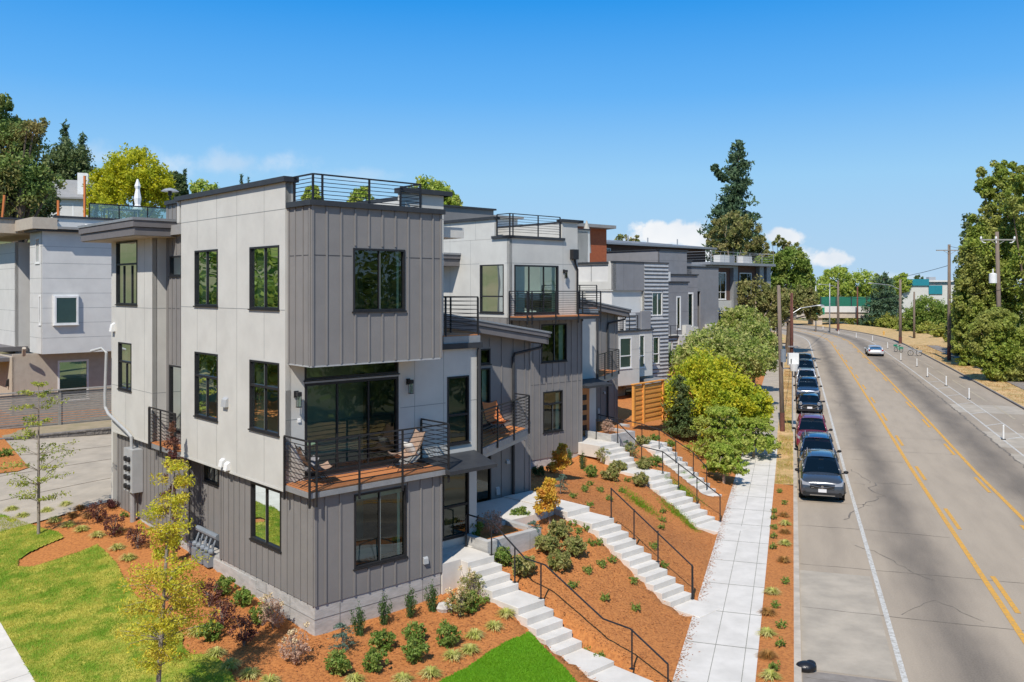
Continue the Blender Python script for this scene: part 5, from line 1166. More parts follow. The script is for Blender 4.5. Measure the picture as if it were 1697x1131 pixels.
# building with teal panels beyond the trees, bridge, green netting
tb = thing('teal_building', 'distant white office building with teal panels and flat roof', 'building', (102.3, 232, 0), math.radians(-4))
MB().box(0, 0, 0, 16, 20, 10.3).build('wall', 'white_panel', tb); MB().box(1.2, 1.5, 10.3, 30, 20, 11.2).build('wall', 'slate_panel', tb); MB().box(.5, .8, 11.2, 31, 21, 11.6).build('roof', 'pale_panel', tb)
MB().box(.6, -.4, 10.2, 6.8, 1.4, 11.9).build('wall_panel', 'teal_panel', tb); MB().box(6.8, -.3, 8.0, 10.2, .05, 10.25).build('wall_panel', 'teal_panel', tb)
for k in range(5): MB().box(7.2+k*1.8, 1.46, 10.45, 8.7+k*1.8, 1.495, 11.05).build('window', 'glass_bright', tb)
MB().box(8.5, 4, 11.6, 10.2, 6, 12.5).build('roof_unit', 'galv', tb)
br = thing('road_bridge', 'pale concrete bridge parapet crossing behind the far bend', 'bridge', (66, 205, 0), math.radians(-3))
MB().box(0, 0, 2.6, 22, 6, 4.0).build('deck', 'concrete', br); MB().box(0, -.3, 3.9, 22, 0, 5.3).build('parapet', 'pale_panel', br)
for k in range(2): MB().box(4+k*12, .5, -2, 6+k*12, 5, 2.6).build('pier', 'concrete', br)
gn = thing('green_netting', 'green mesh fence stretched above the bridge', 'fence', (70, 215, 0)); MB().box(5, 0, 5, 20, .2, 7.4).build('mesh', 'green_mesh', gn)
for k in range(5): MB().box(5+k*3.7, -.15, 0, 5.2+k*3.7, .05, 7.5).build('post', 'dark_trim', gn)
# ------------------------------------------------------------------ plants
def unit(n): v = RNG.normal(size=(n, 3)); return v/np.linalg.norm(v, axis=1)[:, None]
def leaf_quads(c, size, aspect=.5, droop=None, tri=False):
    n = len(c); a = unit(n)
    if droop is not None: a = a*(1-droop[1])+np.array(droop[0])*droop[1]; a /= np.linalg.norm(a, axis=1)[:, None]
    b = np.cross(a, unit(n)); b /= np.linalg.norm(b, axis=1)[:, None]+1e-9
    s = (size*RNG.uniform(.6, 1.3, n))[:, None]; a = a*s; b = b*s*aspect
    return np.stack([c-a, c+b, c+a, c-b], 1).reshape(-1, 3)
def clump_points(center, rad, nsub, nper, sub=.3, hollow=.55, flat=1.0):
    """leaf positions: small clusters spread through the outer part of an ellipsoid"""
    d = unit(nsub); r = RNG.uniform(hollow, 1.0, nsub)**.6; c = d*r[:, None]*np.array(rad)+np.array(center)
    sr = sub*float(np.mean(rad))*RNG.uniform(.5, 1.25, nsub)
    p = np.repeat(c, nper, 0)+unit(nsub*nper)*(RNG.uniform(0, 1, nsub*nper)**.5*np.repeat(sr, nper))[:, None]*np.array([1, 1, flat])
    return p
def leaf_obj(name, pts, size, matname, parent, aspect=.5, droop=None):
    V = leaf_quads(pts, size, aspect, droop); o = bpy.data.objects.new(name, np_mesh(name, V, np.arange(len(V)).reshape(-1, 4), matname)); C.objects.link(o); o.parent = parent; return o
def tree(label, loc, blobs, leaf, size, nper=26, trunk_h=2.0, trunk_r=.15, barkm='bark', name='tree', cat='tree', group=None, limbs=5, dens=1.0, sub=.3, trunk=True, droop=None, limb_show=1.0, hollow=.5):
    """blobs: list of (dx, dy, z, rx, ry, rz, nsub)"""
    t = thing(name, label, cat, loc, 0, group); P_ = np.concatenate([clump_points((b[0], b[1], b[2]), (b[3], b[4], b[5]), max(4, int(b[6]*dens)), nper, sub, hollow) for b in blobs])
    leaf_obj('crown', P_, size, leaf, t, droop=droop)
    if trunk:
        mb = MB(); r = random.Random(hash(label) % 1000 if False else len(label)*7); top = max(b[2] for b in blobs)
        mb.tube([(0, 0, -.6), (r.uniform(-.05, .05)*trunk_h, 0, trunk_h*.5), (r.uniform(-.06, .06)*trunk_h, r.uniform(-.05, .05)*trunk_h, trunk_h), (blobs[0][0]*.6, blobs[0][1]*.6, trunk_h+(top-trunk_h)*.7)], [trunk_r*1.25, trunk_r, trunk_r*.8, trunk_r*.3], 8)
        for b in blobs:
            for k in range(max(1, limbs//len(blobs))):
                a = r.uniform(0, 6.28); e = (b[0]+b[3]*.7*limb_show*math.cos(a), b[1]+b[4]*.7*limb_show*math.sin(a), b[2]+b[5]*r.uniform(-.4, .55)); z0 = trunk_h*r.uniform(.6, 1.0)
                mb.tube([(0, 0, z0), (e[0]*.5+r.uniform(-.2, .2), e[1]*.5, (z0+e[2])/2+r.uniform(-.1, .3)), e], [trunk_r*.5, trunk_r*.3, trunk_r*.1], 6)
        mb.build('trunk', barkm, t)
    return t
def conifer(label, loc, h, r, leaf='leaf_fir', name='conifer', levels=34, size=.4, base=.1, lean=(0, 0), power=1.0, cat='tree', group=None, twin=False, dense=1.0):
    t = thing(name, label, cat, loc, 0, group); P_ = []; mb = MB(); mb.tube([(0, 0, -.5), (lean[0]*.5, lean[1]*.5, h*.5), (lean[0], lean[1], h*.99)], [r*.09, r*.06, .03], 7)
    for i in range(levels):
        f = base+(1-base)*(i+.5)/levels; z = h*f; R_ = r*(1-f)**power*RNG.uniform(.75, 1.15)+.12*r*.3; nb = max(4, int(9*(1-f)+4))
        for k in range(nb):
            a = RNG.uniform(0, 6.283); L_ = R_*RNG.uniform(.6, 1.15); n = max(5, int(L_/size*8*dense)); q = RNG.uniform(.08, 1, n)
            dz = -q*L_*.28+q*q*L_*.16; x = lean[0]*f+np.cos(a)*q*L_; y = lean[1]*f+np.sin(a)*q*L_; wdt = (1-q)*L_*.22+size*.3
            P_.append(np.c_[x+RNG.normal(0, 1, n)*wdt*.6, y+RNG.normal(0, 1, n)*wdt*.6, z+dz+RNG.normal(0, 1, n)*size*.35])
    leaf_obj('crown', np.concatenate(P_), size*.55, leaf, t, aspect=.32); mb.build('trunk', 'bark', t); return t
def gz(x, y): return (x, y, hz(x, y))
def W(px, py, Y): return ((px-CX)/F*Y, Y, H-(py-HY)*Y/F)
# hill behind, upper left
def hill_tree(kind, label, px, ytop, Y, wpx, leaf=None, ybase=380, **k):
    X = (px-CX)/F*Y; z = hz(X, Y); top = H-(ytop-HY)*Y/F; R_ = wpx*Y/F/2; h = top-z
    if kind == 'c': return conifer(label, (X, Y, z), h, R_, leaf or 'leaf_fir', size=k.pop('size', .5), **k)
    zc = h-R_*k.pop('cz', .95); kk = dict(nper=30, trunk_h=h*.45, trunk_r=.25); kk.update(k)
    rz = R_*kk.pop('rz', 1.0); n = kk.pop('n', 70)
    bl = [(0, 0, h-rz, R_*.75, R_*.75, rz, n), (-R_*.45, 0, h-rz*1.35, R_*.6, R_*.6, rz*.7, n//2), (R_*.45, -R_*.2, h-rz*1.4, R_*.62, R_*.6, rz*.7, n//2), (0, 0, h-rz*2.1, R_*.9, R_*.8, rz*.8, n//2)]
    return tree(label, (X, Y, z), bl, leaf or 'leaf_green', k.get('size', .3) if False else kk.pop('size', .3), **kk)
hill_tree('c', 'dark fir rising highest on the hill left of the yellow tree', 108, 205, 135, 70, levels=30, size=.9)
hill_tree('c', 'second dark fir leaning over the hill behind the first', 136, 226, 138, 62, levels=26, size=.9)
hill_tree('b', 'grey green broadleaf tree filling the hill below the firs', 112, 236, 128, 96, 'leaf_dark', size=.24, nper=60, n=130)
hill_tree('b', 'dark green tree on the hill below grey green tree', 78, 290, 112, 90, 'leaf_green', size=.2, nper=60, n=90)
hill_tree('b', 'brilliant chartreuse maple above the neighbouring roof terrace', 222, 250, 92, 128, 'leaf_chartreuse', size=.17, nper=60, n=120, rz=.62)
hill_tree('b', 'smaller chartreuse tree at left foot of the brilliant maple', 172, 285, 96, 64, 'leaf_chartreuse', size=.17, nper=40, n=60)
hill_tree('b', 'dull green crown just right of the chartreuse maple', 288, 284, 125, 46, 'leaf_dark', size=.3)
hill_tree('c', 'slim dark fir spire right of the chartreuse maple', 306, 281, 150, 22, levels=24, size=.6)
hill_tree('b', 'rounded green tree between fir spire and white parapet', 338, 298, 120, 62, 'leaf_layer', size=.25)
hill_tree('c', 'tiny fir tip poking above the long white parapet', 400, 290, 170, 26, levels=20, size=.6); hill_tree('c', 'tiniest fir tip right of the other fir tip', 412, 292, 172, 14, levels=16, size=.5)
hill_tree('c', 'distant fir tip behind the chartreuse maple crown', 240, 243, 160, 26, levels=20, size=.7)
hill_tree('b', 'green maple rising behind the roof railing of nearest house', 715, 298, 56, 92, 'leaf_layer', size=.13, nper=50, n=110, rz=.7)
hill_tree('b', 'green tree crown glimpsed through the roof railing bars', 600, 312, 60, 60, 'leaf_layer', size=.13, nper=40, n=60)
hill_tree('b', 'yellow green tree glimpsed through left bars of roof railing', 518, 308, 62, 36, 'leaf_layer', size=.13, nper=30, n=40)
# ragged pine at the left edge
px_, py_ = -34.6, 62.0; zb = hz(px_, py_); bl = []
for (x, y, r_, n) in [(-6, 205, 1.5, 16), (18, 212, 1.1, 14), (40, 215, 1.2, 14), (58, 205, .7, 8), (10, 250, 2.0, 26), (38, 240, 1.5, 18), (-10, 290, 2.4, 24), (20, 285, 2.2, 30), (52, 275, 1.5, 18), (60, 300, 1.5, 16), (-5, 172, 1.0, 8), (8, 178, .6, 6), (0, 330, 2.5, 26), (30, 320, 2.2, 26)]:
    wx, wy, wz = W(x, y, 62+(x % 5)*.4); bl.append((wx-px_, wy-py_, wz-zb, r_, r_, r_*.5, n))
tree('ragged pine with rusty needle clusters at left edge', (px_, py_, zb), bl, 'leaf_pine', .13, nper=120, trunk_h=14, trunk_r=.35, name='pine_tree', sub=.5, limbs=28)
hill_tree('b', 'dark green broad tree below the ragged pine', 38, 292, 72, 120, 'leaf_dark', size=.13, nper=70, n=130, rz=.6)
hill_tree('b', 'dark tree at far left behind the neighbouring roof', -20, 300, 66, 90, 'leaf_dark', size=.2, nper=30, n=60, rz=.7)

# saplings in the foreground
def sapling(label, base, top_z, layers, leaf, size, trunk_r=.045, name='young_tree', barkm='bark_smooth', nleaf=26, lean=(0, 0), vert=.55):
    x, y, z = base; t = thing(name, label, 'tree', base); mb = MB(); Hh = top_z-z
    mb.tube([(0, 0, -.1), (lean[0]*.3, lean[1]*.3, Hh*.35), (lean[0]*.6, lean[1]*.6, Hh*.7), (lean[0], lean[1], Hh)], [trunk_r*1.2, trunk_r, trunk_r*.6, trunk_r*.2], 8); P_ = []
    r = random.Random(len(label))
    for (f, R_, nb) in layers:
        for k in range(nb):
            a = r.uniform(0, 6.283); L_ = R_*r.uniform(.55, 1.1); z0 = Hh*f; e = Vector((lean[0]*f+math.cos(a)*L_, lean[1]*f+math.sin(a)*L_, z0+L_*r.uniform(.15, .55))); s0 = Vector((lean[0]*f, lean[1]*f, z0)); m = s0.lerp(e, .5)+Vector((0, 0, L_*.06))
            mb.tube([s0, m, e], [.012, .008, .004], 5)
            for q in (.45, .62, .8, 1.0):
                c = s0.lerp(e, q) if q > .5 else m; n = int(nleaf*(.6+q*.5)); rad = .11+.10*L_*q
                P_.append(np.array(c)+unit(n)*(RNG.uniform(0, 1, n)**.5*rad)[:, None]*np.array([1, 1, vert]))
    mb.build('trunk', barkm, t); leaf_obj('crown', np.concatenate(P_), size, leaf, t, aspect=.4); return t
b = on_ground(64, 888)
sapling('thin young tree with sparse green leaves at left lawn edge', b, 9.2-(632-480)*b[1]/F, [(.22, 1.05, 7), (.33, 1.25, 8), (.42, 1.2, 7), (.52, .9, 6), (.62, .65, 5), (.72, .5, 5), (.82, .8, 5), (.9, .5, 5), (.97, .25, 4)], 'leaf_sapling', .05, nleaf=13)
X_ = (258-CX)/F*17.6
sapling('young tree with dense yellow green leaves in the front lawn', (X_, 17.6, hz(X_, 17.6)), 9.2-(770-480)*17.6/F, [(.22, .5, 6), (.27, .7, 8), (.32, .8, 10), (.37, .85, 11), (.42, .85, 11), (.47, .8, 11), (.52, .75, 10), (.57, .65, 9), (.63, .35, 5), (.69, .4, 7), (.74, .5, 8), (.79, .5, 8), (.85, .3, 6), (.92, .35, 7), (.98, .2, 5)], 'leaf_golden', .034, nleaf=30, lean=(.35, .1), vert=1.0)
b = on_ground(287, 935); X_, Y_ = b[0], b[1]
P_ = []
t = thing('purple_tree', 'narrow purple leaved tree behind the dense yellow green tree', 'tree', b); MB().tube([(0, 0, -.1), (.05, 0, 2), (0, 0, 3.6)], [.035, .025, .01], 6).build('trunk', 'bark', t)
leaf_obj('crown', np.concatenate([clump_points((0, 0, z), (.30*s_, .30*s_, .35), 12, 40, .5, .2) for z, s_ in ((.5, .6), (.9, .9), (1.4, 1.1), (1.9, 1.15), (2.4, 1.0), (2.9, .8), (3.4, .6), (3.8, .35))]), .035, 'leaf_purple', t)

# street trees
def sp(px, pyc, Y, label, wpx, hpx, leaf, size, n=120, nper=40, **k):
    X = (px-CX)/F*Y; zg = hz(X, Y); zc = H-(pyc-HY)*Y/F-zg; rx = wpx*Y/F/2; rz = hpx*Y/F/2
    bl = [(0, 0, zc, rx*.8, rx*.8, rz, n), (-rx*.5, -rx*.2, zc-rz*.15, rx*.55, rx*.55, rz*.6, n//2), (rx*.5, -rx*.2, zc-rz*.1, rx*.55, rx*.55, rz*.6, n//2), (0, rx*.2, zc+rz*.45, rx*.5, rx*.5, rz*.5, n//3)]
    k.setdefault('trunk_h', zc*.6); k.setdefault('trunk_r', .14); return tree(label, (X, Y, zg), bl, leaf, size, nper=nper, **k)
sp(1168, 655, 50.5, 'bright yellow green street tree left of the pavement', 150, 135, 'leaf_yellow_green', .10, n=150, nper=60, group='trees along the left pavement')
sp(1228, 672, 49.0, 'second yellow green street tree touching the pavement edge', 100, 100, 'leaf_yellow_green', .10, n=90, nper=55, group='trees along the left pavement')
sp(1190, 592, 66, 'broad cream tipped green tree behind the yellow green trees', 170, 92, 'leaf_cream', .13, n=190, nper=50, group='trees along the left pavement')
sp(1250, 572, 74, 'cream tipped green tree overhanging pavement beside utility pole', 84, 84, 'leaf_cream', .14, n=100, nper=45, group='trees along the left pavement')
sp(1226, 540, 92, 'taller cream tipped tree in front of the brown house', 84, 64, 'leaf_cream', .17, n=120, nper=40, group='trees along the left pavement')
def layered(label, px, py, Y, wpx, hpx, nlay, leaf='leaf_layer'):
    X = (px-CX)/F*Y; zg = hz(X, Y); rx = wpx*Y/F/2; zt = H-(py-hpx/2-HY)*Y/F-zg; zb = max(.5, H-(py+hpx/2-HY)*Y/F-zg); bl = []
    for i in range(nlay):
        f = (i+.5)/nlay
        for k in range(4): a = RNG.uniform(0, 6.28); q = rx*.5*(1-.5*f); bl.append((math.cos(a)*q, math.sin(a)*q, zb+(zt-zb)*f, rx*.6*(1-.4*f), rx*.6*(1-.4*f), .16, 16))
    return tree(label, (X, Y, zg), bl, leaf, .075, nper=34, trunk_h=zt*.8, trunk_r=.06, limbs=len(bl), sub=.3, name='dogwood_tree', barkm='bark_pale', group='layered small trees by the third steps')
layered('layered light green dogwood below the yellow green tree', 1190, 722, 45.5, 110, 95, 5)
layered('layered green dogwood reaching over the end of new pavement', 1248, 728, 47.5, 100, 70, 4)
layered('small slender dogwood standing on the bark beside new pavement', 1200, 775, 41.0, 82, 78, 4)
conifer('dark clipped evergreen in shade right of the cedar screen', gz(*W(1127, 700, 49)[:2]), 3.6, 1.2, 'leaf_dark', size=.18, levels=22, power=.5, dense=1.2)
# big trees right of the road
def mass(label, boxes, leaf, size, Y, nper=34, name='tree', **k):
    """boxes: (px, py, half width px, half height px, nsub)"""
    X0 = (boxes[0][0]-CX)/F*Y; zg = hz(X0, Y); bl = []
    for (x, y, a, b_, n) in boxes:
        dy = RNG.uniform(-.25, .25)*a*Y/F; wx, wy, wz = W(x, y, Y); bl.append((wx-X0, dy, wz-zg, a*Y/F, a*Y/F*.8, b_*Y/F, n))
    kk = dict(trunk_h=max(2, (bl[0][2])*.5), trunk_r=.35); kk.update(k); return tree(label, (X0, Y, zg), bl, leaf, size, nper=nper, name=name, **kk)
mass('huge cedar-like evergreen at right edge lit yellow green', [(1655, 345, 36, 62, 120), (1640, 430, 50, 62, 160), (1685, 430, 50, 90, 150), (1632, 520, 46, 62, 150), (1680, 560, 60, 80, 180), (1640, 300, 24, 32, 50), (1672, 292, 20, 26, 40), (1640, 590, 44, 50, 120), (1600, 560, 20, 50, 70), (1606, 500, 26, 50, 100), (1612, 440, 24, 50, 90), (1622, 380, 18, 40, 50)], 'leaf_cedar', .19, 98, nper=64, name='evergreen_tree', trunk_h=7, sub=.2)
mass('second huge evergreen cut by the right edge', [(1705, 330, 36, 60, 90), (1712, 300, 30, 40, 50), (1725, 450, 50, 90, 120), (1735, 580, 50, 70, 90)], 'leaf_cedar', .19, 92, nper=60, name='evergreen_tree', trunk_h=7, sub=.2)
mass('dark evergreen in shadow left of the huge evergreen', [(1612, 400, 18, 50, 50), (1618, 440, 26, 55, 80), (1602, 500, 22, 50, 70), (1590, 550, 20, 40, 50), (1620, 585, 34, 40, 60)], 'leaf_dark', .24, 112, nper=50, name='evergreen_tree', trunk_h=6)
mass('rounded low evergreen beside the road in front of big evergreens', [(1658, 560, 36, 34, 110), (1690, 585, 40, 45, 110), (1640, 590, 30, 26, 80), (1668, 615, 40, 16, 90), (1628, 560, 22, 34, 80), (1650, 535, 34, 22, 80)], 'leaf_cedar', .15, 83, nper=70, name='evergreen_tree', trunk_h=2.6, trunk_r=.22, sub=.24)
mass('dense round green tree between wooden poles', [(1536, 520, 34, 26, 120), (1512, 536, 26, 24, 80), (1562, 530, 26, 30, 90), (1590, 540, 24, 40, 80)], 'leaf_green', .24, 172, nper=60)
conifer('wide drooping dark conifer behind the middle wooden pole', gz(*W(1465, 540, 200)[:2]), 12, 6.0, 'leaf_fir', size=.75, levels=20, power=.55, base=.0, dense=1.3)
for k, (x, y, a, b_, lab) in enumerate([(1385, 465, 26, 22, 'round green tree left end of the distant bridge'), (1425, 474, 30, 24, 'round green tree behind distant bridge middle'), (1462, 476, 22, 20, 'green tree right of distant bridge middle'), (1492, 470, 16, 16, 'narrow green tree left of teal building'), (1360, 490, 22, 26, 'low green tree beside the distant street light')]):
    mass(lab, [(x, y, a, b_, 90), (x-a*.4, y+b_*.6, a*.7, b_*.7, 40), (x+a*.4, y+b_*.6, a*.7, b_*.7, 40)], 'leaf_layer', .32, 245-k*4, nper=44, group='trees behind the distant bridge', limbs=3)
mass('distant conifer tips above the teal building', [(1524, 462, 7, 5, 14)], 'leaf_dark', .5, 300, nper=20); mass('small dark conifer above distant bridge trees', [(1456, 462, 5, 10, 14)], 'leaf_dark', .4, 255, nper=20)
# end of the house row
conifer('tall leaning dark fir with ragged split top', gz(*W(1208, 480, 140)[:2]), 30.2, 6.4, 'leaf_fir', size=.8, levels=46, power=.55, base=.15, lean=(1.6, 0), dense=1.6)
mass('side leader of foliage of dark fir bending left', [(1184, 279, 5, 5, 8), (1190, 288, 6, 6, 10), (1198, 297, 7, 8, 12)], 'leaf_fir', .4, 139, nper=40, name='conifer', trunk=False)
mass('tall olive eucalyptus with pale branching trunk in front of fir', [(1215, 375, 34, 24, 60), (1190, 400, 26, 22, 40), (1240, 395, 26, 30, 50), (1225, 430, 38, 30, 46), (1262, 405, 14, 14, 16), (1200, 455, 30, 26, 34), (1240, 470, 30, 30, 40)], 'leaf_olive', .2, 122, nper=60, barkm='bark_pale', trunk_r=.34, limbs=16, name='eucalyptus_tree', sub=.24)
mass('open brown branched tree against the clouds', [(1290, 400, 14, 8, 12), (1312, 412, 16, 10, 16), (1285, 425, 20, 14, 18), (1270, 440, 18, 14, 18)], 'leaf_olive', .26, 118, nper=28, barkm='bark_pale', trunk_r=.2, limbs=12, name='eucalyptus_tree', sub=.28)
mass('rounded green tree at the bend above olive thicket', [(1305, 440, 32, 26, 100), (1276, 452, 28, 28, 80), (1328, 462, 22, 28, 80), (1300, 485, 40, 34, 110), (1255, 470, 26, 30, 70)], 'leaf_green', .2, 116, nper=60)
mass('olive brown thicket tree at the bend beside red pole', [(1250, 490, 34, 28, 70), (1285, 500, 28, 26, 60), (1330, 500, 24, 24, 60), (1275, 530, 24, 20, 40), (1345, 515, 14, 16, 30)], 'leaf_olive', .18, 104, nper=60, barkm='bark_pale', limbs=10)
mass('olive tree behind the brown house terrace', [(1218, 500, 20, 24, 40), (1205, 470, 18, 24, 34)], 'leaf_olive', .24, 118, nper=36)
mass('bare topped yellowish tree behind the brown block', [(1032, 402, 14, 14, 26), (1055, 398, 10, 9, 10)], 'leaf_olive', .3, 130, nper=16)
# hedgerow bushes along the far verge (one per bush)
hb = [(1352, 516, 245), (1372, 520, 236), (1396, 523, 226), (1422, 525, 216), (1446, 529, 206), (1470, 536, 196), (1492, 540, 186), (1515, 545, 174), (1540, 550, 162), (1565, 553, 150), (1336, 522, 250), (1588, 556, 138), (1612, 556, 126), (1408, 518, 228), (1384, 515, 238), (1456, 536, 200), (1503, 548, 178)]
for k, (x, y, Y) in enumerate(hb):
    lab = ['yellow green verge bush %s' % q for q in ('leftmost at distant bridge end', 'under the distant street sign', 'left of the marked wooden pole', 'right of the marked wooden pole', 'below the distant bridge centre', 'left of the middle pole', 'right beside the middle pole', 'below the dense round tree', 'right of the slender guy wire', 'just left of the tall T pole', 'at the far bend by the bridge', 'right behind the tall T pole', 'in deep shade under evergreens', 'behind the distant pole base', 'tall one before the bridge parapet', 'low one left of the middle pole', 'low one right of middle pole')][k]
    yg = HY+(H-roadz(Y)-.1)*F/Y; mass(lab, [(x, (y-15+yg)/2, 16, (yg-y+15)/2+2, 60), (x+10, (y-8+yg)/2, 14, (yg-y+8)/2+2, 40), (x-10, (y-7+yg)/2, 14, (yg-y+7)/2+2, 40)], 'leaf_hedge', .2, Y, nper=34, name='verge_bush', cat='bush', trunk=False, group='bushes along the far verge', hollow=.1)
# trees beside and behind the viewpoint (they show in the panes)
RT = [(-36, 34, 10, 5.5, 'left of the side pavement beyond the frame'), (-34, 24, 11, 6, 'left of the front lawn beyond the frame'), (-30, 14, 11, 6, 'farther left of front lawn beyond the frame'), (-46, 30, 14, 7, 'behind the first trees beyond left frame'), (-24, 2, 11, 6, 'left behind the viewpoint'), (-10, -26, 12, 6.5, 'directly behind the viewpoint'), (14, -30, 12, 7, 'behind the viewpoint near the road')]
for k in range(7): q = ST(-26+k*9.5, 29+(k % 3)*2); RT.append((q[0], q[1], 8+(k*3) % 5, 5.0, 'across the road beyond right frame, %s in the row' % ['first', 'second', 'third', 'fourth', 'fifth', 'sixth', 'seventh'][k]))
for (x, y, h_, r_, lb) in RT: tree('green tree '+lb, (x, y, hz(x, y)-.3), [(0, 0, h_*.55, r_, r_, h_*.45, 110), (r_*.4, 0, h_*.4, r_*.8, r_*.8, h_*.3, 50)], 'leaf_green', .3, nper=34, trunk_h=h_*.4, trunk_r=.25, group='trees beside and behind the viewpoint')

# ---- small planting: one prototype per kind, copied
def proto(name, build):
    o = bpy.data.objects.new(name, build()); return o
def shrub_mesh(kind):
    r = random.Random(kind); V = None
    if kind == 'shrub': P_ = clump_points((0, 0, .24), (.30, .30, .22), 46, 34, .30, .2); V = leaf_quads(P_, .034, .5)
    elif kind == 'variegated': P_ = clump_points((0, 0, .28), (.38, .36, .26), 52, 30, .28, .2); V = leaf_quads(P_, .06, .38)
    elif kind == 'small': P_ = clump_points((0, 0, .10), (.15, .15, .09), 14, 14, .45, .2); V = leaf_quads(P_, .032, .5)
    elif kind == 'yew':
        P_ = []
        for k in range(22):
            a = RNG.uniform(0, 6.28); q = RNG.uniform(0, .16); h_ = RNG.uniform(.5, .95)*(1-q*1.6); n = 70; f = RNG.uniform(0, 1, n)
            P_.append(np.c_[np.cos(a)*q*(.5+f*.9)+RNG.normal(0, .022, n), np.sin(a)*q*(.5+f*.9)+RNG.normal(0, .022, n), f*h_*.95+.02])
        V = leaf_quads(np.concatenate(P_), .028, .3, ((0, 0, 1), .55))
    elif kind == 'tuft' or kind == 'spike':
        n = 260 if kind == 'tuft' else 110; a = RNG.uniform(0, 6.283, n); L_ = RNG.uniform(.7, 1.2, n)*(.30 if kind == 'tuft' else .5); el = RNG.uniform(.35, 1.25, n) if kind == 'tuft' else RNG.uniform(.6, 1.45, n); V = []
        wd = .007 if kind == 'tuft' else .014
        d = np.c_[np.cos(a)*np.cos(el), np.sin(a)*np.cos(el), np.sin(el)]; s = np.c_[-np.sin(a), np.cos(a), np.zeros(n)]*wd; b0 = np.c_[np.cos(a), np.sin(a), np.zeros(n)]*.03; m = b0+d*(L_*.55)[:, None]; drop = np.cos(el)*.45+.05; e = m+d*(L_*.45)[:, None]*np.array([1, 1, .2])-np.c_[np.zeros(n), np.zeros(n), L_*drop*.4]
        e[:, 2] = np.maximum(e[:, 2], .01)
        V = np.concatenate([np.stack([b0-s, b0+s, m+s, m-s], 1).reshape(-1, 3), np.stack([m-s, m+s, e+s*.2, e-s*.2], 1).reshape(-1, 3)])
    elif kind == 'mat': P_ = np.c_[RNG.normal(0, .5, 1400), RNG.normal(0, .17, 1400), RNG.uniform(.02, .15, 1400)]; V = leaf_quads(P_, .05, .12, ((0, 0, 1), .6))
    elif kind == 'fern':
        P_ = []
        for k in range(16):
            a = k*.9; zt = .15+.55*k/16; n = 60; f = RNG.uniform(.1, 1, n); L_ = .34*(1-.5*k/16); P_.append(np.c_[np.cos(a)*f*L_+RNG.normal(0, .03, n), np.sin(a)*f*L_+RNG.normal(0, .03, n), zt+f*.12-f*f*.16+RNG.normal(0, .01, n)])
        V = leaf_quads(np.concatenate(P_), .035, .28)
    elif kind == 'twiggy': P_ = clump_points((0, 0, .38), (.36, .36, .32), 90, 14, .24, .3); V = leaf_quads(P_, .026, .55)
    elif kind == 'maple':
        P_ = np.concatenate([clump_points((RNG.uniform(-.2, .2), RNG.uniform(-.2, .2), z), (.36*s_, .36*s_, .16), 30, 30, .4, .2) for z, s_ in ((.55, 1), (.8, 1.15), (1.05, 1.0), (1.3, .6))]); V = leaf_quads(P_, .045, .6)
    elif kind == 'ground': P_ = np.c_[RNG.normal(0, .12, 90), RNG.normal(0, .12, 90), RNG.uniform(.01, .09, 90)]; V = leaf_quads(P_, .03, .5)
    return V
def mk(kind, leaf):
    V = shrub_mesh(kind); return np_mesh('plant', V, np.arange(len(V)).reshape(-1, 4), leaf)
KIND = {'shrub': ('shrub', 'leaf_shrub', 'round_shrub', 'shrub'), 'variegated': ('variegated', 'leaf_variegated', 'variegated_shrub', 'shrub'), 'small': ('small', 'leaf_shrub', 'small_shrub', 'shrub'), 'yew': ('yew', 'leaf_yew', 'upright_yew', 'shrub'),
        'tuft': ('tuft', 'leaf_tuft', 'grass_tuft', 'plant'), 'rust': ('tuft', 'leaf_rust', 'rusty_grass', 'plant'), 'spike': ('spike', 'leaf_purple', 'flax_plant', 'plant'), 'barberry': ('twiggy', 'leaf_purple', 'purple_shrub', 'shrub'), 'mat': ('mat', 'leaf_turf', 'grass_mat', 'plant'),
        'fern': ('fern', 'leaf_blue', 'feathery_shrub', 'shrub'), 'dead': ('twiggy', 'leaf_brown', 'withered_shrub', 'shrub'), 'maple': ('maple', 'leaf_maple', 'yellow_maple', 'shrub'), 'blue': ('fern', 'leaf_blue', 'blue_spruce', 'shrub'), 'ground': ('ground', 'leaf_shrub', 'seedling', 'plant'), 'dark': ('shrub', 'leaf_dark', 'dark_shrub', 'shrub'), 'twig': ('twiggy', 'leaf_variegated', 'sparse_shrub', 'shrub')}
VAR = {}
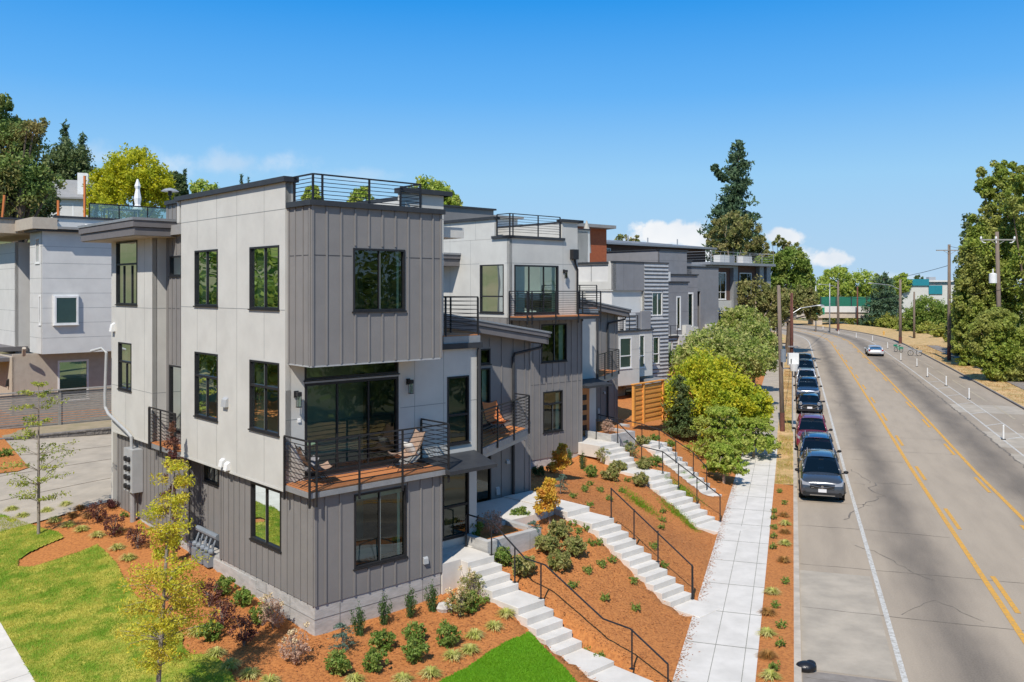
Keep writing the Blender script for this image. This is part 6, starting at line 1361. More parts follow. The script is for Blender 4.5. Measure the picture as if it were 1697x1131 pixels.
def plant(kind, px, py, label, s=1.0, group=None, rot=None, uw=None, flowers=0):
    k = KIND[kind]; vs = VAR.setdefault(kind, [])
    if len(vs) < 2: vs.append(mk(k[0], k[1]))
    me = vs[RNG.integers(len(vs))]
    X, Y, Z = on_ground(px, py) if uw is None else uw
    t = thing(k[2], label, k[3], (X, Y, Z), (RNG.uniform(0, 6.28) if rot in (None, 'mat') else rot), group)
    if rot == 'mat': t.rotation_euler = (0, .42, -.85); t.scale = (s, s, s*RNG.uniform(.9, 1.1))
    o = bpy.data.objects.new('foliage', me); C.objects.link(o); o.parent = t
    if kind in ('dead', 'twig', 'barberry', 'maple', 'yew', 'fern', 'blue'):
        mb = MB(); r = random.Random(int(px*7+py)); hh_ = {'maple': 1.3, 'yew': .5, 'fern': .6, 'blue': .6}.get(kind, .65)
        for q in range(7 if kind != 'maple' else 4): a = r.uniform(0, 6.28); d = .24*r.uniform(.3, 1)*(1 if kind in ('dead', 'twig', 'barberry', 'maple') else .25); mb.tube([(0, 0, -.03), (d*.4*math.cos(a), d*.4*math.sin(a), hh_*.5), (d*math.cos(a), d*math.sin(a), hh_*r.uniform(.7, 1.0))], [.012, .008, .003], 5)
        mb.build('stem', 'bark_smooth', t)
    if flowers:
        r = random.Random(int(px))
        for q in range(flowers):
            a = r.uniform(0, 6.28); d = r.uniform(.08, .36); z = r.uniform(.4, .85); mb = MB(); fx, fy = d*math.cos(a), d*math.sin(a)
            V = leaf_quads(np.array([fx, fy, z])+unit(46)*(RNG.uniform(0, 1, 46)**.5*.075)[:, None], .02, .8); o = bpy.data.objects.new('flower_head', np_mesh('flower_head', V, np.arange(len(V)).reshape(-1, 4), 'cream_flower')); C.objects.link(o); o.parent = t
            mb.tube([(0, 0, 0), (fx*.6, fy*.6, z*.6), (fx, fy, z)], .005, 4); mb.build('stem', 'bark_smooth', t)
    return t
G1 = 'upright yews along the concrete footing'
plant('yew', 596, 1054, 'upright dark yew leftmost of four by the footing', .85, G1); plant('yew', 635.5, 1036, 'upright dark yew second of four by the footing', .82, G1); plant('yew', 679, 1024, 'upright dark yew third of four by the footing', .85, G1); plant('yew', 717, 1014, 'upright dark yew rightmost of four beside pale stone', .95, G1)
plant('fern', 568, 1082, 'feathery blue green shrub beside the foundation corner', 1.15)
G2 = 'small round shrubs in the front bark bed'
for (x, y, s, lb) in [(633.5, 1077, .95, 'small round shrub below second yew'), (686.5, 1068, .9, 'small round shrub below third yew'), (742.5, 1070, .85, 'small round shrub below rightmost yew'), (738, 1042, .65, 'small green shrub right of the pale stone'), (688, 1097, .9, 'small round shrub in middle of front row'), (561, 1118, .95, 'small round shrub at left end of front row'), (621, 1111, .95, 'small round shrub second in front row'),
                      (372, 985, .8, 'green shrub nearest the gas meters in left bed'), (402, 1006, 1.0, 'bright green shrub along the left footing'), (434, 1033, 1.1, 'larger dark green shrub along the left footing'), (347, 1062, 1.1, 'pale green shrub at lawn edge of left bed')]:
    plant('small' if s < .7 else 'shrub', x, y, lb, s*(1.1 if s < .7 else .39), G2)
G3 = 'yellow grass tufts in the bark beds'
for (x, y, s, lb) in [(787, 1056, 1.1, 'yellow grass tuft right of the round shrubs'), (778.5, 1081, .95, 'yellow grass tuft nearest front green lawn edge'), (838.6, 1021, .9, 'grass tuft beside the landing of first steps'), (819, 1042, 1.1, 'green yellow grass tuft below the first steps'), (667, 1131, 1.2, 'large grass tuft at bottom centre of front bed'), (713, 1120, 1.2, 'large pale grass tuft right of bottom centre'), (750, 1091, .5, 'tiny grass tuft in front bed'), (587, 1132, 1.0, 'grass tuft at very bottom of front bed'),
                      (382, 1106, 1.0, 'grass tuft by the lawn under yellow green tree'), (414, 1122, 1.0, 'grass tuft at bottom of left bed'), (446, 1134, 1.0, 'grass tuft cut by bottom edge left of centre'), (358, 1087, 1.0, 'grass tuft at the shaded lawn corner'), (295, 1034, .9, 'grass tuft behind the yellow green tree crown'), (326, 1051, 1.2, 'pale grass tuft on lawn curve of left bed'),
                      (37, 858, 1.1, 'grass tuft left of the thin young tree'), (19, 847, .9, 'grass tuft at the left edge by the driveway'), (90, 865, .8, 'grass tuft right of the thin young tree'), (113, 873, 1.1, 'bright grass tuft near the lawn edge by thin tree'), (78, 849, 1.1, 'grass tuft behind the thin young tree'), (109, 839, 1.3, 'wide grass tuft at driveway edge'), (161, 890, 1.1, 'grass tuft in shade between purple shrubs'), (194, 911, 1.3, 'large striped grass tuft on left lawn curve'), (212, 928, 1.3, 'large striped grass tuft behind yellow green tree'), (136, 880, .9, 'shaded grass tuft at lawn bulge'), (194, 882, 1.2, 'leafy yellow tuft behind purple tree')]:
    plant('tuft', x, y, lb, s, G3)
for (x, y, s, lb) in [(133, 845, 1.0, 'rusty orange grass tuft at driveway corner'), (119, 857, .9, 'rusty orange grass tuft left in left bed'), (148, 858, 1.0, 'rusty orange grass tuft right in left bed')]: plant('rust', x, y, lb, s, 'rusty grasses in the left bed')
plant('shrub', 8, 762, 'green shrub in the small bed left of driveway', .9); plant('tuft', 22, 778, 'yellow tuft at the tip of the small bed left of driveway', 1.3); plant('tuft', 5, 781, 'leafy tuft at left edge in the small driveway bed', 1.4)
plant('spike', 184, 843, 'spiky dark flax plant at corner of driveway', 1.3)
plant('small', 206, 858, 'dark green shrub below the electric meters', 1.6)
for (x, y, s, lb) in [(161, 866, .8, 'purple shrub nearest the driveway'), (188, 889, .7, 'purple shrub shaded by the yellow tree'), (228, 910, .9, 'dark purple shrub left of yellow green crown'), (368, 1043, .9, 'purple shrub between green shrubs and lawn'), (404, 1071, .8, 'purple shrub left of the dried hydrangea'), (347, 1006, .7, 'thin dry purple shrub by the left footing')]: plant('barberry', x, y, lb, s*.62, 'purple shrubs in the left bed')
plant('dead', 488, 1099, 'dried brown hydrangea left of foundation corner', 1.45, flowers=6)
plant('dead', 452, 1043, 'pale dried flower shrub against the left footing', .9, flowers=7)
plant('twig', 762, 1022, 'cream flowering hydrangea beside the first steps', 1.0, flowers=12); plant('twig', 783, 993, 'pinkish flowering hydrangea against the porch side', .8, flowers=5); plant('shrub', 778, 1014, 'low leafy plant under the cream hydrangea', .55); plant('small', 803, 1000, 'small dark shrub by the upper porch steps', 1.3)
stn = MB(); stn.ball((0, 0, .1), (.2, .15, .16), 7); stn.ball((.16, .06, .07), (.13, .12, .12), 6); tag(stn.build('pale_stone', 'stone', None, on_ground(735, 1014)), 'pale rock beside the rightmost yew', 'rock')
# between the flights
plant('maple', 932, 797, 'golden yellow maple near the second house footing', 1.15, 'golden maples between the steps'); plant('maple', 911, 871, 'two tiered golden maple right of the concrete path', 1.25, 'golden maples between the steps')
for (x, y, s, k, lb) in [(892, 790, 1.2, 'dark', 'dark shrub in the deepest shade at second house footing'), (916, 784, 1.1, 'dark', 'dark shrub behind the golden yellow maple'), (944, 771, .7, 'yew', 'small dark yew left against second house footing'), (964.5, 778, .95, 'yew', 'upright yew by the second house footing'), (979, 791, .8, 'shrub', 'green bushy shrub below upright yew on slope'), (929, 819, .8, 'fern', 'blue green shrub between the two golden maples'),
                        (1024, 784, .9, 'variegated', 'tan and green shrub left of third steps'), (1012.6, 797, .7, 'variegated', 'variegated shrub just below the tan and green shrub'), (1000, 768, .9, 'twig', 'sparse flowering shrub beside third porch'), (1062, 806, .85, 'variegated', 'leafy shrub at the turn of third steps'), (926.6, 893, .75, 'variegated', 'big leafy shrub below the two tiered maple'), (950.5, 920, .8, 'variegated', 'widest variegated shrub in middle of the slope'), (905, 917, .55, 'variegated', 'yellow edged shrub left of widest variegated shrub'), (927, 946, .72, 'variegated', 'variegated shrub lowest of the cluster'),
                        (886, 902, 1.25, 'blue', 'blue grey spruce by the planter corner'), (868, 953, .95, 'variegated', 'tall yellow green shrub beside first handrail'), (835, 937, .6, 'shrub', 'small green shrub at the planter foot'), (862, 866, .9, 'shrub', 'green shrub on the shaded path end'), (1065.5, 740, .7, 'variegated', 'green shrub before the cedar screen left'), (1085, 736, .75, 'shrub', 'green shrub before the cedar screen right'), (1068, 776, .8, 'variegated', 'round shrub between third and farthest steps left'), (1086, 773, .85, 'shrub', 'round shrub between third and farthest steps right'), (1048, 758, .8, 'twig', 'pinkish shrub right of the third planter'), (1040, 755, .8, 'blue', 'blue green shrub right of the third planter'), (1110, 745, .7, 'shrub', 'green shrub left of farthest rail bend')]:
    plant(k, x, y, lb, s)
plant('dead', 0, 0, 'withered tan shrub filling the first planter box', 1.75, uw=G(6.5, .95, 1.95)); plant('shrub', 0, 0, 'thin green shrub left inside the first planter', .9, uw=G(5.95, 1.2, 2.0)); plant('dead', 0, 0, 'withered shrub in the second planter box', 1.4, uw=G(20.7, 8.9, 2.4)); plant('barberry', 0, 0, 'dark reddish twiggy shrub behind withered tan shrub', .9, uw=G(5.9, 1.4, 1.95))
small = [(969, 815), (978, 805), (995, 815), (1031, 817), (1039, 799), (1010, 830), (978, 841), (950, 826), (972, 878), (959, 884), (949, 872), (997, 939), (974, 950), (1050, 967), (1054, 1013), (1003, 996), (950, 975), (979, 904), (993, 903), (1015, 932), (1098, 865), (1098, 851), (1084, 824), (1096, 878), (1100, 941), (1084, 909), (994, 1095), (974, 1082), (970, 812)]
PH = ['just below the bushy shrub under the upright yew', 'right behind the shrub under the upright yew', 'below the bushy shrub, right of two others', 'below the leafy shrub at the turn', 'just above right of the leafy shrub on the slope', 'left of the long green grass patch', 'between golden maple and middle steps rail top', 'beside the blue green shrub near the pale stone path', 'on the upper edge of the concrete path', 'just above the middle steps landing', 'right of the two tiered golden maple', 'beside the top tread of middle steps', 'below the widest variegated shrub', 'touching the upper rail of the middle steps', 'lowest on the slope beside the middle steps', 'in the lower slope left of middle steps', 'low left slope under the variegated cluster', 'right above the middle steps landing edge', 'alone above the middle steps', "left of the middle handrail's second post", 'nearest the third steps, upper of two', 'nearest the third steps, under upper one', 'against the edge of the third steps', 'nearest the third steps, lowest of three', "beside the middle handrail's last post", "right of the middle handrail's second post", 'at the bottom edge beside the first handrail', 'beside the first handrail lower bend', 'under the upright yew by the second footing']
for (x, y), ph_ in zip(small, PH): plant('small', x, y, 'small green shrub '+ph_, RNG.uniform(.5, 1.0), 'small shrubs dotted over the bark slopes')
for (x, y, s, lb) in [(1059, 836, 1.0, 'long green grass patch left of third steps'), (1118, 850, .9, 'green grass patch hugging the third steps lower left'), (1133, 815, 1.0, 'green grass patch between third and farthest steps'), (1144, 873, .5, 'small grass patch at foot of third rail'), (1108, 785, .9, 'grass patch high between third and farthest steps'), (1150, 800, .8, 'weedy grass patch right of the farthest steps')]:
    plant('mat', x, y, lb, s, 'grass patches on the bark slope', rot='mat')
strip = [(1292, 817), (1300, 836), (1283, 850), (1299, 856), (1282, 861), (1301, 870), (1283, 877), (1301, 884), (1282, 892), (1300, 903), (1281, 910), (1299, 931), (1302, 967), (1280, 984), (1285, 1007), (1273, 1018), (1295, 1040), (1271, 1053), (1293, 1072), (1272, 1090), (1283, 1111), (1276, 1124)]
for k, (x, y) in enumerate(strip):
    D = (H-.12)*F/(y-HY); kind = ['small', 'tuft', 'small', 'rust'][k % 4] if y > 840 else 'small'
    plant(kind, 0, 0, '%s %s from the graphite suv in the kerbside strip' % ({'small': 'small green plant', 'tuft': 'little grass tuft', 'rust': 'rusty little grass'}[kind], ['first', 'second', 'third', 'fourth', 'fifth', 'sixth', 'seventh', 'eighth', 'ninth', 'tenth', 'eleventh', 'twelfth', 'thirteenth', 'fourteenth', 'fifteenth', 'sixteenth', 'seventeenth', 'eighteenth', 'nineteenth', 'twentieth', 'twenty first', 'twenty second'][k]), .8 if kind == 'small' else .6, 'plants in the kerbside strip', uw=((x-CX)/F*D, D, .12))
# dry grass of the verge
def scatter_grass(name, n, s0, s1, t0, t1, matname, hgt_, zf):
    s = RNG.uniform(s0, s1, n); t = RNG.uniform(t0, t1, n); n1 = np.sin(s*1.7)+np.sin(s*.63+t*3)+RNG.normal(0, .8, n); k = n1 > -.3; s, t = s[k], t[k]; X = P0[0]+s*DS[0]+t*DT[0]; Y = P0[1]+s*DS[1]+t*DT[1]; Z = zf(X, Y); n = len(X)
    h = RNG.uniform(.4, 1, n)*hgt_; a = RNG.uniform(0, 6.28, n); wd = .012*hgt_/.1; ln = RNG.normal(0, .5, (n, 2))*h[:, None]
    V = np.stack([np.c_[X-np.cos(a)*wd, Y-np.sin(a)*wd, Z], np.c_[X+np.cos(a)*wd, Y+np.sin(a)*wd, Z], np.c_[X+ln[:, 0], Y+ln[:, 1], Z+h]], 1).reshape(-1, 3)
    o = bpy.data.objects.new(name, np_mesh(name, V, np.arange(3*n).reshape(-1, 3), matname)); C.objects.link(o); tag(o, kind='stuff')
rzv = lambda X, Y: np.interp(Y, [-50, 45, 63, 95, 150, 400], [0, 0, .3, .6, .8, 1.0])+.12
scatter_grass('dry_grass', 16000, 22.3, 80, 1.85, 2.62, 'leaf_rust', .07, rzv); scatter_grass('dry_grass', 26000, 20, 124, 19.2, 27, 'leaf_rust', .14, rzv)
scatter_grass('weeds', 3500, 22.3, 48, 1.9, 2.66, 'leaf_lawn', .10, rzv)
# ------------------------------------------------------------------ vehicles
def loft(sections, mb, m=0, close=True):
    """sections: list of rings (same count) -> quads"""
    n = len(sections[0]); base = len(mb.v)
    for r in sections: mb.v += [tuple(p) for p in r]
    for i in range(len(sections)-1):
        for k in range(n-1):
            a = base+i*n+k; mb.f.append((a, a+1, a+n+1, a+n)); mb.m.append(m)
    if close:
        mb.f.append(tuple(base+k for k in range(n))[::-1]); mb.m.append(m); e = base+(len(sections)-1)*n; mb.f.append(tuple(e+k for k in range(n))); mb.m.append(m)
def car(name, label, s, t, paint, L_=4.6, Wd=1.84, Ht=1.68, style='suv', rails=True, rear=False, group='cars parked along the kerb', roofglass=False, mini=False):
    """front points towards the camera (-y local); origin on the ground at the front bumper"""
    x, y = ST(s, t); rot = math.atan2(-DS[0], DS[1]); z = roadz(y)
    if rear: rot += math.pi
    T = thing(name, label, 'car', (x, y, z), rot, group); h = Wd/2; k = Ht/1.68
    if style == 'suv': prof = [(0.0, .52, .60), (.04, .80, .70), (.12, .93, .76), (.55, 1.02, .86), (1.18, 1.10, .93), (L_-.35, 1.13, .92), (L_-.08, 1.05, .86), (L_, .75, .78)]; gh = [(1.10, 1.07), (1.95, 1.60), (2.4, 1.67), (3.6, 1.65), (L_-.62, 1.57), (L_-.18, 1.12)]
    elif style == 'mini': prof = [(0, .50, .56), (.05, .74, .68), (.25, .88, .78), (.95, .97, .88), (L_-.3, 1.0, .9), (L_, .78, .8)]; gh = [(.98, .96), (1.55, 1.38), (2.0, 1.44), (3.1, 1.42), (L_-.3, 1.36), (L_-.08, .98)]
    else: prof = [(0, .48, .62), (.05, .66, .72), (.2, .76, .80), (.7, .86, .88), (1.15, .92, .92), (L_-1.0, .98, .92), (L_-.15, .96, .84), (L_, .72, .78)]; gh = [(1.05, .92), (1.95, 1.36), (2.35, 1.43), (3.2, 1.42), (L_-1.15, 1.28), (L_-.45, .98)]
    secs = []
    for (yy, zt, wf) in prof:
        zt *= k; w_ = h*(.90+.10*min(1, (wf-.5)/.35)); z0 = .26 if .1 < yy < L_-.1 else .34
        secs.append([(-w_*.92, yy, z0), (-w_*.99, yy, .42), (-w_, yy, zt*.62), (-w_*.97, yy, zt*.86), (-w_*.86, yy, zt*.975), (-w_*.45, yy, zt+.012), (0, yy, zt+.02), (w_*.45, yy, zt+.012), (w_*.86, yy, zt*.975), (w_*.97, yy, zt*.86), (w_, yy, zt*.62), (w_*.99, yy, .42), (w_*.92, yy, z0), (0, yy, z0-.02)])
    mb = MB(); loft([r+[r[0]] for r in secs], mb); body = mb.build('body', paint, T, smooth=True); sd = body.modifiers.new('sub', 'SUBSURF'); sd.levels = 1; sd.render_levels = 1
    # cabin: pillars + glass as separate shells
    g0 = gh; ws0, ws1, r0, r1, b0, b1 = g0; wb, wt = h*.86, h*.66
    def wz(z_): f = (z_-ws0[1])/(ws1[1]-ws0[1]); return wb+(wt-wb)*max(0, min(1.0, f))
    K = lambda p: (p[0], p[1]*k)
    ws0, ws1, r0, r1, b0, b1 = map(K, (ws0, ws1, r0, r1, b0, b1))
    roof = MB(); R_ = [ws1, r0, r1, b0]
    loft([[(-wt-.02, p[0], p[1]-.05), (-wt, p[0], p[1]-.005), (-wt*.6, p[0], p[1]+.03), (0, p[0], p[1]+.042), (wt*.6, p[0], p[1]+.03), (wt, p[0], p[1]-.005), (wt+.02, p[0], p[1]-.05)] for p in R_], roof, close=False)
    for sg in (-1, 1):
        roof.bar((sg*wb*.99, ws0[0]+.05, ws0[1]-.02), (sg*(wt+.005), ws1[0], ws1[1]-.02), .07, .06); roof.bar((sg*wb*.98, b1[0]-.1, b1[1]-.02), (sg*(wt+.005), b0[0]-.05, b0[1]-.02), .16, .08)
        for yy in (r0[0]+.45, r1[0]-.1): roof.bar((sg*(wb*.995), yy, ws0[1]), (sg*(wt+.01), yy, r0[1]-.04), .07, .03)
    roof.build('roof', paint, T, smooth=True)
    gm_ = MB(); gm_.poly([(-wb*.95, ws0[0]+.03, ws0[1]), (wb*.95, ws0[0]+.03, ws0[1]), (wt*.97, ws1[0], ws1[1]-.01), (-wt*.97, ws1[0], ws1[1]-.01)]); gm_.build('windscreen', 'car_glass', T)
    gm_ = MB(); gm_.poly([(-wb*.9, b1[0]-.02, b1[1]+.02), (wb*.9, b1[0]-.02, b1[1]+.02), (wt*.95, b0[0], b0[1]-.02), (-wt*.95, b0[0], b0[1]-.02)]); gm_.build('rear_window', 'car_glass', T)
    for sg in (-1, 1):
        gm_ = MB(); gm_.poly([(sg*wb, ws0[0]+.18, ws0[1]+.01), (sg*wb, b1[0]-.15, b1[1]+.01), (sg*wt, b0[0]-.08, b0[1]-.06), (sg*wt, ws1[0]+.05, ws1[1]-.06)]); gm_.build('side_window', 'car_glass', T)
    inn = MB(); inn.box(-wb*.86, ws0[0]+.25, .5, wb*.86, b1[0]-.2, .75)
    for sg in (-.36, .36):
        inn.box(sg-.22, 2.05, .7, sg+.22, 2.2, 1.25*k); inn.box(sg-.22, 3.0, .7, sg+.22, 3.12, 1.22*k)
    inn.build('interior', 'dark_plastic', T); MB().tube([(.36+.17*math.cos(a/8*6.283), ws0[0]+.62, 1.02*k+.17*math.sin(a/8*6.283)) for a in range(9)], .015, 5).build('steering_wheel', 'slate_panel', T)
    MB().box(-.1, ws1[0]-.12, ws1[1]-.13, .1, ws1[0]-.09, ws1[1]-.06).build('rear_mirror', 'dark_plastic', T)
    # lower trim, grille, lamps, plate
    MB().box(-h*.86, -.015, .28, h*.86, .12, .44).build('bumper', 'dark_plastic' if style == 'suv' else paint, T)
    if mini:
        gr_ = MB(); gr_.tube([(.52*math.cos(a/20*6.283), -.03, .62+.14*math.sin(a/20*6.283)) for a in range(21)], .018, 5); gr_.build('grille_ring', 'chrome', T); MB().box(-.48, -.02, .52, .48, .02, .72).build('grille', 'rubber', T)
        for sg in (-1, 1): MB().tube([(sg*.62, .02, .80), (sg*.62, .14, .83)], .115, 14).build('headlight', 'head_lamp', T)
        for sg in (-1, 1): MB().tube([(sg*.56, -.03, .46), (sg*.56, .02, .46)], .05, 10).build('fog_lamp', 'head_lamp', T)
    else:
        zg = .68*k; q = MB(); q.hexa([(-h*.50, -.02, zg-.09), (h*.50, -.02, zg-.09), (h*.56, .06, zg-.09), (-h*.56, .06, zg-.09), (-h*.54, -.012, zg+.07), (h*.54, -.012, zg+.07), (h*.54, .1, zg+.07), (-h*.54, .1, zg+.07)]); q.build('grille', 'rubber', T)
        MB().tube([(-h*.54, -.01, zg+.06), (-h*.2, -.035, zg+.0), (0, -.04, zg-.02), (h*.2, -.035, zg+.0), (h*.54, -.01, zg+.06)], .012, 5).tube([(-h*.5, -.03, zg-.06), (h*.5, -.03, zg-.06)], .008, 5).build('grille_bar', 'chrome', T)
        MB().tube([(0, -.035, zg), (0, -.02, zg)], .06, 12).build('emblem', 'chrome', T)
        for sg in (-1, 1):
            q = MB(); q.hexa([(sg*h*.54, -.02, zg+.03), (sg*h*.88, .06, zg+.05), (sg*h*.955, .42, zg+.12), (sg*h*.60, .3, zg+.04), (sg*h*.56, .015, zg+.13), (sg*h*.90, .10, zg+.19), (sg*h*.96, .45, zg+.23), (sg*h*.60, .3, zg+.17)]); q.build('headlight', 'head_lamp', T)
            MB().tube([(sg*h*.78, -.02, .42), (sg*h*.78, .05, .42)], .06, 10).build('fog_lamp', 'rubber', T)
        MB().bar((-h*.55, -.03, .33), (h*.55, -.03, .33), .03, .04).build('skid_trim', 'chrome', T)
    MB().box(-.17, -.045, .46, .17, -.03, .60).build('number_plate', 'plate', T)
    for sg in (-1, 1):
        MB().ball((sg*(h+.1), ws0[0]+.28, ws0[1]+.02), (.11, .06, .075), 8).bar((sg*(h-.08), ws0[0]+.28, ws0[1]-.04), (sg*(h+.05), ws0[0]+.28, ws0[1]-.02), .04).build('wing_mirror', paint if style != 'suv' else 'dark_plastic', T, smooth=True)
        q = MB(); q.hexa([(sg*h*.70, L_+.002, .78*k), (sg*h*.93, L_-.12, .78*k), (sg*h*.93, L_-.2, .78*k), (sg*h*.7, L_-.1, .78*k), (sg*h*.66, L_-.03, .95*k), (sg*h*.9, L_-.12, .95*k), (sg*h*.9, L_-.2, .95*k), (sg*h*.66, L_-.1, .95*k)]); q.build('tail_light', 'tail_lamp', T)
        for yy in (.86, L_-.86):
            r_ = .34 if style == 'suv' else .31; w0, w1 = sg*(h-.22), sg*(h+.005); wh = MB().tube([(w0, yy, r_), (w1, yy, r_)], r_, 20).build('wheel', 'rubber', T)
            MB().tube([(w1, yy, r_), (w1+sg*.012, yy, r_)], r_*.66, 14).build('rim', 'wheel_metal', wh)
            MB().tube([(w1+sg*.002, yy+(r_+.05)*math.cos(a), r_+(r_+.05)*math.sin(a)) for a in np.linspace(0, math.pi, 11)], .03, 5).build('wheel_arch', 'dark_plastic', T)
    if rails:
        for sg in (-1, 1): MB().tube([(sg*wt*.93, r0[0]-.1, r0[1]+.02), (sg*wt*.93, r0[0]+.05, r0[1]+.07), (sg*wt*.93, r1[0], r1[1]+.07), (sg*wt*.93, r1[0]+.15, r1[1]+.02)], .015, 6).build('roof_rail', 'galv', T)
    if roofglass: MB().box(-wt*.7, r0[0]-.1, r0[1]+.035, wt*.7, r1[0]-.5, r0[1]+.048).build('sunroof', 'car_glass', T)
    return T
s_of = lambda Y, t=3.85: (Y-P0[1]+t*.3027)/.9531
car('parked_suv', 'dark graphite suv parked nearest the camera', s_of(38.1), 3.87, 'paint_graphite', 4.6, 1.86, 1.70)
car('parked_suv', 'dark blue suv parked directly behind the graphite suv', s_of(43.3), 3.85, 'paint_navy', 4.6, 1.86, 1.68)
car('parked_suv', 'maroon suv parked third from the camera', s_of(49.4), 3.72, 'paint_maroon', 4.6, 1.82, 1.72)
car('parked_hatchback', 'small black hatchback with round headlights behind maroon suv', s_of(62.6), 3.8, 'paint_black', 3.9, 1.75, 1.46, 'mini', rails=False, mini=True)
car('parked_suv', 'dark navy crossover parked behind the small black hatchback', s_of(69.8), 3.8, 'paint_navy', 4.5, 1.82, 1.66)
car('parked_suv', 'white crossover with glass roof in the parked row', s_of(76.4), 3.8, 'paint_white', 4.5, 1.84, 1.68, roofglass=True)
car('parked_suv', 'dark suv parked behind the white crossover', s_of(84.5), 3.8, 'paint_blue_dark', 4.8, 1.92, 1.80)
car('parked_suv', 'farthest dark suv at the end of the parked row', s_of(91.5), 3.8, 'paint_blue_dark', 4.8, 1.92, 1.80)
X, Y = ST(0, 12.7); sw_ = s_of(112.5, 12.7)
cw = car('moving_sedan', 'white sedan driving away along the right hand lane', sw_+4.6, 12.75, 'paint_silver', 4.7, 1.95, 1.50, 'sedan', rails=False, rear=True, group=None)

# ------------------------------------------------------------------ poles, lights, wires
def pole(label, x, y, h, r=.16, lean=(0, 0), matn='wood_pole', base=None, arms=(), name='utility_pole', group='wooden utility poles', z=None):
    z = hz(x, y) if z is None else z; t = thing(name, label, 'pole', (x, y, z), 0, group)
    MB().tube([(0, 0, -.5), (lean[0]*.5, lean[1]*.5, h*.5), (lean[0], lean[1], h)], [r, r*.88, r*.7], 12).build('pole', matn, t, smooth=True)
    if base: MB().tube([(0, 0, -.4), (lean[0]*base/h, 0, base)], [r*1.04, r*1.02], 12).build('base_wrap', 'pole_base', t)
    for (zz, L_, a, ins, drop) in arms:
        d = Vector((math.cos(a), math.sin(a), 0)); c = Vector((lean[0]*zz/h, lean[1]*zz/h-.12, zz)); m = MB(); m.bar(c-d*L_/2, c+d*L_/2, .12, .12)
        for sg in (-1, 1): m.bar(c+d*sg*.75+Vector((0, 0, -.03)), c+Vector((0, 0, -.5)), .04, .04)
        m.build('cross_arm', 'gray_wood', t)
        for q in ins:
            p = c+d*q*L_/2; MB().tube([p+Vector((0, 0, .05)), p+Vector((0, 0, .12)), p+Vector((0, 0, .34))], [.05, .11, .07], 8).build('insulator', 'white_trim', t)
            if drop: MB().tube([p+Vector((0, 0, -.05)), p+d*(-q)*.25+Vector((0, 0, -.28)), p+d*(-q)*.5+Vector((0, 0, -.3))], .05, 6).build('insulator', 'white_trim', t)
    return t
def lamp_arm(t, z0, vec, rise, h_lean=(0, 0)):
    a = Vector((h_lean[0], h_lean[1], z0)); b_ = a+Vector((vec[0], vec[1], rise)); m = MB(); m.tube([a, a+(b_-a)*.35+Vector((0, 0, rise*.35)), b_+Vector((0, 0, .02))], .045, 6).build('lamp_arm', 'galv', t)
    d = Vector((vec[0], vec[1], 0)).normalized(); MB().tube([b_-d*.1, b_+d*.25, b_+d*.7], [.06, .13, .06], 8).build('lamp_head', 'galv', t)
v = W(1573, 594, 105); pole('tallest wooden utility pole with a long bare crossarm right of road', v[0], v[1], 13.8, .22, base=1.7, arms=[(13.1, 3.2, 0, (), False)], z=roadz(105)+.1)
v = W(1658, 655, 88); p4 = pole('near wooden pole with white insulators and transformer before evergreens', v[0], v[1], 14.3, .24, lean=(-.35, 0), arms=[(13.5, 3.5, 0, (-.95, -.1, .95), True)], z=roadz(88)+.1)
MB().tube([(-.8, -.1, 9.2), (-.8, -.1, 10.1)], .36, 14).tube([(-.8, -.1, 10.1), (-.8, -.1, 10.2)], [.36, .16], 14).build('transformer', 'white_trim', p4)
MB().tube([(-.8, -.1, 10.15), (-.8, -.1, 10.6)], .06, 6).build('insulator', 'white_trim', p4)
v = W(1492, 566, 138); pm_ = pole('middle wooden pole carrying a street lamp over the road', v[0], v[1], 10.0, .24, base=1.0, z=roadz(138)); lamp_arm(pm_, 8.4, (-4.6, -.5), 1.0)
v = W(1389, 541, 178); pm2 = pole('distant wooden pole with tagged base and lamp arm at bend', v[0], v[1], 10.2, .26, base=1.4, z=roadz(178)); lamp_arm(pm2, 8.6, (-3.4, 0), .8)
v = W(1421, 520, 200); pole('plain thin brown pole beside the distant bridge', v[0], v[1], 8.6, .2, matn='pole_base', z=1.2, name='utility_pole')
v = W(1515, 545, 150); pole('slim grey brown pole between middle and tallest poles', v[0], v[1], 7.6, .2, z=1.2)
v = W(1312, 585, 98); p3_ = pole('reddish brown pole with street lamp left of the road', v[0], v[1], 8.2, .2, matn='pole_base', z=roadz(98)); lamp_arm(p3_, 5.9, (2.9, 0), .9)
MB().box(-.5, -.35, 2.2, .6, -.15, 2.35).build('bracket', 'slate_panel', p3_)
x, y = ST(32.2, 2.2); v = W(1297, 725, 55.5); pL = pole('near weathered grey pole standing in dry verge left of cars', v[0], v[1], 9.2, .15, lean=(-.25, 0), base=1.2, z=roadz(55)+.1)
MB().box(.0, -.2, 3.95, 1.1, -.1, 4.02).build('bracket', 'slate_panel', pL); MB().tube([(-.05, -.3, 4.4), (-.05, -.3, 5.2)], .17, 10).build('transformer', 'blue_gray', pL)
nb = thing('white_equipment_cabinet', 'white rounded cabinet hung beside the weathered grey pole', 'cabinet', (v[0]+.55, v[1]-.2, roadz(55)+4.3)); MB().box(-.28, -.18, 0, .35, .18, .75).tube([(.03, -.2, .1), (.03, -.2, -.35)], [.3, .2], 12).build('shell', 'white_trim', nb); MB().tube([(-.15, -.24, .4), (-.15, -.24, .05), (.05, -.24, -.1), (.22, -.24, .1)], .03, 6).build('cable_loop', 'rubber', nb); MB().bar((0, 0, -4.2), (0, 0, 0), .06).build('bracket', 'galv', nb)
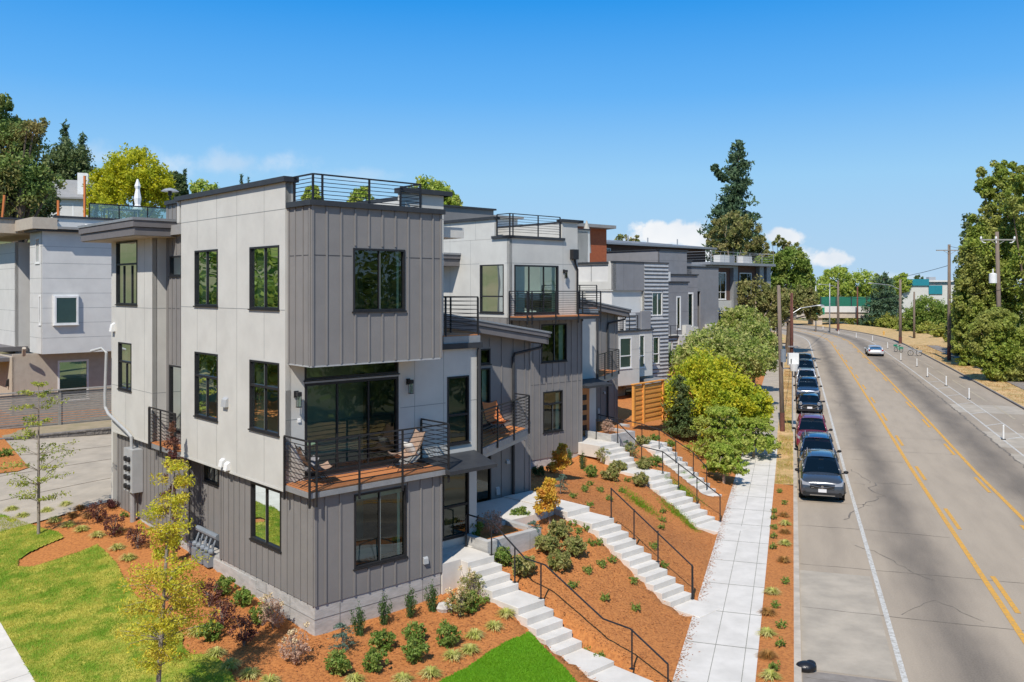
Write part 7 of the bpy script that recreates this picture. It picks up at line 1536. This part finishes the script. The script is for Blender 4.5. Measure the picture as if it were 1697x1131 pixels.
v = W(1375, 545, 172); pole('slender pale grey metal pole at the bend', v[0], v[1], 9.4, .13, matn='galv', name='metal_pole', z=1, group='slender metal poles'); v = W(1352, 545, 176); sgp = pole('slender pole carrying a green street sign', v[0], v[1], 10.0, .15, matn='galv', name='sign_pole', z=1, group='slender metal poles'); MB().box(-1.7, -.12, 3.2, 1.7, -.05, 4.6).build('sign_panel', 'sign_green', sgp); lamp_arm(sgp, 8.9, (-.1, 0), .1)
def wire(label, a, b, sag=.6, r=.018):
    a, b = Vector(a), Vector(b); pts = [(0, 0, 0)]
    for i in range(1, 13): f = i/12; p = (b-a)*f; pts.append((p.x, p.y, p.z-sag*4*f*(1-f)))
    tag(MB().tube(pts, r, 4).build('power_line', 'rubber', None, a), label, 'cable', 'overhead cables')
wire('overhead cable from near right pole to tallest pole, upper', W(1650, 400, 88), W(1573, 408, 105), .5, .02); wire('overhead cable leaving tallest pole towards distant bridge', W(1573, 440, 105), W(1389, 462, 178), 1.0, .03)
wire('overhead cable across the evergreens at lamp height', W(1697, 470, 80), W(1573, 488, 105), .4, .025); wire('low cable between tallest pole and near right pole', W(1655, 520, 88), W(1573, 540, 105), .3, .025); wire('low cable from tallest pole to middle pole', W(1573, 540, 105), W(1492, 545, 138), .5, .03)
wire('cable from middle pole to distant bend pole', W(1492, 490, 138), W(1389, 490, 178), .6, .03); wire('faint cable over distant bridge trees', W(1389, 500, 178), W(1312, 497, 98), .6, .02)
for k in range(3): wire(['topmost', 'middle', 'lowest'][k]+' cable crossing before the dark tree at left', W(-10, 310+k*9, 60), W(100, 318+k*9, 66), .2, .014)
wire('cable sweeping past the huge evergreen to the near right pole', W(1720, 425, 70), W(1697, 398, 82), .3, .02)
wire('upper service cable from weathered grey pole over parked cars', W(1300, 470, 55.5), W(1312, 470, 98), .5, .02)
wire('cable from reddish pole to the slender metal pole', W(1312, 478, 98), W(1375, 476, 172), .8, .03)
# white lane posts, scooters
for k, (x, y) in enumerate([(1663, 729), (1606, 662), (1568, 640), (1537, 625), (1519.5, 608), (1493, 598), (1471, 578), (1446, 566), (1419, 561), (1390, 555), (1364, 547)]):
    z = .3
    for _ in range(20): D = (H-z)*F/(y-HY); z = roadz(D)
    t = thing('lane_post', ['white lane post %s' % q for q in ('nearest the camera', 'second nearest', 'third nearest', 'fourth nearest', 'nearest right of the parked green bicycle', 'beside the green bicycle', 'just right of white sedan', 'behind the white sedan', 'left of the middle pole far away', 'far up the bend', 'farthest up the bend')][k], 'post', ((x-CX)/F*D, D, z), 0, 'white flexible posts in the bike lane')
    MB().tube([(0, 0, .02), (0, 0, .85), (0, 0, .9)], [.05, .05, .02], 8).build('post', 'white_trim', t); MB().tube([(0, 0, 0), (0, 0, .05)], .13, 10).build('base', 'dark_plastic', t)
def scooter(label, px, py, body, rot=0):
    z = .6
    for _ in range(20): D = (H-z)*F/(py-HY); z = roadz(D)
    t = thing('rental_bicycle', label, 'bicycle', ((px-CX)/F*D, D, z), rot, 'rental bikes left in the cycle lane')
    for yy in (-.5, .5): MB().tube([(.34*math.cos(a)*0, yy+.33*math.cos(a), .34+.33*math.sin(a)) for a in np.linspace(0, 6.283, 17)], .03, 6).tube([(0, yy-.33, .34), (0, yy+.33, .34)], .008, 4).tube([(0, yy, .01), (0, yy, .67)], .008, 4).build('wheel', 'rubber', t)
    MB().tube([(0, -.5, .34), (0, -.1, .35), (0, .32, .95)], .05, 6).tube([(0, -.1, .35), (0, -.22, .9)], .04, 6).tube([(0, -.2, .75), (0, .34, .8)], .045, 6).tube([(0, .5, .34), (0, .3, 1.05)], .035, 6).build('frame', body, t)
    MB().tube([(-.3, .22, 1.12), (0, .3, 1.06), (.3, .22, 1.12)], .025, 6).build('handlebar', 'black_metal', t); MB().ball((0, -.26, .95), (.09, .16, .05), 8).build('saddle', 'rubber', t); MB().box(-.18, .45, .75, .18, .75, 1.0).build('basket', body, t); MB().box(-.05, -.85, .5, .05, -.3, .72).build('mudguard', body, t)
scooter('green rental bicycle standing between lane posts', 1489, 584, 'sign_green', .3); scooter('teal and grey rental bicycle near the far kerb', 1516, 590, 'galv', 1.1)
# rubbish bag on the road, chain link fence, fire hydrant
X, Y, Z = on_ground(1336, 1112, lambda a, b: 0); bgm = MB(); bgm.ball((0, 0, .1), (.26, .2, .13), 12); bgm.ball((.12, .05, .14), (.14, .12, .1), 10); tag(bgm.build('rubbish_bag', 'black_bag', None, (X, Y, 0), smooth=True), 'black plastic rubbish bag lying by the kerb', 'bag')
X, Y = ST(150, 20.5); hyd_ = thing('fire_hydrant', 'tiny yellow hydrant on the distant verge', 'hydrant', (X, Y, roadz(Y)+.1)); MB().tube([(0, 0, 0), (0, 0, .6), (0, 0, .8)], [.15, .13, .04], 8).build('body', 'yellow_paint', hyd_); MB().tube([(-.22, 0, .5), (.22, 0, .5)], .06, 6).build('outlet', 'yellow_paint', hyd_)
cl = thing('chain_link_fence', 'low chain link fence in shade under the evergreens', 'fence', (*ST(36, 25.5), roadz(60)+.3))
a0 = Vector(ST(36, 25.5)); 
for k in range(9): q = Vector(ST(36+k*6, 25.5))-a0; MB().tube([(q.x, q.y, 0), (q.x, q.y, 1.7)], .04, 6).build('post', 'galv', cl)
q = Vector(ST(84, 25.5))-a0; mm = MB(); mm.bar((0, 0, 1.68), (q.x, q.y, 1.68), .04)
for k in range(6): mm.bar((0, 0, .2+k*.27), (q.x, q.y, .2+k*.27), .008)
mm.build('wire', 'galv', cl)
